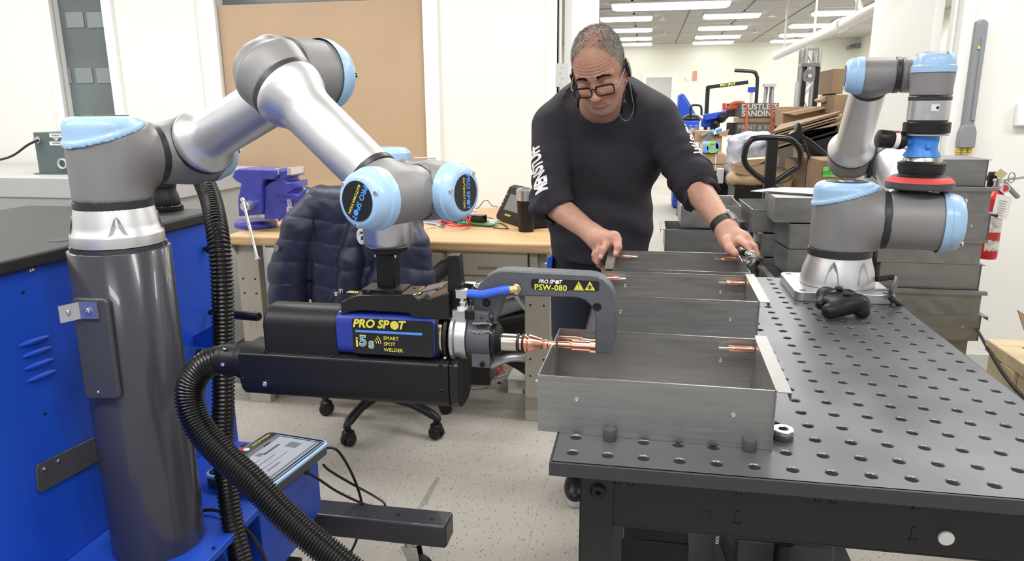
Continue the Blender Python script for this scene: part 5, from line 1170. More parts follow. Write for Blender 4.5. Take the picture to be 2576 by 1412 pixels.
h0_, h1_ = at(611, 502, y=1.98), at(648, 650, y=1.93)
hb_ = build(G().cyl(h0_, h1_, .0075, n=14), 'handle_bar', M['chrome'], vs_); 
for p_ in (h0_, h1_): build(G().lathe([(.008, -.008), (.0125, -.005), (.0125, .006), (.008, .009)], p_, h1_ - h0_, 14), 'handle_end', M['chrome'], hb_)
q = at(729, 521, y=2.06); build(G().cyl(q - ZU * .02, q + ZU * .035, .010, n=12).cyl(q + Vector((0, 0, .0)), q + Vector((.0, -.0, -.03)), .016, n=12), 'lock_bolt', M['alus'], vs_)
build(G().tube([at(702, 553, y=2.08), at(712, 545, y=2.07), at(722, 553, y=2.08)], .008, 8), 'base_lug', M['vise'], vs_)
# coffee tumbler
tq = at(1324, 582, z=BZ)
tu = thing('insulated_tumbler', 'black tumbler with a steel rim standing on the workbench corner', 'cup', tq)
r0 = .0; sT = tq.y; zz_ = lambda v: at(1322, v, y=tq.y).z - BZ
rp = lambda px: px / 2 * ((tq - CAMV).dot(Vector((-.17636, .95624, -.23344)))) / FPX
build(G().lathe([(rp(36), 0), (rp(39), .002), (rp(47), zz_(505)), (rp(47), zz_(504))], tq, ZU, 40), 'tumbler_body', M['black'], tu)
build(G().lathe([(rp(47), zz_(504)), (rp(50), zz_(482)), (rp(50), zz_(478)), (rp(46), zz_(477))], tq, ZU, 40), 'steel_rim', M['alus'], tu)
build(G().lathe([(rp(46), zz_(478)), (rp(44), zz_(474)), (0, zz_(475))], tq, ZU, 32, caps=False).box(tq + Vector((0, -.01, zz_(473))), (.03, .02, .008)), 'clear_lid', M['racegrey'], tu)
# monitor / test unit (wedge)
Ym = 2.30
P4 = lambda u, v, y: at(u, v, y=y)
md = thing('display_unit', 'black slanted display unit with a grey screen leaning behind the tumbler', 'monitor', P4(1300, 560, Ym))
fl0 = at(1247, 552, z=BZ + .005); fr0 = at(1330, 578, z=BZ + .005)
tl = at(1268, 462, y=fl0.y + .09); 
ax_ = (fr0 - fl0); ax_.z = 0; ax_.normalize(); wd = .34
bk_ = Vector((-ax_.y, ax_.x, 0)); 
if bk_.y < 0: bk_ = -bk_
hgt_ = tl.z - BZ
def md_pt(a, d, h): return Vector((fl0.x, fl0.y, BZ)) + ax_ * a + bk_ * d + ZU * h
prof_ = [(0, .004), (.0, .03), (.075, hgt_ - .01), (.10, hgt_), (.135, hgt_ - .01), (.17, .03), (.17, .004)]
g = G(); vs = [md_pt(0, d, h) for d, h in prof_] + [md_pt(wd, d, h) for d, h in prof_]; n_ = len(prof_)
g.add(vs, [tuple(range(n_)), tuple(range(n_, 2 * n_))[::-1]] + [(i, n_ + i, n_ + (i + 1) % n_, (i + 1) % n_) for i in range(n_)])
shl = build(g, 'unit_shell', M['black'], md, bevel=.012, seg=3)
fd = (md_pt(0, .075, hgt_ - .01) - md_pt(0, 0, .03)); fl_ = fd.length; fd.normalize(); fn_ = ax_.cross(fd)
if fn_.y > 0: fn_ = -fn_
def face(a, h, o=0): return md_pt(0, 0, .03) + ax_ * a + fd * h + fn_ * o
def fquad(a0, a1, h0, h1, o, name, mat, par):
    g = G(); v_ = [face(a0, h0, o), face(a1, h0, o), face(a1, h1, o), face(a0, h1, o)]; w_ = [p_ - fn_ * .004 for p_ in v_]; g.add(v_ + w_, [(0, 1, 2, 3), (7, 6, 5, 4), (0, 4, 5, 1), (1, 5, 6, 2), (2, 6, 7, 3), (3, 7, 4, 0)]); return build(g, name, mat, par, smooth=False)
fquad(.055, .27, .03, fl_ * .80, .0015, 'screen_frame', M['rubber'], md); s_ = fquad(.062, .262, .036, fl_ * .77, .0025, 'screen', pm('grey_off_screen', (.16, .17, .18), .12), md)
text('PRO SPOT', .014, M['yellow'], md, face(.13, .012, .002), ax_, fd, bold=.02, shear=.2)
for k, s in enumerate(('P', '+', '+', '=')): text(s, .018, M['white'], md, face(.025, fl_ * (.72 - .13 * k), .002), ax_, fd)
# electronics on the bench
ms = thing('multimeter', 'dark blue and grey multimeter box under red cables on the workbench', 'meter', at(1145, 562, z=BZ))
q = at(1140, 563, z=BZ); Rm = Euler((0, 0, .25)).to_matrix()
build(G().box((q.x, q.y + .04, BZ + .025), (.14, .09, .048), Rm), 'meter_case', M['navyd'], ms, bevel=.008); build(G().box((q.x + .05, q.y + .10, BZ + .052), (.10, .05, .006), Rm), 'meter_top', M['lgrey'], ms, bevel=.002)
rc_pts = [at(1105, 557, z=BZ + .02), at(1125, 566, z=BZ + .01), at(1160, 570, z=BZ + .01), at(1185, 561, z=BZ + .02), at(1170, 550, z=BZ + .06), at(1140, 541, z=BZ + .07), at(1118, 545, z=BZ + .06), at(1112, 553, z=BZ + .05), at(1135, 562, z=BZ + .04), at(1165, 567, z=BZ + .02), at(1190, 564, z=BZ + .01)]
cable('red_lead', rc_pts, .0035, 'redc', 'red test lead coiled over the blue meter on the bench', grp='red test leads')
cable('red_lead', [at(1122, 543, z=BZ + .06), at(1128, 555, z=BZ + .05), at(1150, 566, z=BZ + .03), at(1178, 568, z=BZ + .01), at(1176, 552, z=BZ + .05), at(1160, 543, z=BZ + .07), at(1180, 545, z=BZ + .05), at(1198, 551, z=BZ + .02)], .0035, 'redc', 'second red test lead crossing over the first on the bench')
bd_ = thing('circuit_board', 'small green circuit board with a black connector on the workbench', 'circuit board', at(1205, 568, z=BZ))
q = at(1203, 567, z=BZ); Rb = Euler((0, 0, -.3)).to_matrix()
build(G().box((q.x, q.y, BZ + .012), (.19, .085, .003), Rb), 'board', M['pcb'], bd_)
bk2 = build(G().box((q.x, q.y + .01, BZ + .032), (.07, .045, .036), Rb), 'black_connector', M['gloss'], bd_, bevel=.003); build(G().box((q.x + .012, q.y - .016, BZ + .026), (.016, .001, .018), Rb), 'white_tag', M['white'], bk2)
build(G().box((q.x + .075, q.y + .0, BZ + .020), (.03, .03, .016), Rb), 'white_socket', M['white'], bd_)
for dx in (-.07, -.055, -.04): build(G().box((q.x + dx, q.y + .01, BZ + .020), (.008, .012, .014), Rb), 'component', M['nickel'], bd_)
o = build(G().prism([(at(u, v, z=BZ + .002).x, at(u, v, z=BZ + .002).y) for u, v in ((1048, 556), (1090, 545), (1120, 562), (1118, 574))], (0, 0, BZ + .0008), (1, 0, 0), (0, 1, 0), .002), 'antistatic_bag', pm('bag_grey', (.16, .17, .19), .3, var=.5, vs=60)); tag(o, 'flat grey antistatic bag beside the meter on the bench', 'bag')
cable('thin_cable', [at(1050, 560, z=BZ + .006), at(1085, 562, z=BZ + .006), at(1105, 568, z=BZ + .006), at(1075, 574, z=BZ + .006), at(1060, 578, z=BZ + .006)], .003, 'wcable', 'thin white cable end near the front edge of the bench', n=6)
cable('thin_cable', [at(1192, 530, z=BZ + .006), at(1206, 520, z=BZ + .04), at(1216, 507, z=BZ + .08), at(1228, 506, z=BZ + .09), at(1238, 518, z=BZ + .03), at(1252, 521, z=BZ + .006)], .0022, 'cable', 'thin black wire arching up behind the meter on the bench', n=6)
cable('thin_cable', [at(1215, 555, z=BZ + .006), at(1240, 560, z=BZ + .006), at(1262, 563, z=BZ + .006), at(1277, 575, z=BZ + .006), at(1240, 573, z=BZ + .006)], .003, 'cable', 'black wire running right of the green board', n=6)
cable('thin_cable', [at(1185, 545, z=BZ + .02), at(1220, 546, z=BZ + .006), at(1245, 552, z=BZ + .006)], .002, 'cable', 'thin grey-black wire behind the green board', n=6)
cable('thin_cable', [at(1350, 536, z=BZ + .01), at(1362, 548, z=BZ + .006), at(1372, 558, z=BZ + .006)], .003, 'wcable', 'thin white wire right of the tumbler', n=6)
cable('wire_bracket', [at(1042, 398, y=2.9), at(1088, 398, y=2.9), at(1094, 404, y=2.9), at(1096, 470, y=2.9), at(1100, 518, y=2.9)], .006, 'lgrey', 'thin grey bent rod handle behind the wrist of the large arm', cat='rod', n=8)
# things on the floor under the bench
q0, q1 = at(1278, 990, z=0), at(1342, 995, z=0)
ub = thing('carton', 'small white printed cardboard carton on the floor under the bench', 'box', ((q0.x + q1.x) / 2, q0.y + .2, 0))
hb2 = at(1278, 952, y=q0.y).z
dpt = at(1310, 914, z=hb2).y - q0.y
build(G().bb(q0.x, q1.x, q0.y, q0.y + dpt, .0005, hb2 - .008), 'carton_body', M['paper'], ub, bevel=.002); build(G().bb(q0.x - .003, q1.x + .003, q0.y - .003, q0.y + dpt + .003, hb2 - .009, hb2), 'carton_lid', M['paper'], ub, bevel=.002)
q = at(1326, 986, y=q0.y - .001); lb_ = build(G().box(q, (.045, .0008, .02)), 'printed_label', M['label'], ub); text('ULINE', .014, M['white'], lb_, (q.x, q.y - .0006, q.z), (1, 0, 0), (0, 0, 1), bold=.03)
for k in range(4): 
    q = at(1312, 962 + 5 * k, y=q0.y - .001); build(G().box(q, (.05, .0006, .003)), 'printed_line', M['racegrey'], ub)
# leaning folding machine: black mesh panel with silver tubes
yS = 2.15
mp_ = thing('folded_treadmill', 'dark folded frame with a black mesh panel leaning under the workbench', 'frame', at(1280, 850, y=yS))
msh = pm('black_mesh', (.02, .02, .02), .5, bump=1, bs=200)
pts = [(1220, 800), (1345, 770), (1350, 930), (1345, 960), (1300, 930), (1245, 900)]
build(G().prism([(at(u, v, y=yS + .2).x, at(u, v, y=yS + .2).z) for u, v in pts], (0, yS + .2, 0), (1, 0, 0), (0, 0, 1), -.02), 'mesh_panel', msh, mp_)
for (a, b, r, mt) in (((1220, 790), (1360, 745), .035, 'racegrey'), ((1215, 815), (1355, 790), .03, 'blackm'), ((1240, 870), (1360, 855), .02, 'blackm')):
    build(G().cyl(at(*a, y=yS), at(*b, y=yS + .02), r, n=16), 'frame_tube', M[mt], mp_)
build(G().tube(smooth_path([at(1170, 935, y=yS - .05), at(1230, 920, y=yS - .05), at(1280, 900, y=yS - .05), at(1330, 902, y=yS - .03), at(1370, 925, y=yS)], 6), .022, 14), 'frame_tube', M['alus'], mp_)
build(G().box(at(1312, 765, y=yS - .04), (.015, .01, .13), Euler((0, math.radians(-38), 0)).to_matrix()), 'flat_strut', M['alus'], mp_)
build(G().box(at(1190, 925, y=yS), (.2, .2, .10)), 'motor_cover', M['blackm'], mp_, bevel=.01)
cable('floor_cable', [at(1145, 975, z=.006), at(1185, 978, z=.006), at(1225, 972, z=.006), at(1232, 955, z=.006), at(1205, 943, z=.006), at(1170, 945, z=.006)], .004, 'wcable', 'white cable looped on the floor below the gun')
cable('floor_cable', [at(1200, 945, z=.006), at(1245, 950, z=.006), at(1270, 942, z=.006), at(1268, 930, z=.01), at(1250, 920, z=.03)], .004, 'wcable', 'white cable tied in a red sleeve on the floor')
cable('red_sleeve', [at(1242, 928, z=.03), at(1248, 938, z=.03), at(1258, 932, z=.03), at(1262, 924, z=.03), at(1252, 918, z=.03)], .010, 'redc', 'red mesh sleeve around the white floor cable', cat='sleeve')
for k, (u, v) in enumerate(((1234, 968), (1256, 966), (1187, 968))):
    q = at(u, v, z=0); tag(build(G().sph((q.x, q.y, .006), (.012, .006, .005), 8, 6), 'metal_scrap', M['blackm' if k else 'chrome']), ('small shiny metal scrap on the floor right of the cable loop', 'thin dark metal scrap on the floor', 'dark scrap inside the white cable loop')[k], 'scrap')
o = build(G().box(at(655, 850, y=2.2), (.32, .35, .05), Euler((0, math.radians(-14), 0)).to_matrix()), 'black_case', M['black'], bevel=.008); o.location.z = .18; tag(o, 'flat black case behind the hose under the bench', 'case')
o = build(G().bb(at(560, 700, y=2.3).x, at(660, 700, y=2.3).x, 2.25, 2.6, 0, .17), 'step_box', M['racegrey'], bevel=.005); tag(o, 'low grey box on the floor under the left end of the bench', 'box')
# ================================================================ office chair with jacket
YCc = 1.62
hub = at(955, 1030, z=.06); hub.y = 1.93; hub.x = at(955, 1000, y=1.93).x
ch = thing('office_chair', 'black five-legged office chair with casters standing at the workbench', 'chair', (hub.x, hub.y, 0))
wheels = [at(877, 1105, z=.03), at(1098, 1087, z=.03), at(822, 1028, z=.03), at(1060, 1000, z=.03), at(985, 1022, z=.03)]
wheels[3] = Vector((hub.x + .27, hub.y + .13, .03)); wheels[4] = Vector((hub.x + .02, hub.y + .30, .03))
for i, q in enumerate(wheels):
    d = Vector((q.x - hub.x, q.y - hub.y, 0)); L_ = d.length; dn = d / L_
    p0 = Vector((hub.x, hub.y, .135)); p1 = p0 + dn * L_ * .55 + ZU * -.005; p2 = Vector((q.x, q.y, .088))
    l = build(G().tube(smooth_path([p0, p1, p2 + ZU * .012, p2 - ZU * .010], 6), [.024] * 6 + [.02] * 6 + [.015] * 7, 12), 'base_leg', M['black'], ch)
    px__ = Vector((-dn.y, dn.x, 0))
    g = G()
    for s in (-1, 1): g.lathe([(.012, -.010), (.026, -.010), (.029, -.004), (.029, .006), (.022, .011)], Vector((q.x, q.y, .0295)) + px__ * s * .014, px__, 24)
    w_ = build(g, 'caster_wheel', M['black'], l); build(G().lathe([(.008, 0), (.030, .004), (.026, .028), (.012, .036), (.010, .045)], (q.x, q.y, .036), ZU, 20), 'caster_hood', M['black'], l)
build(G().cyl((hub.x, hub.y, .11), (hub.x, hub.y, .17), .04, n=24).cyl((hub.x, hub.y, .15), (hub.x, hub.y, .42), .025, n=20), 'gas_lift', M['black'], ch)
sx, sy = hub.x + .02, hub.y - .03
def seat(p): return smin(s_box(p, (sx, sy, .47), (.50, .48, .075), e=.035), s_ell(p, (sx, sy, .44), (.2, .2, .05)), .03)
link(sdf_mesh(seat, (sx - .3, sy - .3, .37), (sx + .3, sy + .3, .54), .012, 'seat'), 'seat', ch, M['black'], angle=180)
aR = at(1100, 700, y=sy - .05)
def arm_pad(p): return s_cap(p, A_(aR) + [-.05, -.14, -.03], A_(aR) + [.0, .12, .02], .034, .034)
link(sdf_mesh(arm_pad, A_(aR) - .22, A_(aR) + .22, .008, 'armrest'), 'armrest', ch, M['black'], angle=180)
build(G().tube(smooth_path([aR + Vector((-.02, 0, -.03)), aR + Vector((0, 0, -.12)), aR + Vector((-.04, 0, -.22)), Vector((sx + .2, sy, .44))], 6), .016, 10), 'armrest_post', M['black'], ch)
bc = at(890, 640, y=YCc)
def backr(p): return s_box(p, (bc.x + .02, YCc + .06, .84), (.46, .06, .50), e=.03)
link(sdf_mesh(backr, (bc.x - .25, YCc - .0, .55), (bc.x + .3, YCc + .13, 1.13), .012, 'backrest'), 'backrest', ch, pm('beige_back_shell', (.42, .39, .34), .5), angle=180)
build(G().tube(smooth_path([(bc.x + .02, YCc + .10, .66), (bc.x + .02, YCc + .14, .50), (sx, sy - .05, .43)], 6), .022, 10), 'back_post', M['black'], ch)
# quilted jacket
def jp(u, v, y=YCc): p = at(u, v, y=y); return np.array([p.x, p.y, p.z])
def jacket(p):
    z = p[:, 2]
    def cp(ps, r): return U([s_cap(p, ps[i], ps[i + 1], r[i], r[i + 1]) for i in range(len(ps) - 1)], .02)
    body = s_box(p, (jp(910, 650) + [0, .045, 0]), (.46, .15, .54), e=.06)
    body = smin(body, s_cap(p, jp(800, 520) + [0, .05, 0], jp(1000, 540) + [0, .06, 0], .055, .055), .05)
    ls = cp([jp(800, 515) + [0, .03, 0], jp(760, 570) + [0, -.0, 0], jp(730, 680), jp(725, 810)], [.06, .072, .080, .078])
    rs = cp([jp(1000, 560) + [0, .03, 0], jp(1035, 620), jp(1045, 700), jp(1030, 800)], [.06, .068, .070, .065])
    md_ = cp([jp(905, 560) + [0, -.02, 0], jp(895, 650) + [0, -.035, 0], jp(870, 800) + [0, -.03, 0]], [.03, .045, .055])
    md2 = cp([jp(975, 600) + [0, -.02, 0], jp(960, 700) + [0, -.03, 0], jp(950, 800) + [0, -.03, 0]], [.03, .04, .05])
    d = U([body, ls, rs, md_, md2], .018)
    skew = (p[:, 0] - bc.x) * .12 * np.sin(p[:, 0] * 9)
    ph = (z + skew) / .088 * math.pi
    q = np.abs(np.sin(ph)) ** .28
    wr = .0018 * np.sin(p[:, 0] * 70 + 3 * np.sin(z * 30)) * np.sin(z * 40 + p[:, 0] * 25) + .0045 * np.sin(p[:, 0] * 30 + z * 4 + 1.5 * np.sin(z * 9)) * (np.abs(p[:, 0] - bc.x - .03) < .17)
    return d - .0085 * q + .006 + wr
me = sdf_mesh(jacket, jp(640, 850) + [-.08, -.16, -.06], jp(1110, 470) + [.1, .22, .06], .005, 'jacket')
jk = link(me, 'quilted_jacket', None, M['navy'], angle=180); tag(jk, 'dark navy quilted jacket hung over the back of the office chair', 'jacket')
q = Vector(jp(720, 616)) + Vector((0, -.078, 0)); bt = build(G().lathe([(.0105, 0), (.0125, .001), (.0125, .003), (.0095, .004), (.009, .002), (0, .002)], q, (-.3, -1, .1), 24, caps=False), 'sleeve_button', M['racegrey'], jk); build(G().box(q + Vector((-.001, -.004, 0)), (.012, .002, .003)), 'button_bar', M['alus'], bt)
# ================================================================ right wall fittings
yw = YW
def prism_z(u_l, u_r, v0, v1, y): pass
rw_ = thing('cable_raceway', 'long grey plastic cable raceway with a rounded top mounted upright on the wall', 'raceway', at(2445, 385, y=yw - .03))
a0, a1 = at(2462, 100, y=yw - .03), at(2432, 325, y=yw - .03); xr0 = at(2446, 250, y=yw - .045).x; hwr = .027; zt_r = at(2463, 48, y=yw - .05).z; zb_r = at(2435, 330, y=yw - .05).z; zc_r = at(2432, 372, y=yw - .05).z
poly = [(xr0 - hwr, zb_r)] + [(xr0 + hwr * math.cos(t), zt_r - hwr + hwr * math.sin(t)) for t in np.linspace(math.pi, 0, 12)] + [(xr0 + hwr, zb_r)]
build(G().prism(poly, (0, yw - .001, 0), (1, 0, 0), (0, 0, 1), .045), 'raceway_body', M['racegrey'], rw_, bevel=.008, seg=3)
build(G().prism([(xr0 - hwr - .012, zc_r), (xr0 - hwr - .012, zb_r - .01), (xr0 - hwr, zb_r + .03), (xr0 + hwr, zb_r + .03), (xr0 + hwr + .012, zb_r - .01), (xr0 + hwr + .012, zc_r)], (0, yw - .001, 0), (1, 0, 0), (0, 0, 1), .055), 'end_shroud', M['racegrey'], rw_, bevel=.005)
rp_ = [(xr0 + .004, zb_r + .05)] + [(xr0 + .012 + .010 * math.cos(t), zt_r - .09 + .010 * math.sin(t)) for t in np.linspace(math.pi, 0, 8)] + [(xr0 + .022, zb_r + .05)]
build(G().prism(rp_, (0, yw - .045, 0), (1, 0, 0), (0, 0, 1), .008), 'raised_rib', M['racegrey'], rw_, bevel=.003)
q = at(2463, 118, y=yw - .054); t_ = .008
build(G().prism([(q.x - t_, q.z - t_), (q.x + t_, q.z - t_), (q.x, q.z + t_)], (0, yw - .0535, 0), (1, 0, 0), (0, 0, 1), .001), 'warning_triangle', M['yellow'], rw_)
for k in (-1, 0, 1): build(G().cyl((xr0 + k * .026, yw - .028, zc_r - .022), (xr0 + k * .026, yw - .028, zc_r - .0005), .013, n=18).cyl((xr0 + k * .026, yw - .028, zc_r - .032), (xr0 + k * .026, yw - .028, zc_r - .02), .009, n=12), 'yellow_port', pm('port_yellow', (.65, .50, .08), .5), rw_)
q = at(2575, 290, y=yw - .02); o = build(G().bb(at(2556, 290, y=yw - .02).x, at(2556, 290, y=yw - .02).x + .09, yw - .04, yw - .0005, at(2560, 318, y=yw - .02).z, at(2560, 258, y=yw - .02).z), 'wall_thermostat', M['white'], bevel=.010, seg=3); tag(o, 'white rounded wall box at the right edge', 'thermostat')
# fire extinguisher
ye = 2.2; ex = at(2494, 560, y=ye)
dpe = (ex - CAMV).dot(Vector((-.17636, .95624, -.23344))); re_ = 25 / FPX * dpe * .93
zb_e, zt_e = at(2490, 652, y=ye).z, at(2500, 490, y=ye).z
fe = thing('fire_extinguisher', 'red fire extinguisher with a white tag hanging beside the right tray pile', 'fire extinguisher', (ex.x, ye, zb_e))
build(G().lathe([(re_ * .6, .001), (re_ * .93, .004), (re_, .015), (re_, zt_e - zb_e - .02), (re_ * .92, zt_e - zb_e - .003), (re_ * .5, zt_e - zb_e + .014), (.016, zt_e - zb_e + .02), (.016, zt_e - zb_e + .035)], (ex.x, ye, zb_e), ZU, 40), 'cylinder', M['red'], fe)
z_0, z_1 = at(2500, 582, y=ye).z, at(2500, 538, y=ye).z
lbw = pm('white_label', (.62, .60, .58), .5, var=.35, vs=60)
build(G().lathe([(re_ * 1.006, z_0), (re_ * 1.006, z_1)], (ex.x, ye, 0), ZU, 40, caps=False), 'printed_band', lbw, fe)
z_0, z_1 = at(2500, 630, y=ye).z, at(2500, 600, y=ye).z
lr = G()
for i in range(11):
    a0_, a1_ = -2.3 + i * .15, -2.3 + (i + 1) * .15; zz0 = z_0 + random.uniform(0, .008); zz1 = z_1 - random.uniform(0, .010)
    lr.add([(ex.x + re_ * 1.01 * math.cos(a), ye + re_ * 1.01 * math.sin(a), z) for a, z in ((a0_, zz0), (a1_, zz0), (a1_, zz1), (a0_, zz1))], [(0, 1, 2, 3)])
build(lr, 'torn_sticker', lbw, fe, smooth=False)
vt = at(2508, 470, y=ye)
g = G(); g.cyl((ex.x + .005, ye, zt_e + .02), (ex.x + .005, ye, zt_e + .065), .018, n=16); hd = build(g, 'valve_head', M['chrome'], fe)
build(G().cyl(at(2528, 474, y=ye - .03), at(2524, 474, y=ye - .005), .018, n=20), 'pressure_dial', M['alus'], hd); build(G().cyl(at(2528, 474, y=ye - .031), at(2528, 474, y=ye - .0305), .013, n=20), 'dial_face', M['red'], hd)
build(G().box(at(2545, 449, y=ye), (.13, .02, .012), Euler((0, math.radians(-9), 0)).to_matrix()), 'upper_lever', M['alus'], hd, bevel=.003)
build(G().box(at(2543, 478, y=ye), (.085, .022, .016), Euler((0, math.radians(45), 0)).to_matrix()), 'carry_lever', M['racegrey'], hd, bevel=.003)
q = at(2545, 447, y=ye - .012); build(G().tube([q + Vector((.012 * math.cos(t), 0, .02 * math.sin(t))) for t in np.linspace(0, 6.28, 17)[:-1]], .0022, 6, closed=True), 'pull_pin_ring', M['racegrey'], hd)
q = at(2518, 438, y=ye - .02); build(G().box(q, (.035, .001, .03), Euler((.2, .6, 0)).to_matrix()), 'yellow_seal', pm('pale_yellow', (.72, .66, .35), .6), hd, smooth=False)
tg = build(G().prism([(at(u, v, y=ye - re_ - .012).x, at(u, v, y=ye - re_ - .012).z) for u, v in ((2508, 488), (2548, 496), (2532, 553), (2494, 546))], (0, ye - re_ - .012, 0), (1, 0, 0), (0, 0, 1), -.0012), 'inspection_tag', M['white'], fe, smooth=False)
for k in range(7):
    q = at(2524 - k * 1.6, 506 + 6 * k, y=ye - re_ - .0125); build(G().box(q, (.030 - .004 * (k % 3), .0006, .0016), Euler((0, .18, 0)).to_matrix()), 'printed_line', M['racegrey'], tg, smooth=False)
q = at(2495, 450, y=ye + .04); build(G().bb(q.x - .014, q.x + .018, ye + .03, ye + .05, at(2495, 476, y=ye).z, at(2495, 434, y=ye).z), 'wall_hook', M['blackm'], fe, bevel=.005); build(G().bb(q.x - .006, q.x + .006, ye + .05, YW - .0005, q.z - .01, q.z + .01), 'wall_hook', M['blackm'], fe)
# wooden crate at right edge
yc_ = 1.50; c0 = at(2480, 852, y=yc_)
cz_ = c0.z
zf_ = at(2480, 881, y=yc_).z
cr = thing('plywood_crate', 'open plywood crate standing on the floor at the right edge', 'crate', (c0.x + .4, yc_ + .1, 0))
cD = -.85
for (x0_, x1_, y0_, y1_, nm) in ((c0.x, c0.x + .8, yc_ - .07, yc_, 'rim_board'), (c0.x, c0.x + .07, yc_ + cD, yc_ - .0705, 'rim_board'), (c0.x, c0.x + .8, yc_ + cD - .07, yc_ + cD - .0005, 'rim_board')):
    build(G().bb(x0_, x1_, y0_, y1_, zf_, cz_), nm, M['pine'], cr, bevel=.003)
build(G().bb(c0.x + .012, c0.x + .024, yc_ + cD - .06, yc_ - .01, .0, zf_ - .0005), 'side_board', M['pine'], cr); build(G().bb(c0.x + .03, c0.x + .79, yc_ - .03, yc_ - .015, 0, zf_ - .0005), 'side_board', M['pine'], cr)
build(G().bb(c0.x + .03, c0.x + .79, yc_ + cD - .05, yc_ - .031, 0, .02), 'bottom_board', M['carddk'], cr)
for k in range(3): build(G().bb(c0.x - .002, c0.x + .0115, yc_ - .20 - .3 * k, yc_ - .12 - .3 * k, .0, zf_ - .001), 'batten', M['pine'], cr, bevel=.002)
q = at(2560, 800, y=yc_ - .1); o = build(G().prism([(at(u, v, y=yc_ - .25).x, at(u, v, y=yc_ - .25).z) for u, v in ((2560, 780), (2640, 830), (2640, 900), (2590, 870))], (0, yc_ - .25, 0), (1, 0, 0), (0, 0, 1), -.005), 'cardboard_flap', M['card']); tag(o, 'piece of cardboard poking out of the plywood crate', 'cardboard')
cable('wall_cable', [at(2450, 815, y=2.0), at(2470, 850, y=1.6), at(2490, 885, y=1.45), at(2520, 935, y=1.3), at(2560, 985, y=1.2), at(2620, 1040, y=1.1)], .0055, 'cable', 'black cable running down over the plywood crate')
cable('base_cable', [B2 + Vector((.09, -.03, .02)), B2 + Vector((.14, -.02, .022)), at(2240, 745, z=.93), at(2262, 765, y=.93), at(2275, 800, y=.95), at(2290, 850, y=1.0)], .0075, 'cable', 'thick black cable from the small robot base over the table edge')
# ================================================================ the workshop behind the doorway
def far(label): pass
def bx(name, lab, cat, u0, u1, v0, v1, y, d, mat, grp=None, floor=False, rz=0, parent=None, bevel=.004):
    a, b = at(u0, v1, y=y), at(u1, v0, y=y); z0 = 0 if floor else a.z
    o = build(G().bb(a.x, b.x, y, y + d, z0, b.z), name, M[mat], parent, bevel=bevel)
    return o if parent is not None else tag(o, lab, cat, grp)
# truss column
yt = 9.0
tr = thing('truss_tower', 'tall aluminium lattice truss tower in the workshop', 'truss', (at(2030, 300, y=yt).x, yt, 0))
xa_, xb_ = at(2018, 250, y=yt).x, at(2052, 250, y=yt).x; zt_t = at(2030, 120, y=yt).z
pos = [(xa_, yt), (xb_, yt), (xa_, yt + .3), (xb_, yt + .3)]
for p_ in pos: build(G().cyl((p_[0], p_[1], 0), (p_[0], p_[1], zt_t), .028, n=12), 'truss_tube', M['truss'], tr)
k = 0; z = .1
while z + .28 < zt_t:
    for (a, b) in ((0, 1), (2, 3)):
        p, q = (pos[a], pos[b]) if k % 2 else (pos[b], pos[a]); build(G().cyl((p[0], p[1], z), (q[0], q[1], z + .28), .012, n=8), 'truss_brace', M['truss'], tr)
    z += .28; k += 1
for z in (zt_t - .02, zt_t - .3): build(G().cyl((xa_, yt, z), (xb_, yt, z), .014, n=8), 'truss_brace', M['truss'], tr)
# lift mast in front of truss
yl = 7.2
lm = thing('lift_mast', 'dark hoist mast with a round grey pulley in front of the truss tower', 'hoist', (at(2037, 300, y=yl).x, yl, 0))
x0_, x1_ = at(2019, 250, y=yl).x, at(2051, 250, y=yl).x; zt_l = at(2035, 168, y=yl).z
for x in (x0_, x1_): build(G().bb(x - .022, x + .022, yl, yl + .06, 0, zt_l), 'mast_post', M['blackm'], lm, bevel=.003)
build(G().bb(at(2013, 165, y=yl).x, at(2060, 165, y=yl).x, yl - .05, yl + .1, zt_l, zt_l + .035), 'mast_top', M['racegrey'], lm)
q = at(2036, 191, y=yl - .02); build(G().prism([(q.x + a, q.z + b) for a, b in rrect(.115, .125, .035)], (0, yl - .02, 0), (1, 0, 0), (0, 0, 1), -.04), 'pulley_housing', M['racegrey'], lm); build(G().cyl((q.x, yl - .045, q.z), (q.x, yl - .02, q.z), .02, n=14), 'pulley_pin', M['alus'], lm)
build(G().bb(x0_, x1_, yl + .01, yl + .05, .3, .36), 'cross_bar', M['blackm'], lm)
# ladder
yl2 = 9.6
ld = thing('step_ladder', 'aluminium step ladder behind the grey sign crates', 'ladder', at(1945, 300, y=yl2)); ld.location.z = 0; WP[ld.name] = Vector(ld.location)
tz = at(1942, 217, y=yl2).z; tx0, tx1 = at(1935, 220, y=yl2).x, at(1953, 220, y=yl2).x; bxx = (tx1 - tx0) * .9
for (xt, xb2, dy) in ((tx0, tx0 - bxx, 0), (tx1, tx1 + bxx * .4, 0), (tx0 + .02, tx0 - bxx * .6, .7), (tx1 - .02, tx1 + bxx * .3, .7)): build(G().cyl((xb2, yl2 + dy, 0), (xt, yl2 + .3, tz), .02, n=8), 'ladder_rail', M['truss'], ld)
for k in range(6):
    f = (k + 1) / 7; build(G().bb(tx0 - bxx * (1 - f), tx1 + bxx * .4 * (1 - f), yl2 + .3 * f - .04, yl2 + .3 * f + .04, tz * f - .012, tz * f + .012), 'ladder_step', M['alus'], ld)
build(G().bb(tx0 - .03, tx1 + .03, yl2 + .2, yl2 + .4, tz, tz + .04), 'ladder_top', M['alus'], ld)
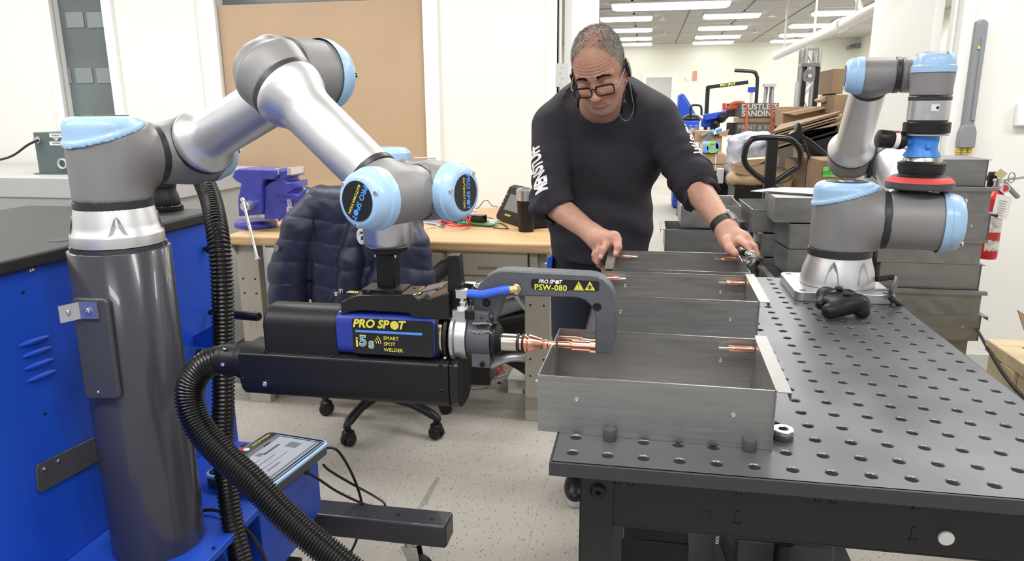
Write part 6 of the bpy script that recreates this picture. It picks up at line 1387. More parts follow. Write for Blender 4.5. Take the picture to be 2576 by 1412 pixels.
# black booms
def boom(pts, r, lab, y): 
    o = build(G().tube([at(u, v, y=y) for u, v in pts], r, 8), 'welding_boom', M['blackm']); return tag(o, lab, 'boom')
yb1 = 11.0
b1 = thing('welding_boom', 'dark welder boom with a slanted printed beam over the blue machines', 'boom', (at(1781, 300, y=yb1).x, yb1, 0))
p = at(1781, 221, y=yb1); build(G().bb(p.x - .03, p.x + .03, yb1, yb1 + .06, 0, p.z + .02), 'boom_post', M['blackm'], b1)
a, b = at(1779, 220, y=yb1), at(1882, 207, y=yb1); d = (b - a); build(G().box((a + b) / 2, (d.length, .04, .055), Euler((0, -math.atan2(d.z, d.x), 0)).to_matrix()), 'boom_beam', M['blackm'], b1)
text('PRO SPOT', .05, M['yellow'], b1, (a + b) / 2 + Vector((0, -.022, 0)), d, ZU, bold=.02)
b2 = thing('welding_boom', 'tall thin dark boom bent over to the left behind the sign crates', 'boom', (at(1905, 300, y=yb1 + .5).x, yb1 + .5, 0)); y_ = yb1 + .5
q0 = at(1904, 230, y=y_); build(G().tube(smooth_path([Vector((q0.x, y_, .02)), Vector((q0.x, y_, q0.z)), at(1903, 190, y=y_), at(1895, 181, y=y_), at(1875, 179, y=y_), at(1848, 177, y=y_)], 6), .028, 10), 'boom_tube', M['blackm'], b2)
# blue machines at left
ybm = 9.4
cvz = [(1697, 370), (1704, 300), (1708, 240), (1714, 232), (1722, 236), (1738, 262), (1752, 290), (1756, 330)]
cv = G(); base = [(at(u, v, y=ybm).x, at(u, v, y=ybm).z) for u, v in cvz]
base = [(base[0][0], .002)] + base + [(base[-1][0], .002)]
cvo = build(G().prism(base, (0, ybm, 0), (1, 0, 0), (0, 0, 1), -.5), 'draped_machine', M['blue'], bevel=.06, seg=3); tag(cvo, 'machine covered by a pointed blue fabric cover', 'covered machine')
wm = thing('welding_machine', 'blue wheeled welding machine with vents and black fittings on top', 'welder', at(1735, 350, y=8.6)); wm.location.z = 0; WP[wm.name] = Vector(wm.location)
bx('machine_body', '', '', 1716, 1760, 304, 380, 8.6, .5, 'blue', parent=wm, floor=False, bevel=.01); bx('machine_base', '', '', 1722, 1765, 382, 452, 8.62, .5, 'blued', parent=wm)
bx('machine_foot', '', '', 1722, 1765, 452, 462, 8.62, .5, 'blackm', parent=wm, floor=True)
q = at(1742, 300, y=8.6); g = G(); g.sph((q.x, 8.8, q.z), (.12, .12, .07), 12, 8); build(g, 'top_fitting', M['black'], wm)
build(G().tube(smooth_path([at(1738, 298, y=8.7), at(1738, 270, y=8.7), at(1748, 264, y=8.7), at(1763, 268, y=8.7), at(1765, 290, y=8.7)], 5), .014, 8), 'handle_tube', M['blackm'], wm)
for k in range(5):
    for c_ in (1738, 1752): q = at(c_, 316 + 4 * k, y=8.595); build(G().box(q, (.045, .004, .008)), 'vent_slot', M['lgrey'], wm, smooth=False)
text('PRO SPOT', .06, M['yellow'], wm, at(1738, 358, y=8.615) + Vector((0, -.02, 0)), (1, 0, 0), ZU, bold=.03)
wm2 = thing('welding_machine', 'low blue welding machine with a sloping arm behind the cartons', 'welder', at(1800, 320, y=9.2)); wm2.location.z = 0; WP[wm2.name] = Vector(wm2.location)
a, b = at(1770, 296, y=9.2), at(1830, 285, y=9.2); d = b - a; build(G().box((a + b) / 2, (d.length, .16, .08), Euler((0, -math.atan2(d.z, d.x), 0)).to_matrix()), 'sloping_arm', M['blue'], wm2, bevel=.01)
bx('machine_body', '', '', 1768, 1812, 298, 320, 9.25, .4, 'blue', parent=wm2); g = bx('machine_leg', '', '', 1780, 1800, 320, 480, 9.3, .3, 'blackm', parent=wm2, floor=True)
for (u, v, r) in ((1815, 296, .07), (1825, 290, .05), (1800, 312, .06)): q = at(u, v, y=9.15); build(G().sph(q, r, 10, 7), 'black_fitting', M['black'], wm2)
q = at(1887, 230, y=10.5); bb_ = thing('blue_panel_post', 'narrow blue panel on a post beside the tall bent boom', 'panel', (q.x, 10.5, 0)); build(G().bb(q.x - .03, q.x + .08, 10.5, 10.56, at(1887, 232, y=10.5).z, at(1887, 219, y=10.5).z), 'panel', M['blue'], bb_); build(G().bb(q.x, q.x + .05, 10.52, 10.56, 0, q.z), 'post', M['trim'], bb_)
# low wall / counter with red sign
cw = bx('low_partition', 'low white partition with a red sign in front of the far wall', 'partition', 1765, 1880, 259, 286, 12.5, .1, 'far', floor=True)
for k in range(3): q = at(1822, 263 + k * 6, y=12.49); build(G().box(q, (.06, .004, .042)), 'red_sign', M['red'], cw); 
# grey sign crates
ysg = 6.9
def sign_crate(v0, v1, lines, lab, uR=1960, uL=1862, sz=.11, vs=()):
    t = thing('sign_crate', lab, 'crate', at((uL + uR) / 2, v1, y=ysg)); a, b = at(uL, v1, y=ysg), at(uR, v0, y=ysg)
    build(G().bb(a.x, b.x, ysg, ysg + .02, a.z, b.z), 'front_board', M['signgrey'], t, smooth=False); a2 = at(1842, v1, y=ysg + .4)
    build(G().bb(a.x - .012, a.x, ysg, ysg + .5, a.z, b.z).bb(a.x - .1, a.x, ysg + .4, ysg + .42, a.z, b.z), 'side_board', M['plate'], t, smooth=False); build(G().bb(a.x, b.x, ysg + .48, ysg + .5, a.z, b.z), 'back_board', M['signgrey'], t, smooth=False); build(G().bb(a.x, b.x, ysg + .02, ysg + .48, a.z, a.z + .02), 'bottom_board', M['signgrey'], t, smooth=False)
    for s, v in zip(lines, vs): text(s, sz, M['white'] if v < 300 else M['lgrey'], t, at((uL + uR) / 2, v, y=ysg - .002), (1, 0, 0), ZU, bold=.02, spacing=1.03)
    return t
sign_crate(259, 295, ('DUSTLESS', 'SANDING'), 'upper grey crate lettered DUSTLESS SANDING', sz=.078, vs=(269, 286))
sign_crate(310, 344, ('PAINT & BODY', 'EQUIPMENT'), 'lower grey crate lettered PAINT & BODY EQUIPMENT', sz=.062, vs=(321, 336))
bx('carton', 'flat open carton squeezed between the two lettered crates', 'box', 1856, 1955, 296, 309, ysg + .02, .4, 'card')
for (u, lab) in ((1879, 'left orange strap around the lettered crates'), (1942, 'right orange strap around the lettered crates')):
    a, b = at(u, 262, y=ysg - .004), at(u - 2, 346, y=ysg - .004); tag(build(G().prism([(a.x - .012, a.z), (a.x + .012, a.z), (b.x + .014, b.z), (b.x - .014, b.z)], (0, ysg - .004, 0), (1, 0, 0), (0, 0, 1), .002), 'cargo_strap', M['orange'], smooth=False), lab, 'strap')
q = at(1850, 262, y=ysg + .2); tag(build(G().tube(smooth_path([q + Vector((-.06, 0, -.01)), q + Vector((0, 0, .015)), q + Vector((.08, 0, .01)), q + Vector((.05, 0, -.02)), q + Vector((-.08, 0, -.04))], 5), .02, 8), 'strap_bundle', M['orange']), 'orange strap bundle on the upper lettered crate', 'strap')
# crate support and shelves of cartons beneath
bx('pallet_rack', 'dark rack block under the lettered crates', 'rack', 1850, 1960, 345, 400, ysg + .06, .42, 'carddk', floor=True)
# cartons on the left
yct = 6.2
ob = thing('open_carton', 'open cardboard carton full of blue and white tools', 'box', at(1780, 383, y=yct))
bx('carton_body', '', '', 1745, 1818, 330, 383, yct, .4, 'card', parent=ob, bevel=.002)
a, b = at(1728, 336, y=yct), at(1747, 324, y=yct); build(G().prism([(at(u, v, y=yct).x, at(u, v, y=yct).z) for u, v in ((1730, 335), (1748, 324), (1748, 332), (1738, 338))], (0, yct, 0), (1, 0, 0), (0, 0, 1), -.3), 'carton_flap', M['card'], ob, smooth=False)
build(G().prism([(at(u, v, y=yct).x, at(u, v, y=yct).z) for u, v in ((1790, 341), (1834, 325), (1828, 344))], (0, yct, 0), (1, 0, 0), (0, 0, 1), .02), 'carton_flap', M['card'], ob, smooth=False)
build(G().bb(at(1748, 360, y=yct - .002).x, at(1758, 360, y=yct).x, yct - .003, yct, at(1750, 370, y=yct).z, at(1750, 358, y=yct).z), 'paper_label', M['white'], ob)
for (p1, p2, r, mt, lab) in (((1762, 343), (1795, 328), .014, 'racegrey', 'long silver and blue tool sticking out of the open carton'), ((1790, 336), (1812, 326), .018, 'sblue', 'blue tool with silver nose on the open carton'), ((1775, 351), (1790, 355), .014, 'sblue', 'small blue tool lower in the open carton'), ((1800, 341), (1822, 336), .010, 'blackm', 'black wand in the open carton'), ((1797, 334), (1803, 344), .016, 'white', 'white and blue fitting in the open carton')):
    tag(build(G().cyl(at(*p1, y=yct + .05 - .1), at(*p2, y=yct + .05), r, n=10), 'boxed_tool', M[mt]), lab, 'tool')
bt_ = thing('bottle_pack', 'blue and green wrapped bottle pack on the brown cartons', 'pack', at(1787, 386, y=5.7)); bx('pack_body', '', '', 1767, 1811, 358, 386, 5.7, .3, 'wrap', parent=bt_, bevel=.02)
q = at(1793, 371, y=5.695); build(G().ring(q, (0, 1, 0), .03, .05, .004), 'green_ring', M['green'], bt_); build(G().box(at(1776, 376, y=5.695), (.04, .004, .05)), 'blue_print', M['lblue'], bt_); build(G().box(at(1805, 366, y=5.695), (.03, .004, .06)), 'blue_print', M['lblue'], bt_)
for (v0, v1, k) in ((388, 413, 'upper'), (415, 430, 'lower')):
    o = bx('brown_carton', '%s closed brown carton with a white tape strip and label' % k, 'box', 1760, 1826, v0, v1, 5.72, .5, 'card'); 
    build(G().bb(at(1800, v0, y=5.72).x, at(1802, v0, y=5.72).x, 5.717, 5.72, at(1800, v1 - 1, y=5.72).z, at(1800, v0, y=5.72).z), 'tape_strip', M['paper'], o); build(G().box(at(1769, (v0 + v1) / 2 - 3, y=5.716), (.035, .003, .025)), 'paper_label', M['white'], o)
pj = thing('pallet', 'black pallet carrying the brown cartons', 'pallet', at(1795, 440, y=5.72)); bx('pallet_deck', '', '', 1766, 1850, 431, 438, 5.70, .6, 'blackm', parent=pj); bx('pallet_block', '', '', 1775, 1845, 438, 500, 5.8, .3, 'blackm', parent=pj, floor=True)
# stretch wrapped load
yw_ = 5.2
def wrapped(p):
    a = A_(at(1880, 420, y=yw_ + .2)); d = s_box(p, a + [0, 0, .05], (.34, .36, .46), e=.09); d = smin(d, s_ell(p, A_(at(1905, 365, y=yw_ + .2)), (.16, .15, .10)), .08)
    return d + .012 * np.sin(p[:, 0] * 31 + 5 * np.sin(p[:, 2] * 14)) * np.sin(p[:, 2] * 27 + p[:, 0] * 13)
a = A_(at(1880, 410, y=yw_ + .2)); wo = link(sdf_mesh(wrapped, a - [.32, .30, .38], a + [.34, .30, .34], .02, 'wrapped'), 'wrapped_load', None, M['wrap'], angle=180); tag(wo, 'bundle in crumpled clear stretch wrap with a green sticker', 'bundle')
build(G().box(at(1874, 387, y=yw_ - .03), (.055, .004, .04)), 'green_sticker', M['green'], wo)
# foam seat / cartons
yf_ = 4.6
def foam(p):
    a = A_(at(1885, 448, y=yf_ + .15)); return U([s_ell(p, a, (.17, .16, .075)), s_ell(p, a + [.16, .02, .02], (.16, .15, .07))], .05)
a = A_(at(1885, 448, y=yf_ + .15)); o = link(sdf_mesh(foam, a - [.25, .22, .12], a + [.36, .22, .14], .015, 'foam'), 'tan_cushion', None, M['leather'], angle=180); tag(o, 'rounded tan cushion under the torn carton', 'cushion')
tc = thing('torn_carton', 'torn open carton on the tan cushion with its lid raised', 'box', at(1890, 425, y=yf_ + .1)); 
build(G().prism([(at(u, v, y=yf_).x, at(u, v, y=yf_).z) for u, v in ((1846, 412), (1850, 436), (1880, 442), (1935, 440), (1935, 410), (1880, 420))], (0, yf_, 0), (1, 0, 0), (0, 0, 1), -.25), 'carton_body', M['card'], tc, smooth=False)
build(G().prism([(at(u, v, y=yf_).x, at(u, v, y=yf_).z) for u, v in ((1846, 411), (1880, 402), (1940, 398), (1905, 415), (1880, 419))], (0, yf_ - .01, 0), (1, 0, 0), (0, 0, 1), -.008), 'carton_flap', M['card'], tc, smooth=False)
build(G().box(at(1910, 400, y=yf_ + .1), (.26, .2, .012), Euler((0, -.1, 0)).to_matrix()), 'carton_layer', M['pine'], tc)
bx('black_rack', 'low black rack holding the cushion and wrapped bundle', 'rack', 1842, 1960, 472, 560, yf_ + .0, .42, 'blackm', floor=True)
bx('metal_offcut', 'upright folded sheet metal piece left of the wrapped bundle', 'sheet', 1804, 1822, 425, 462, 5.0, .1, 'lgrey'); bx('small_blue_bin', 'small blue bin on the floor left of the cushion', 'bin', 1795, 1806, 440, 460, 5.4, .15, 'blue', floor=True)
# pallet jack handle
yj = 3.75
pjk = thing('pallet_jack', 'black pallet jack with a looped steering handle behind the tray piles', 'pallet jack', (at(1940, 400, y=yj).x, yj, 0))
lp_ = [(1905, 347), (1968, 348), (1993, 355), (2013, 380), (2010, 415), (1990, 430), (1945, 460), (1936, 466), (1928, 460), (1895, 435), (1874, 410), (1874, 380), (1884, 358)]
build(G().tube(smooth_path([at(u, v, y=yj) for u, v in lp_], 6, closed=True), .0185, 14, closed=True), 'handle_loop', M['gloss'], pjk)
a, b = at(1930, 349, y=yj), at(1954, 460, y=yj); zb3 = .30; build(G().bb(a.x, at(1954, 400, y=yj).x, yj - .02, yj + .03, zb3, at(1940, 352, y=yj).z), 'handle_mast', M['blackm'], pjk, bevel=.004)
build(G().bb(a.x - .1, a.x + .2, yj - .08, yj + .3, .08, zb3), 'pump_body', M['blackm'], pjk, bevel=.01)
for s in (-.12, .22): build(G().bb(a.x + s - .07, a.x + s + .07, yj + .1, yj + .40, .05, .09), 'fork', M['blackm'], pjk, bevel=.004)
build(G().cyl((a.x - .05, yj - .05, .08), (a.x + .15, yj - .05, .08), .08, n=20), 'steer_wheel', M['rubber'], pjk)
# big cardboard stack at right, dark machine arm, cartons
yk_ = 5.5
fc = thing('flattened_cartons', 'thick stack of flattened cartons lying tilted on the dark machine', 'cardboard', at(2060, 320, y=yk_))
a, b = at(1935, 350, y=yk_), at(2115, 292, y=yk_)
for k in range(7):
    off = ZU * (-.022 * k) + Vector((.02 * math.sin(k * 2.3), 0, 0)); p0, p1 = at(1962, 318, y=yk_) + off, at(2112, 285, y=yk_) + off; p2, p3 = at(2112, 288, y=yk_ - 1.0) + off, at(1942, 338, y=yk_ - 1.0) + off
    g = G(); vs = [p3, p2, p1, p0]; g.add(vs + [v_ + ZU * .018 for v_ in vs], [(3, 2, 1, 0), (4, 5, 6, 7), (0, 1, 5, 4), (1, 2, 6, 5), (2, 3, 7, 6), (3, 0, 4, 7)]); build(g, 'carton_sheet', M['card' if k % 2 else 'carddk'], fc, smooth=False)
dm = thing('dark_machine', 'black angled machine arm with a lever under the flattened cartons', 'machine', at(2030, 380, y=4.3))
g = G(); g.prism([(at(u, v, y=4.5).x, at(u, v, y=4.5).z) for u, v in ((1975, 343), (2000, 330), (2110, 312), (2112, 385), (2045, 390), (2010, 360))], (0, 4.5, 0), (1, 0, 0), (0, 0, 1), -.3); build(g, 'machine_hood', M['black'], dm, bevel=.01)
build(G().prism([(at(u, v, y=4.3).x, at(u, v, y=4.3).z) for u, v in ((2000, 330), (2008, 307), (2016, 312), (2022, 340), (2040, 350), (2100, 400), (2092, 408), (2030, 368), (1990, 352), (1985, 338))], (0, 4.3, 0), (1, 0, 0), (0, 0, 1), -.08), 'bent_arm', M['gloss'], dm, bevel=.006)
build(G().cyl(at(2020, 352, y=4.25), at(2045, 421, y=4.25), .010, n=10), 'lever_rod', M['blackm'], dm)
build(G().bb(at(2050, 400, y=4.5).x, at(2105, 400, y=4.5).x, 4.55, 4.75, .0, at(2080, 388, y=4.5).z), 'machine_column', M['black'], dm)
bx('grey_board', 'light grey panel standing behind the looped handle', 'panel', 1955, 1998, 362, 470, 5.3, .04, 'lgrey', floor=True)
bx('tall_carton', 'plain tall carton left of the green-stickered box', 'box', 1990, 2052, 405, 520, 4.85, .4, 'card', floor=True)
o = bx('marked_carton', 'dark brown carton with a green handwritten sticker behind the robot elbow', 'box', 2056, 2120, 404, 520, 3.9, .4, 'carddk', floor=True)
gs = build(G().bb(at(2070, 433, y=3.898).x, at(2108, 433, y=3.898).x, 3.895, 3.9, at(2090, 445, y=3.9).z, at(2090, 420, y=3.9).z), 'green_sticker', M['green'], o)
text('OLD\nDOWNSTREAM\nBOTTOM WRAP', .014, M['label'], gs, at(2089, 433, y=3.893), (1, .0, 0), ZU)
bx('grey_cabinet_far', 'pale grey cabinet behind the robot forearm', 'cabinet', 2226, 2292, 222, 420, 5.0, .5, 'lgrey', floor=True); bpy.data.objects['grey_cabinet_far'].name = 'tall_locker'
bx('brown_carton_far', 'large brown carton high on the rack behind the upper robot', 'box', 2090, 2126, 173, 236, 6.0, .5, 'carddk'); bpy.data.objects['brown_carton_far'].name = 'large_carton'
bx('rack_carton', 'brown carton under the high carton on the rack', 'box', 2096, 2228, 237, 285, 5.9, .5, 'carddk')
bx('rack_carton', 'lower brown carton behind the robot forearm', 'box', 2110, 2225, 286, 392, 5.7, .5, 'carddk')
bx('storage_rack', 'dark storage rack column carrying brown cartons', 'rack', 2112, 2224, 393, 520, 5.75, .4, 'carddk', floor=True)
o = bx('rack_beam', 'orange-brown wooden rack shelf board right of the forearm', 'board', 2180, 2218, 302, 312, 5.5, .18, 'wood')
lc = bx('long_carton', 'long low brown carton pile left of the high cartons', 'box', 1968, 2095, 268, 320, 6.4, .5, 'card')
for (pts, lab) in ((((2062, 252), (2095, 232), (2108, 240), (2070, 258)), 'bent loose cardboard flap on the pile'), (((1975, 285), (2060, 268), (2092, 270), (2000, 290)), 'flat cardboard piece on the long carton')):
    o = build(G().prism([(at(u, v, y=6.2).x, at(u, v, y=6.2).z) for u, v in pts], (0, 6.2, 0), (1, 0, 0), (0, 0, 1), -.25), 'loose_cardboard', M['card'], smooth=False); tag(o, lab, 'cardboard')
bx('silver_board', 'leaning silver panel beside the truss tower', 'panel', 1996, 2010, 205, 290, 8.6, .05, 'truss', floor=True)
bx('low_crate_row', 'row of low brown cartons on the floor of the workshop', 'box', 1965, 2100, 320, 400, 6.6, .5, 'card', floor=True); bpy.data.objects['low_crate_row'].name = 'low_carton'
q = at(2128, 118, y=YF); o = build(G().box((XR - .0605, YF - .2, q.z), (.12, .12, .1)).cyl((XR - .12, YF - .22, q.z - .01), (XR - .28, YF - .4, q.z - .05), .05, n=10), 'security_camera', M['racegrey']); tag(o, 'small security camera in the far upper corner', 'camera')
# game controller on the table
gcx = at(2128, 775, z=TZ + .02)
e = lambda u, v, z: A_(at(u, v, z=TZ + z))
pL0, pL1 = e(2085, 748, .035), e(2092, 770, .02)
def pad(p):
    ds = [s_cap(p, e(2075, 742, .036), e(2130, 752, .036), .019, .021), s_cap(p, e(2130, 752, .036), e(2163, 768, .03), .021, .019),
          s_cap(p, e(2078, 744, .034), e(2066, 766, .020), .018, .014), s_cap(p, e(2155, 766, .034), e(2088, 783, .024), .020, .019), s_cap(p, e(2163, 768, .030), e(2172, 786, .018), .017, .014), s_ell(p, e(2125, 757, .040), (.05, .03, .016))]
    return np.maximum(U(ds, .014), TZ + .0008 - p[:, 2])
cg = thing('game_controller', 'black wireless game controller lying on the table before the robot base plate', 'controller', (gcx.x, gcx.y, TZ))
c_ = A_(gcx); link(sdf_mesh(pad, c_ - [.11, .11, .03], c_ + [.11, .13, .06], .0025, 'pad'), 'controller_shell', cg, M['black'], angle=180)
for (u, v, z, r, h_) in ((2110, 727, .060, .0085, .012), (2130, 741, .058, .0085, .010)): 
    b = Vector(e(u, v, z)); st_ = build(G().cyl(b - ZU * .012, b, .005, n=12), 'thumb_stick', M['rubber'], cg); build(G().lathe([(r, 0), (r * 1.05, .002), (r, .004), (0, .003)], b, (-.1, -.15, 1), 20, caps=False), 'stick_cap', M['rubber'], st_)
for (u, v, z) in ((2150, 744, .051), (2158, 750, .048), (2147, 751, .050), (2155, 757, .047)): build(G().cyl(Vector(e(u, v, z)) - ZU * .004, Vector(e(u, v, z)), .0045, n=14), 'face_button', M['gloss'], cg)
b = Vector(e(2100, 737, .054)); build(G().box(b, (.022, .007, .004)).box(b, (.007, .022, .004)), 'direction_pad', M['gloss'], cg, bevel=.001)
build(G().box(Vector(e(2168, 776, .012)), (.03, .016, .018), Euler((0, 0, .5)).to_matrix()), 'trigger', M['gloss'], cg, bevel=.003)
# blue tape measure on man's pocket handled with the person

# worn tape residue on the floor
L_ = [at(1098, 1200, z=.0008), at(1107, 1203, z=.0008), at(1090, 1235, z=.0008), at(1076, 1262, z=.0008), at(1052, 1286, z=.0008), at(1046, 1284, z=.0008), at(1068, 1250, z=.0008), at(1084, 1222, z=.0008)]
o = build(G().prism([(p_.x, p_.y) for p_ in L_], (0, 0, .0002), (1, 0, 0), (0, 1, 0), .0006), 'tape_residue', pm('worn_tape', (.27, .255, .23), .6, var=.3, vs=60), smooth=False)
tag(o, 'grey strip of worn tape residue on the floor above the outrigger', 'tape')
# ================================================================ the man at the table
def P(u, v, y): return A_(at(u, v, y=y))
man = thing('person', 'man in a charcoal long-sleeved shirt and glasses leaning over the trays with both hands', 'person', (-.05, 1.42, 0))
HC = P(1510, 181, 1.12)                      # head centre
HR = np.array((Euler((0, 0, math.radians(180 + 4))).to_matrix() @ Euler((math.radians(0), 0, 0)).to_matrix()))
# local head frame: +y face forward, +z up, +x the man's left... rotate 180 about z so the face looks to -Y, pitch down, roll
Hm = Euler((0, 0, math.radians(172))).to_matrix() @ Euler((math.radians(-31), 0, 0)).to_matrix() @ Euler((0, math.radians(8), 0)).to_matrix()
HR = A_(Hm); HS = .91
def hl(p): return (p - HC) @ HR / HS          # world -> head local
def hw(q): return HC + HR @ (A_(q) * HS)
def head_sdf(q):
    ax = np.abs(q[:, 0]); m = np.stack([ax, q[:, 1], q[:, 2]], 1)
    d = s_ell(q, (0, -.012, .045), (.0745, .094, .084))
    d = smin(d, s_ell(q, (0, .012, .012), (.066, .080, .085)), .03)
    d = smin(d, s_ell(q, (0, .026, -.045), (.053, .060, .060)), .03)
    d = smin(d, s_cap(m, (.056, -.005, -.035), (.022, .060, -.088), .020, .017), .025)
    d = smin(d, s_ell(q, (0, .068, -.092), (.022, .018, .018)), .02)
    d = smin(d, s_ell(q, (0, .035, -.085), (.035, .038, .020)), .025)
    d = smin(d, s_ell(m, (.037, .062, -.022), (.022, .022, .020)), .02)
    d = smin(d, s_cap(m, (.012, .086, .026), (.048, .068, .026), .0085, .008), .012)
    d = smax(d, -s_ell(m, (.032, .096, .004), (.021, .019, .014)), .012)
    d = smin(d, s_ell(m, (.032, .070, .003), (.0165, .0155, .0135)), .005)
    d = smax(d, -(s_cap(m, (.018, .0845, -.003), (.046, .0755, -.005), .0009)), .003)
    nose = U([s_cap(q, (0, .086, .014), (0, .108, -.026), .0075, .0115), s_ell(m, (.0125, .098, -.030), (.0085, .011, .0085)), s_ell(q, (0, .110, -.029), (.011, .010, .010))], .008)
    d = smin(d, nose, .010)
    d = smax(d, -s_ell(m, (.0075, .106, -.040), (.0035, .005, .003)), .003)
    d = smin(d, s_ell(q, (0, .078, -.058), (.030, .016, .018)), .012)
    lipu = s_cap(m, (0, .0945, -.0545), (.023, .083, -.0585), .0048, .0025); lipl = s_cap(m, (0, .0935, -.0645), (.020, .083, -.0615), .0056, .0028)
    d = smin(d, np.minimum(lipu, lipl), .003)
    d = smax(d, -s_cap(m, (0, .0995, -.0595), (.024, .0865, -.0600), .0009), .0025)
    d = smax(d, -s_cap(m, (.019, .098, -.034), (.034, .080, -.062), .0016), .006)
    d = smax(d, -s_cap(m, (.018, .092, -.012), (.034, .088, -.018), .0016), .006)
    z = q[:, 2]; fr = np.clip((q[:, 1] - .03) / .04, 0, 1) * np.clip((z - .028) / .01, 0, 1) * np.clip((.085 - z) / .03, 0, 1)
    d = d + .0010 * fr * np.sin((z - .10 * ax * ax * 4) * 2 * math.pi / .0092)
    ear = s_ell(m, (.079, -.006, -.006), (.008, .019, .032), A_(Euler((0, math.radians(12), math.radians(-20))).to_matrix()))
    ear = smax(ear, -s_ell(m, (.087, .000, -.002), (.006, .009, .018)), .004)
    d = smin(d, ear, .004)
    return d
neck0 = P(1502, 318, 1.31); 
def neck_sdf(p): return s_cap(p, hw((0, -.022, -.035)), neck0, .058, .066)
def skin_head(p): return smin(head_sdf(hl(p)) * HS, neck_sdf(p), .022)
mh = sdf_mesh(skin_head, HC - [.115, .13, .175], HC + [.115, .20, .15], .0022, 'h')
# arms: joints
shL, elL, wrL = P(1392, 318, 1.27), P(1382, 512, 1.17), P(1492, 590, 1.075)     # man's right arm, at the left in view
shR, elR, wrR = P(1655, 305, 1.27), P(1738, 450, 1.22), P(1828, 578, 1.06)
def fingers(chains, k=.004): return U([s_cap(p_, a, b, ra, rb) for (p_, a, b, ra, rb) in chains], k)
def handL_sdf(p):
    y = 1.015
    K = lambda u, v, dy=0: P(u, v, y + dy)
    d = U([s_cap(p, P(1400, 520, 1.165), wrL, .041, .027), s_cap(p, wrL, K(1520, 606, .02), .027, .026)], .02)
    palm = U([s_cap(p, K(1510, 600, .03), K(1540, 600, .0), .026, .018), s_cap(p, K(1500, 610, .04), K(1512, 625, .03), .022, .019), s_cap(p, K(1545, 598, 0), K(1553, 608, -.005), .016, .0125)], .016)
    d = smin(d, palm, .016)
    th = [(K(1550, 603, -.005), K(1555, 622, -.03), .0125, .0108), (K(1555, 622, -.03), K(1549, 640, -.035), .0108, .0082)]
    ix = [(K(1532, 606, .0), K(1517, 628, -.03), .0105, .0095), (K(1517, 628, -.03), K(1511, 648, -.035), .0095, .0075)]
    md = [(K(1517, 610, .015), K(1504, 636, -.01), .0105, .0095), (K(1504, 636, -.01), K(1503, 660, -.015), .0095, .008)]
    rg = [(K(1506, 616, .03), K(1496, 642, .01), .010, .009), (K(1496, 642, .01), K(1508, 668, .0), .009, .0078)]
    pk = [(K(1500, 622, .04), K(1497, 652, .03), .0095, .0085), (K(1497, 652, .03), K(1520, 678, .015), .0085, .0075)]
    fs = [U([s_cap(p, a, b, r1, r2) for a, b, r1, r2 in f], .004) for f in (th, ix, md, rg, pk)]
    f = fs[0]
    for g_ in fs[1:]: f = smin(f, g_, .0012)
    return smin(d, f, .007)
def handR_sdf(p):
    y = 1.01; K = lambda u, v, dy=0: P(u, v, y + dy)
    d = U([s_cap(p, P(1748, 468, 1.21), wrR, .043, .028), s_cap(p, wrR, K(1838, 600, .03), .028, .027)], .02)
    palm = U([s_cap(p, K(1836, 600, .03), K(1868, 604, .01), .027, .021), s_cap(p, K(1840, 606, .02), K(1862, 622, .0), .024, .017), s_cap(p, K(1866, 600, .02), K(1884, 612, .01), .020, .014)], .016)
    d = smin(d, palm, .016)
    th = [(K(1828, 606, -.005), K(1836, 626, -.03), .0155, .0125), (K(1836, 626, -.03), K(1850, 637, -.045), .0125, .0098)]
    ix = [(K(1862, 606, -.01), K(1880, 618, -.035), .0115, .0105), (K(1880, 618, -.035), K(1884, 634, -.045), .0105, .009), (K(1884, 634, -.045), K(1874, 644, -.04), .009, .0078)]
    md = [(K(1876, 606, .005), K(1896, 622, -.015), .0115, .0105), (K(1896, 622, -.015), K(1902, 640, -.02), .0105, .009), (K(1902, 640, -.02), K(1892, 652, -.02), .009, .0078)]
    rg = [(K(1880, 612, .02), K(1900, 634, .0), .0105, .0095), (K(1900, 634, .0), K(1896, 652, .005), .0095, .008)]
    pk = [(K(1872, 616, .03), K(1884, 642, .015), .0095, .0085), (K(1884, 642, .015), K(1872, 652, .01), .0085, .007)]
    fs = [U([s_cap(p, a, b, r1, r2) for a, b, r1, r2 in f], .004) for f in (th, ix, md, rg, pk)]
    f = fs[0]
    for g_ in fs[1:]: f = smin(f, g_, .0012)
    return smin(d, f, .007)
lo = np.minimum(P(1380, 500, 1.2), P(1500, 700, 1.0)) - [.03, .05, .0]; hi_ = np.maximum(P(1575, 500, 1.2), P(1400, 500, 1.22)) + [.03, .03, .05]
ma = sdf_mesh(handL_sdf, lo, hi_, .0026, 'a')
lo = np.minimum(P(1725, 440, 1.2), P(1830, 670, .97)) - [.02, .04, .01]; hi_ = np.maximum(P(1925, 560, 1.0), P(1740, 430, 1.25)) + [.03, .03, .06]
mb = sdf_mesh(handR_sdf, lo, hi_, .0026, 'b')
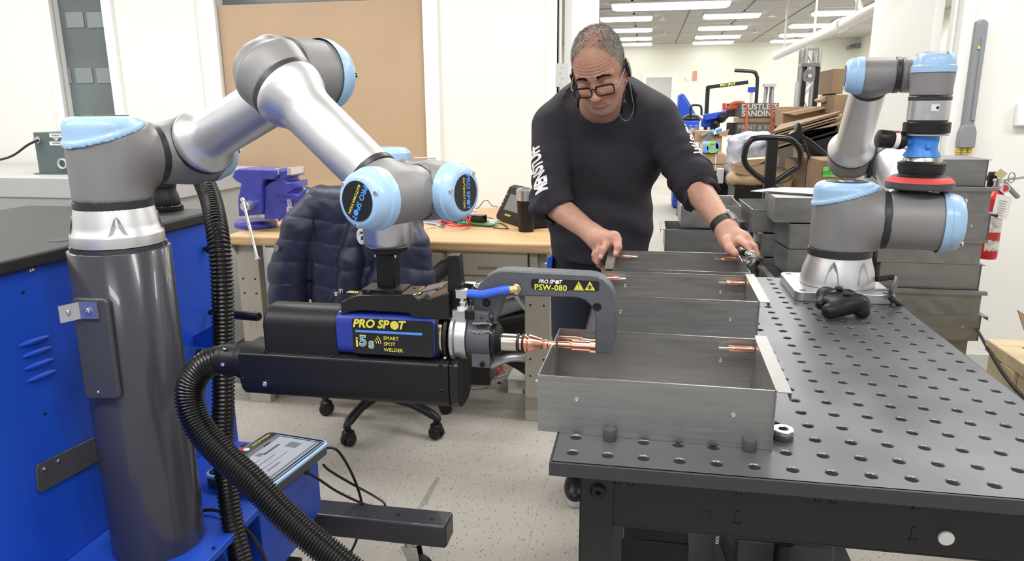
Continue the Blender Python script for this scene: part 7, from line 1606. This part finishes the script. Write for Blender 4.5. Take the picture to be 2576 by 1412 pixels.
# hidden torso and legs core keeps the body one figure
pel = np.array([-.045, 1.40, .93]); chest = P(1520, 360, 1.33)
kneeL, kneeR = np.array([-.135, 1.43, .50]), np.array([.05, 1.46, .50]); anL, anR = np.array([-.115, 1.53, .085]), np.array([.06, 1.53, .085])
def core(p): return U([s_ell(p, chest + [0, .03, -.02], (.12, .075, .14)), s_cap(p, chest + [0, .03, 0], pel + [0, .02, 0], .075, .08), s_cap(p, shL, chest, .045, .06), s_cap(p, shR, chest, .045, .06), s_cap(p, shL, elL, .042, .036), s_cap(p, shR, elR, .042, .036), s_cap(p, pel + [-.07, 0, -.03], kneeL, .07, .05), s_cap(p, pel + [.07, 0, -.03], kneeR, .07, .05), s_cap(p, kneeL, anL, .05, .035), s_cap(p, kneeR, anR, .05, .035), s_cap(p, neck0, chest + [0, .03, 0], .045, .06)], .03)
mc = sdf_mesh(core, (-.42, 1.05, .04), (.42, 1.70, 1.48), .016, 'c')
bm_ = merge([mh, ma, mb, mc], 'body')
V = verts(bm_); q = hl(V); n_ = len(V)
base = np.tile(A_((.54, .30, .22)), (n_, 1)); r_ = rng.random(n_)
mott = .5 + .5 * np.sin(V[:, 0] * 160 + 3 * np.sin(V[:, 2] * 120)) * np.sin(V[:, 1] * 140 + V[:, 2] * 90)
base *= (.95 + .10 * mott)[:, None]
ish = (np.linalg.norm(q, axis=1) < .17) & (V[:, 1] < 1.3)
base[ish] = A_((.42, .215, .145)) * (.95 + .10 * mott[ish])[:, None]
def blend(mask, col, w_=1.0):
    global base
    m_ = (np.clip(mask, 0, 1) * w_)[:, None]; base = base * (1 - m_) + A_(col) * m_
axq = np.abs(q[:, 0])
g_ = lambda c, s: np.exp(-((axq - c[0]) ** 2 + (q[:, 1] - c[1]) ** 2 + (q[:, 2] - c[2]) ** 2) / (2 * s * s)) * ish
blend(g_((0, .11, -.028), .016), (.62, .26, .19), .6); blend(g_((.04, .075, -.02), .018), (.60, .28, .20), .4)
blend(np.clip((.0075 - np.abs(q[:, 2] + .0592)) / .003, 0, 1) * (axq < .023) * (q[:, 1] > .080) * ish, (.48, .20, .18), .75)
st = ish * np.clip((-q[:, 2] - .043) / .02, 0, 1) * (q[:, 1] > 0) * (np.linalg.norm(np.stack([axq, (q[:, 2] + .0592) * 1.6], 1), axis=1) > .021)
blend(st * (.6 + .5 * r_), (.33, .24, .21), .45)
blend(g_((.03, .088, -.014), .010), (.45, .22, .17), .4)
hs = (~ish); blend(hs * (V[:, 2] < 1.05) * (.5 + .5 * mott), (.60, .28, .21), .35)
crev = (head_sdf(q[ish])) if False else None
set_tone(bm_, base)
body = link(bm_, 'body', man, vcol_mat('skin', .48, .25, 260, .12), angle=180)
# thumb and finger nails
nm = pm('finger_nail', (.72, .48, .42), .3)
for (u, v, y, r) in ((1549, 637, .968, .0055), (1511, 646, .967, .0048)):
    c_ = P(u, v, y); build(G().sph(c_, (r, .002, r * 1.25), 10, 6), 'finger_nail', nm, body)
# ---- hair: clipped grey cap with many short strands, thin on top
def hairline(q):
    """>0 inside hair region"""
    side = np.abs(q[:, 0]) / .075
    front = .050 - .02 * side ** 2                       # receding hairline in y
    top = q[:, 2] > .02
    inner = (q[:, 1] < front + .03 * (q[:, 2] - .05) / .08)
    ear_cut = (q[:, 2] > -.008 + .0 * side) | (q[:, 1] < -.035)
    low = q[:, 2] > -.055 
    templ = ~((q[:, 1] > .045) & (np.abs(q[:, 0]) < .064) & (q[:, 2] < .085))
    return inner & ear_cut & low & templ & (q[:, 1] < .050)
N_ = 17000; dirs = rng.normal(size=(N_, 3)); dirs /= np.linalg.norm(dirs, axis=1)[:, None]
cen = A_((0, -.012, .035)); t_ = np.full(N_, .13); pts_ = None
for _ in range(40):
    pts_ = cen + dirs * t_[:, None]; t_ = t_ - head_sdf(pts_) * .8
pts_ = cen + dirs * t_[:, None]
keep = hairline(pts_) & (np.abs(pts_[:, 0]) < .081)
bald = np.exp(-((pts_[:, 0] / .034) ** 2 + ((pts_[:, 1] - .035) / .055) ** 2)) * (pts_[:, 2] > .06)
keep &= rng.random(N_) > bald * .80
hp = pts_[keep]; eps = .002
nn = np.stack([head_sdf(hp + e_) - head_sdf(hp - e_) for e_ in np.eye(3) * eps], 1); nn /= np.linalg.norm(nn, axis=1)[:, None]
flow = np.stack([hp[:, 0] * 5, .55 - hp[:, 1] * 4, -.35 + 0 * hp[:, 0]], 1) + rng.normal(size=hp.shape) * .45
flow -= nn * (flow * nn).sum(1)[:, None]; flow /= np.linalg.norm(flow, axis=1)[:, None] + 1e-6
topness = np.clip((hp[:, 2] - .05) / .07, 0, 1)
ln = (.008 + .012 * topness) * (.7 + .6 * rng.random(len(hp)))
d1 = flow * .75 + nn * (.35 + .35 * topness)[:, None]; side_ = np.cross(nn, flow)
w_ = .00045; a0 = hp - side_ * w_ - nn * .0006; a1 = hp + side_ * w_ - nn * .0006; mid = hp + d1 * (ln * .55)[:, None]; tip = hp + (flow * .95 + nn * .15) * ln[:, None] + nn * (.25 * ln)[:, None]
m0 = mid - side_ * w_ * .8; m1_ = mid + side_ * w_ * .8
allp = np.concatenate([a0, a1, m0, m1_, tip]); nh = len(hp); allp = HC + (allp * HS) @ HR.T
i0 = np.arange(nh); fs = [(int(i), int(i + nh), int(i + 3 * nh), int(i + 2 * nh)) for i in i0] + [(int(i + 2 * nh), int(i + 3 * nh), int(i + 4 * nh)) for i in i0]
hmx = bpy.data.meshes.new('hair'); hmx.from_pydata(allp.tolist(), [], fs)
gc = .07 + .25 * rng.random(nh) ** 1.2; gc = np.where(rng.random(nh) < .35, gc + .2, gc); gc5 = np.tile(gc, 5); set_tone(hmx, np.stack([gc5, gc5 * .95, gc5 * .90], 1))
hair = link(hmx, 'hair', man, vcol_mat('grey_hair', .5), angle=180); hair['kind'] = 'stuff'; hair['label'] = 'short grey hair, thin on top'
def scalp(p):
    q = hl(p); d = head_sdf(q)
    top = np.exp(-((q[:, 0] / .046) ** 2 + ((q[:, 1] - .035) / .075) ** 2)) * (q[:, 2] > .05)
    lim = np.maximum.reduce([q[:, 1] - (.040 - .02 * (np.abs(q[:, 0]) / .075) ** 2), -.004 - q[:, 2] + np.where(q[:, 1] < -.03, .05, 0), np.abs(q[:, 0]) - .0765])
    return np.maximum(d - .0016 + top * .01, lim)
ms_ = sdf_mesh(scalp, HC - [.10, .12, .10], HC + [.10, .14, .15], .003, 'sc'); 
if len(ms_.vertices) > 10:
    n_s = len(ms_.vertices); k_ = (.17 + .08 * rng.random(n_s)); set_tone(ms_, np.stack([k_, k_ * .93, k_ * .88], 1)); link(ms_, 'hair_base', hair, vcol_mat('hair_base', .7, .6, 500), angle=180)
# eyebrows
for s in (-1, 1):
    g = G()
    for k in range(170):
        f = random.random(); x = s * (.013 + .037 * f); z = .0265 + .0055 * math.sin(.5 + f * 2.6) - .003 * f + random.uniform(-.0040, .0040) * (1.1 - f * .5); o = A_((x, .12, z)); t = .0
        pp_ = o.copy()
        for _ in range(25): pp_[1] -= head_sdf(pp_[None])[0] * .7
        a = hw(pp_); b = hw(pp_ + [s * .007, .0015 - .004 * f, .0008 - .003 * f]); c__ = hw(pp_ + [0, .0012, .0018]); g.add([a, c__, b], [(0, 1, 2)])
    build(g, 'eyebrow', pm('brow_hair', (.035, .028, .025), .7), hair if False else man, smooth=False)
# glasses
gl = thing('reading_glasses', 'black half-rim reading glasses low on the nose of the man', 'glasses', hw((0, .11, -.02)))
gl['label'] = 'rectangular black-framed glasses sitting low on the nose of the man'
for s in (-1, 1):
    cx = s * .034; rim = [hw((cx + a, .112 - abs(cx + a) * .13, -.006 + b)) for a, b in rrect(.054, .030, .011, 5)]
    build(G().tube(rim, .0021, 6, closed=True), 'rim', M['gloss'], gl)
    tp_ = [hw((cx + a * .8, .1125 - abs(cx) * .13, -.003 + .0)) for a in (-.03, .03)]; build(G().tube([hw((cx + a, .1125 - abs(cx + a) * .13, .0092)) for a in (-.027, 0, .027)], .0027, 6), 'rim_top', M['gloss'], gl)
    lens = pm('clear_lens', (1, 1, 1), .02); lens.node_tree.nodes['Principled BSDF'].inputs['Transmission Weight'].default_value = 1; lens.node_tree.nodes['Principled BSDF'].inputs['IOR'].default_value = 1.05
    g = G(); g.add([Vector(p_) for p_ in rim], [tuple(range(len(rim)))]); build(g, 'lens', lens, gl, smooth=False)
    build(G().tube([hw((s * .062, .104, .006)), hw((s * .074, .085, -.001)), hw((s * .080, .03, .006)), hw((s * .082, -.005, .010))], .0018, 6), 'temple', M['chrome'], gl)
build(G().tube([hw((-.008, .111, .001)), hw((0, .1115, .005)), hw((.008, .111, .001))], .0022, 6), 'bridge', M['gloss'], gl)
# headset
hsx = thing('headset', 'black behind-the-ear headset with a microphone on a looped cord', 'headset', hw((-.085, 0, 0)))
for s in (-1, 1): build(G().box(hw((s * .088, .004, -.006)), (.010, .020, .034), Hm), 'ear_piece', M['gloss'], hsx, bevel=.003); build(G().tube(smooth_path([hw((s * .086, .012, .012)), hw((s * .083, -.006, .026)), hw((s * .083, -.024, .012)), hw((s * .083, -.028, -.012))], 5), .0022, 6), 'ear_hook', M['gloss'], hsx)
e0 = P(1573, 186, 1.13)
cordm = pm('teal_cord', (.10, .16, .16), .4)
build(G().tube(smooth_path([P(1574, 180, 1.15), P(1583, 205, 1.12), P(1591, 250, 1.12), P(1594, 272, 1.13), P(1586, 296, 1.13), P(1573, 304, 1.13), P(1562, 296, 1.12), P(1558, 280, 1.11), P(1562, 262, 1.11), P(1570, 252, 1.11)], 6), .0014, 6), 'cord', cordm, hsx)
build(G().tube(smooth_path([P(1575, 190, 1.14), P(1574, 215, 1.10), P(1570, 240, 1.08), P(1567, 256, 1.08)], 6), .0012, 6), 'mic_boom', M['gloss'], hsx)
build(G().sph(Vector(P(1569, 258, 1.08)), (.006, .006, .009), 10, 8), 'microphone', M['gloss'], hsx)
# ---- shirt
def ctr(p, i): return p
def shirt(p):
    z = p[:, 2]
    ches = P(1520, 350, 1.34); bel = P(1512, 520, 1.40); hem = P(1508, 612, 1.41)
    d = s_ell(p, ches, (.200, .125, .205)); d = smin(d, s_ell(p, bel, (.165, .125, .20)), .07); d = smin(d, s_cyl(p, hem + [0, 0, -.10], hem + [0, 0, .12], .152, .03), .06)
    d = smin(d, s_cap(p, shL + [.02, .03, .0], shR + [-.02, .03, .01], .070, .070), .05)
    d = smin(d, s_cap(p, P(1440, 262, 1.27), P(1570, 258, 1.27), .045, .045), .05)
    for sh, el, sx in ((shL, elL, -1), (shR, elR, 1)):
        arm_ = s_cap(p, sh, el, .066, .056)
        # folds along the sleeve
        t = np.clip(((p - sh) @ (el - sh)) / ((el - sh) @ (el - sh)), 0, 1.2); ax_n = (el - sh) / np.linalg.norm(el - sh); ang = (p - sh) @ A_((.3, -.2, .9))
        fold = .0055 * np.sin(t * 26 + 2.2 * np.sin((p[:, 1] - sh[1]) * 38) + sx) * np.clip(t * 1.4 - .3, 0, 1)
        d = smin(d, arm_ + fold, .03)
    cuL = P(1415, 532, 1.15); cuR = P(1762, 492, 1.19)
    d = smin(d, s_cap(p, elL + [0, 0, .01], cuL, .056, .049) + .0055 * np.sin(((p - elL) @ nvL) * 130 + 2 * np.sin(p[:, 1] * 60)), .02)
    d = smin(d, s_cap(p, elR + [0, 0, .01], cuR, .060, .052) + .0055 * np.sin(((p - elR) @ nvR) * 130 + 2 * np.sin(p[:, 1] * 60)), .02)
    # open cuffs: cut with planes and hollow
    d = smax(d, ((p - cuL) @ nvL) - .018, .006) if False else d
    hol = np.minimum(s_cap(p, cuL - nvL * .01, cuL + nvL * .09, .0445, .046), s_cap(p, cuR - nvR * .01, cuR + nvR * .09, .0475, .049))
    cutL = np.where(np.linalg.norm(p - cuL, axis=1) < .12, (p - cuL) @ nvL - .012, -1); cutR = np.where(np.linalg.norm(p - cuR, axis=1) < .12, (p - cuR) @ nvR - .012, -1)
    d = np.maximum(d, cutL); d = np.maximum(d, cutR); d = smax(d, -hol, .004)
    # neck opening
    d = smin(d, s_cap(p, nk - nkn * .09, nk - nkn * .004, .090, .0715), .03); d = np.where(np.linalg.norm(p - nk, axis=1) < .108, smax(d, (p - nk) @ nkn - .004, .004), d)
    d = smax(d, -np.maximum(neck_sdf(p) - .005, -((p - nk) @ nkn) - .05), .004); d = smin(d, np.maximum(np.abs(neck_sdf(p) - .007) - .0028, np.abs((p - nk) @ nkn) - .010), .004)
    # chest and belly folds
    fx = .0040 * np.sin(p[:, 0] * 40 + 2 * np.sin(z * 11) + z * 9) * np.clip((1.40 - z) / .25, 0, 1)
    fz = .004 * np.sin((z + .5 * np.abs(p[:, 0] + .04)) * 62 + p[:, 0] * 7) * np.exp(-((z - 1.03) / .07) ** 2)
    d = d + fx + fz
    d = smax(d, (hem[2] - .045) - z, .012)
    return d
nvL = (P(1492, 590, 1.075) - P(1400, 520, 1.165)); nvL /= np.linalg.norm(nvL); nvR = (wrR - P(1748, 468, 1.21)); nvR /= np.linalg.norm(nvR)
nk = hw((0, -.03, -.10)); nk = A_(neck0) + (hw((0, -.022, -.035)) - neck0) * .42; nkn = (hw((0, -.022, -.035)) - neck0); nkn /= np.linalg.norm(nkn)
msr = sdf_mesh(shirt, (-.36, 1.02, .86), (.36, 1.62, 1.50), .0055, 'shirt')
shirt_o = link(msr, 'long_sleeved_shirt', man, M['shirt'], angle=180); shirt_o['label'] = 'charcoal long-sleeved shirt with white sleeve lettering'
# sleeve lettering: wrapped onto the sleeve surface
def wrap_text(s, size, c0, c1, outv, push, sx=1.0, mat='white'):
    """text running from c0 to c1, projected onto the shirt surface"""
    c0 = A_(c0); c1 = A_(c1); ux = Vector(c1 - c0).normalized(); n = Vector(outv).normalized(); n = (n - ux * n.dot(ux)).normalized(); uy = n.cross(ux)
    o = text(s, size, M[mat], None, (c0 + c1) / 2, ux, uy, bold=.045, sx=sx, ext=0.0)
    me = o.data; w0 = A_(o.location); V_ = verts(me) + w0
    import bmesh
    bm2 = bmesh.new(); bm2.from_mesh(me); bmesh.ops.triangulate(bm2, faces=bm2.faces[:]); bmesh.ops.subdivide_edges(bm2, edges=[e_ for e_ in bm2.edges if e_.calc_length() > .008], cuts=2, use_grid_fill=False); bmesh.ops.triangulate(bm2, faces=bm2.faces[:]); bm2.to_mesh(me); bm2.free()
    V_ = verts(me) + w0; nv = A_(n); X = V_ + nv * .10
    for _ in range(40): X = X - nv * (shirt(X)[:, None] - .0012) * .7
    me.vertices.foreach_set('co', (X - w0).astype(np.float32).ravel()); me.update()
    o.parent = shirt_o; o.location = Vector(w0) - wpos(shirt_o); return o
wrap_text('MENSTUFF', .064, P(1378, 492, 1.15), P(1352, 372, 1.22), (-.30, -1, .05), .1, sx=.50)
wrap_text('MENSTUFF', .044, P(1712, 318, 1.25), P(1745, 398, 1.20), (1, -.12, .1), .1, sx=.5)
# ---- belt, trousers, shoes
hemc = P(1510, 600, 1.41); wc = hemc + [0, .0, -.075]
def belt(p): return np.maximum(np.abs(s_ell(p, (wc[0], wc[1], p[:, 2].mean()), (.158, .128, 99)) - .002) - .003, np.abs(p[:, 2] - wc[2]) - .020)
def belt(p):
    r = np.hypot((p[:, 0] - wc[0]) / .160, (p[:, 1] - wc[1]) / .128); d = (r - 1) * .14; return np.maximum(np.abs(d) - .003, np.abs(p[:, 2] - wc[2]) - .020)
link(sdf_mesh(belt, wc - [.19, .16, .03], wc + [.19, .16, .03], .004, 'belt'), 'belt', man, M['black'], angle=180)
bk = P(1478, 636, wc[1] - .128); build(G().box(bk, (.045, .006, .038)), 'belt_buckle', M['nickel'], man, bevel=.002)
hpL, hpR = wc + [-.075, .005, -.09], wc + [.075, .005, -.09]
def trousers(p):
    z = p[:, 2]; r = np.hypot((p[:, 0] - wc[0]) / .155, (p[:, 1] - wc[1]) / .123)
    d = np.maximum((r - 1) * .12, z - (wc[2] + .018)); d = np.maximum(d, (wc[2] - .07) - z)
    d = smin(d, U([s_cap(p, hpL, kneeL + [0, 0, 0], .092, .070), s_cap(p, hpR, kneeR, .092, .070)], .03), .05)
    d = smin(d, U([s_cap(p, kneeL, anL + [0, 0, .02], .070, .058), s_cap(p, kneeR, anR + [0, 0, .02], .070, .058)], .01), .02)
    d = d + .003 * np.sin(z * 60 + 4 * np.sin(p[:, 0] * 25)) * np.exp(-((z - .48) / .12) ** 2) + .0025 * np.sin(z * 70 + p[:, 0] * 30) * np.exp(-((z - .12) / .08) ** 2)
    return smax(d, .05 - z, .006)
link(sdf_mesh(trousers, (-.30, 1.22, .03), (.26, 1.66, wc[2] + .04), .007, 'trousers'), 'jeans', man, M['denim'], angle=180)
for an in (anL, anR):
    def shoe(p, an=an):
        c = an + [0, -.06, -.045]; d = U([s_ell(p, c + [0, -.04, .0], (.046, .10, .038)), s_ell(p, c + [0, .07, .015], (.038, .06, .045))], .03); return np.maximum(d, .022 - p[:, 2])
    s_o = link(sdf_mesh(shoe, an - [.07, .24, .10], an + [.07, .10, .06], .006, 'shoe'), 'shoe', man, M['blackm'], angle=180)
    sole = [(an[0] + .050 * math.cos(t) * (1 if math.sin(t) < 0 else .85), an[1] - .05 + .145 * math.sin(t)) for t in np.linspace(0, 2 * math.pi, 29)[:-1]]
    build(G().prism(sole, (0, 0, .001), (1, 0, 0), (0, 1, 0), .024), 'sole', M['lgrey'], s_o, bevel=.004)
# pocket tape and watch, pliers
q = at(1384, 664, y=wc[1] - .05); tpm = thing('pocket_clip', 'small blue clipped tool at the hip pocket of the man', 'tool', q)
build(G().box(q, (.018, .03, .055), Euler((0, math.radians(6), 0)).to_matrix()), 'clip_body', M['blue'], tpm, bevel=.004); build(G().sph(q + Vector((-.012, -.008, .0)), .005, 8, 6), 'clip_pin', M['chrome'], tpm)
wt = thing('wristwatch', 'black strapped watch on the wrist holding the pliers', 'watch', wrR)
wx, wy, wz = frame(nvR, (0, 0, 1)); wc_ = Vector(P(1820, 566, 1.075))
rg = [wc_ + wx * .0315 * math.cos(t) + wy * .0300 * math.sin(t) for t in np.linspace(0, 2 * math.pi, 33)[:-1]]
g = G(); 
for k in range(32):
    pass
hh_ = .0115; vs = []; 
for c_ in rg:
    o_ = (c_ - wc_).normalized(); vs += [c_ - wz * hh_, c_ + wz * hh_, c_ + wz * hh_ + o_ * .003, c_ - wz * hh_ + o_ * .003]
fs = []
for i in range(32):
    j = (i + 1) % 32
    for k in range(4): fs.append((i * 4 + k, j * 4 + k, j * 4 + (k + 1) % 4, i * 4 + (k + 1) % 4))
build(G().add(vs, fs), 'watch_strap', M['rubber'], wt)
fd_ = Vector((.75, -.35, .55)); fd_ = (fd_ - wz * fd_.dot(wz)).normalized(); cc = wc_ + fd_ * .034
Rw = Matrix((wz.cross(fd_), wz, fd_)).transposed(); build(G().box(cc, (.034, .038, .010), Rw), 'watch_case', M['chrome'], wt, bevel=.003); build(G().box(cc + fd_ * .0052, (.027, .031, .001), Rw), 'watch_face', M['gloss'], wt)
plr = thing('cleco_pliers', 'chrome and black pliers held in the hand by the far tray', 'pliers', P(1880, 640, .96))
K = lambda u, v, dy=0: Vector(P(u, v, .965 + dy))
build(G().tube(smooth_path([K(1858, 626, .02), K(1868, 632), K(1876, 636, -.01)], 5), [.011] * 5 + [.010] * 6, 12), 'black_grip', M['gloss'], plr)
build(G().tube([K(1874, 634, -.01), K(1884, 640, -.012)], .0075, 10), 'jaw_neck', M['chrome'], plr)
build(G().lathe([(.010, -.010), (.012, -.006), (.012, .006), (.010, .010), (.006, .013)], K(1889, 641, -.014), (.3, -1, .1), 14), 'pivot', M['chrome'], plr)
build(G().tube(smooth_path([K(1890, 646, -.01), K(1892, 656, -.01), K(1884, 663, -.005)], 4), .008, 10), 'jaw', M['chrome'], plr)
build(G().tube(smooth_path([K(1884, 644, -.0), K(1878, 655, .005), K(1870, 662, .01)], 4), .0075, 10), 'handle', M['chrome'], plr)
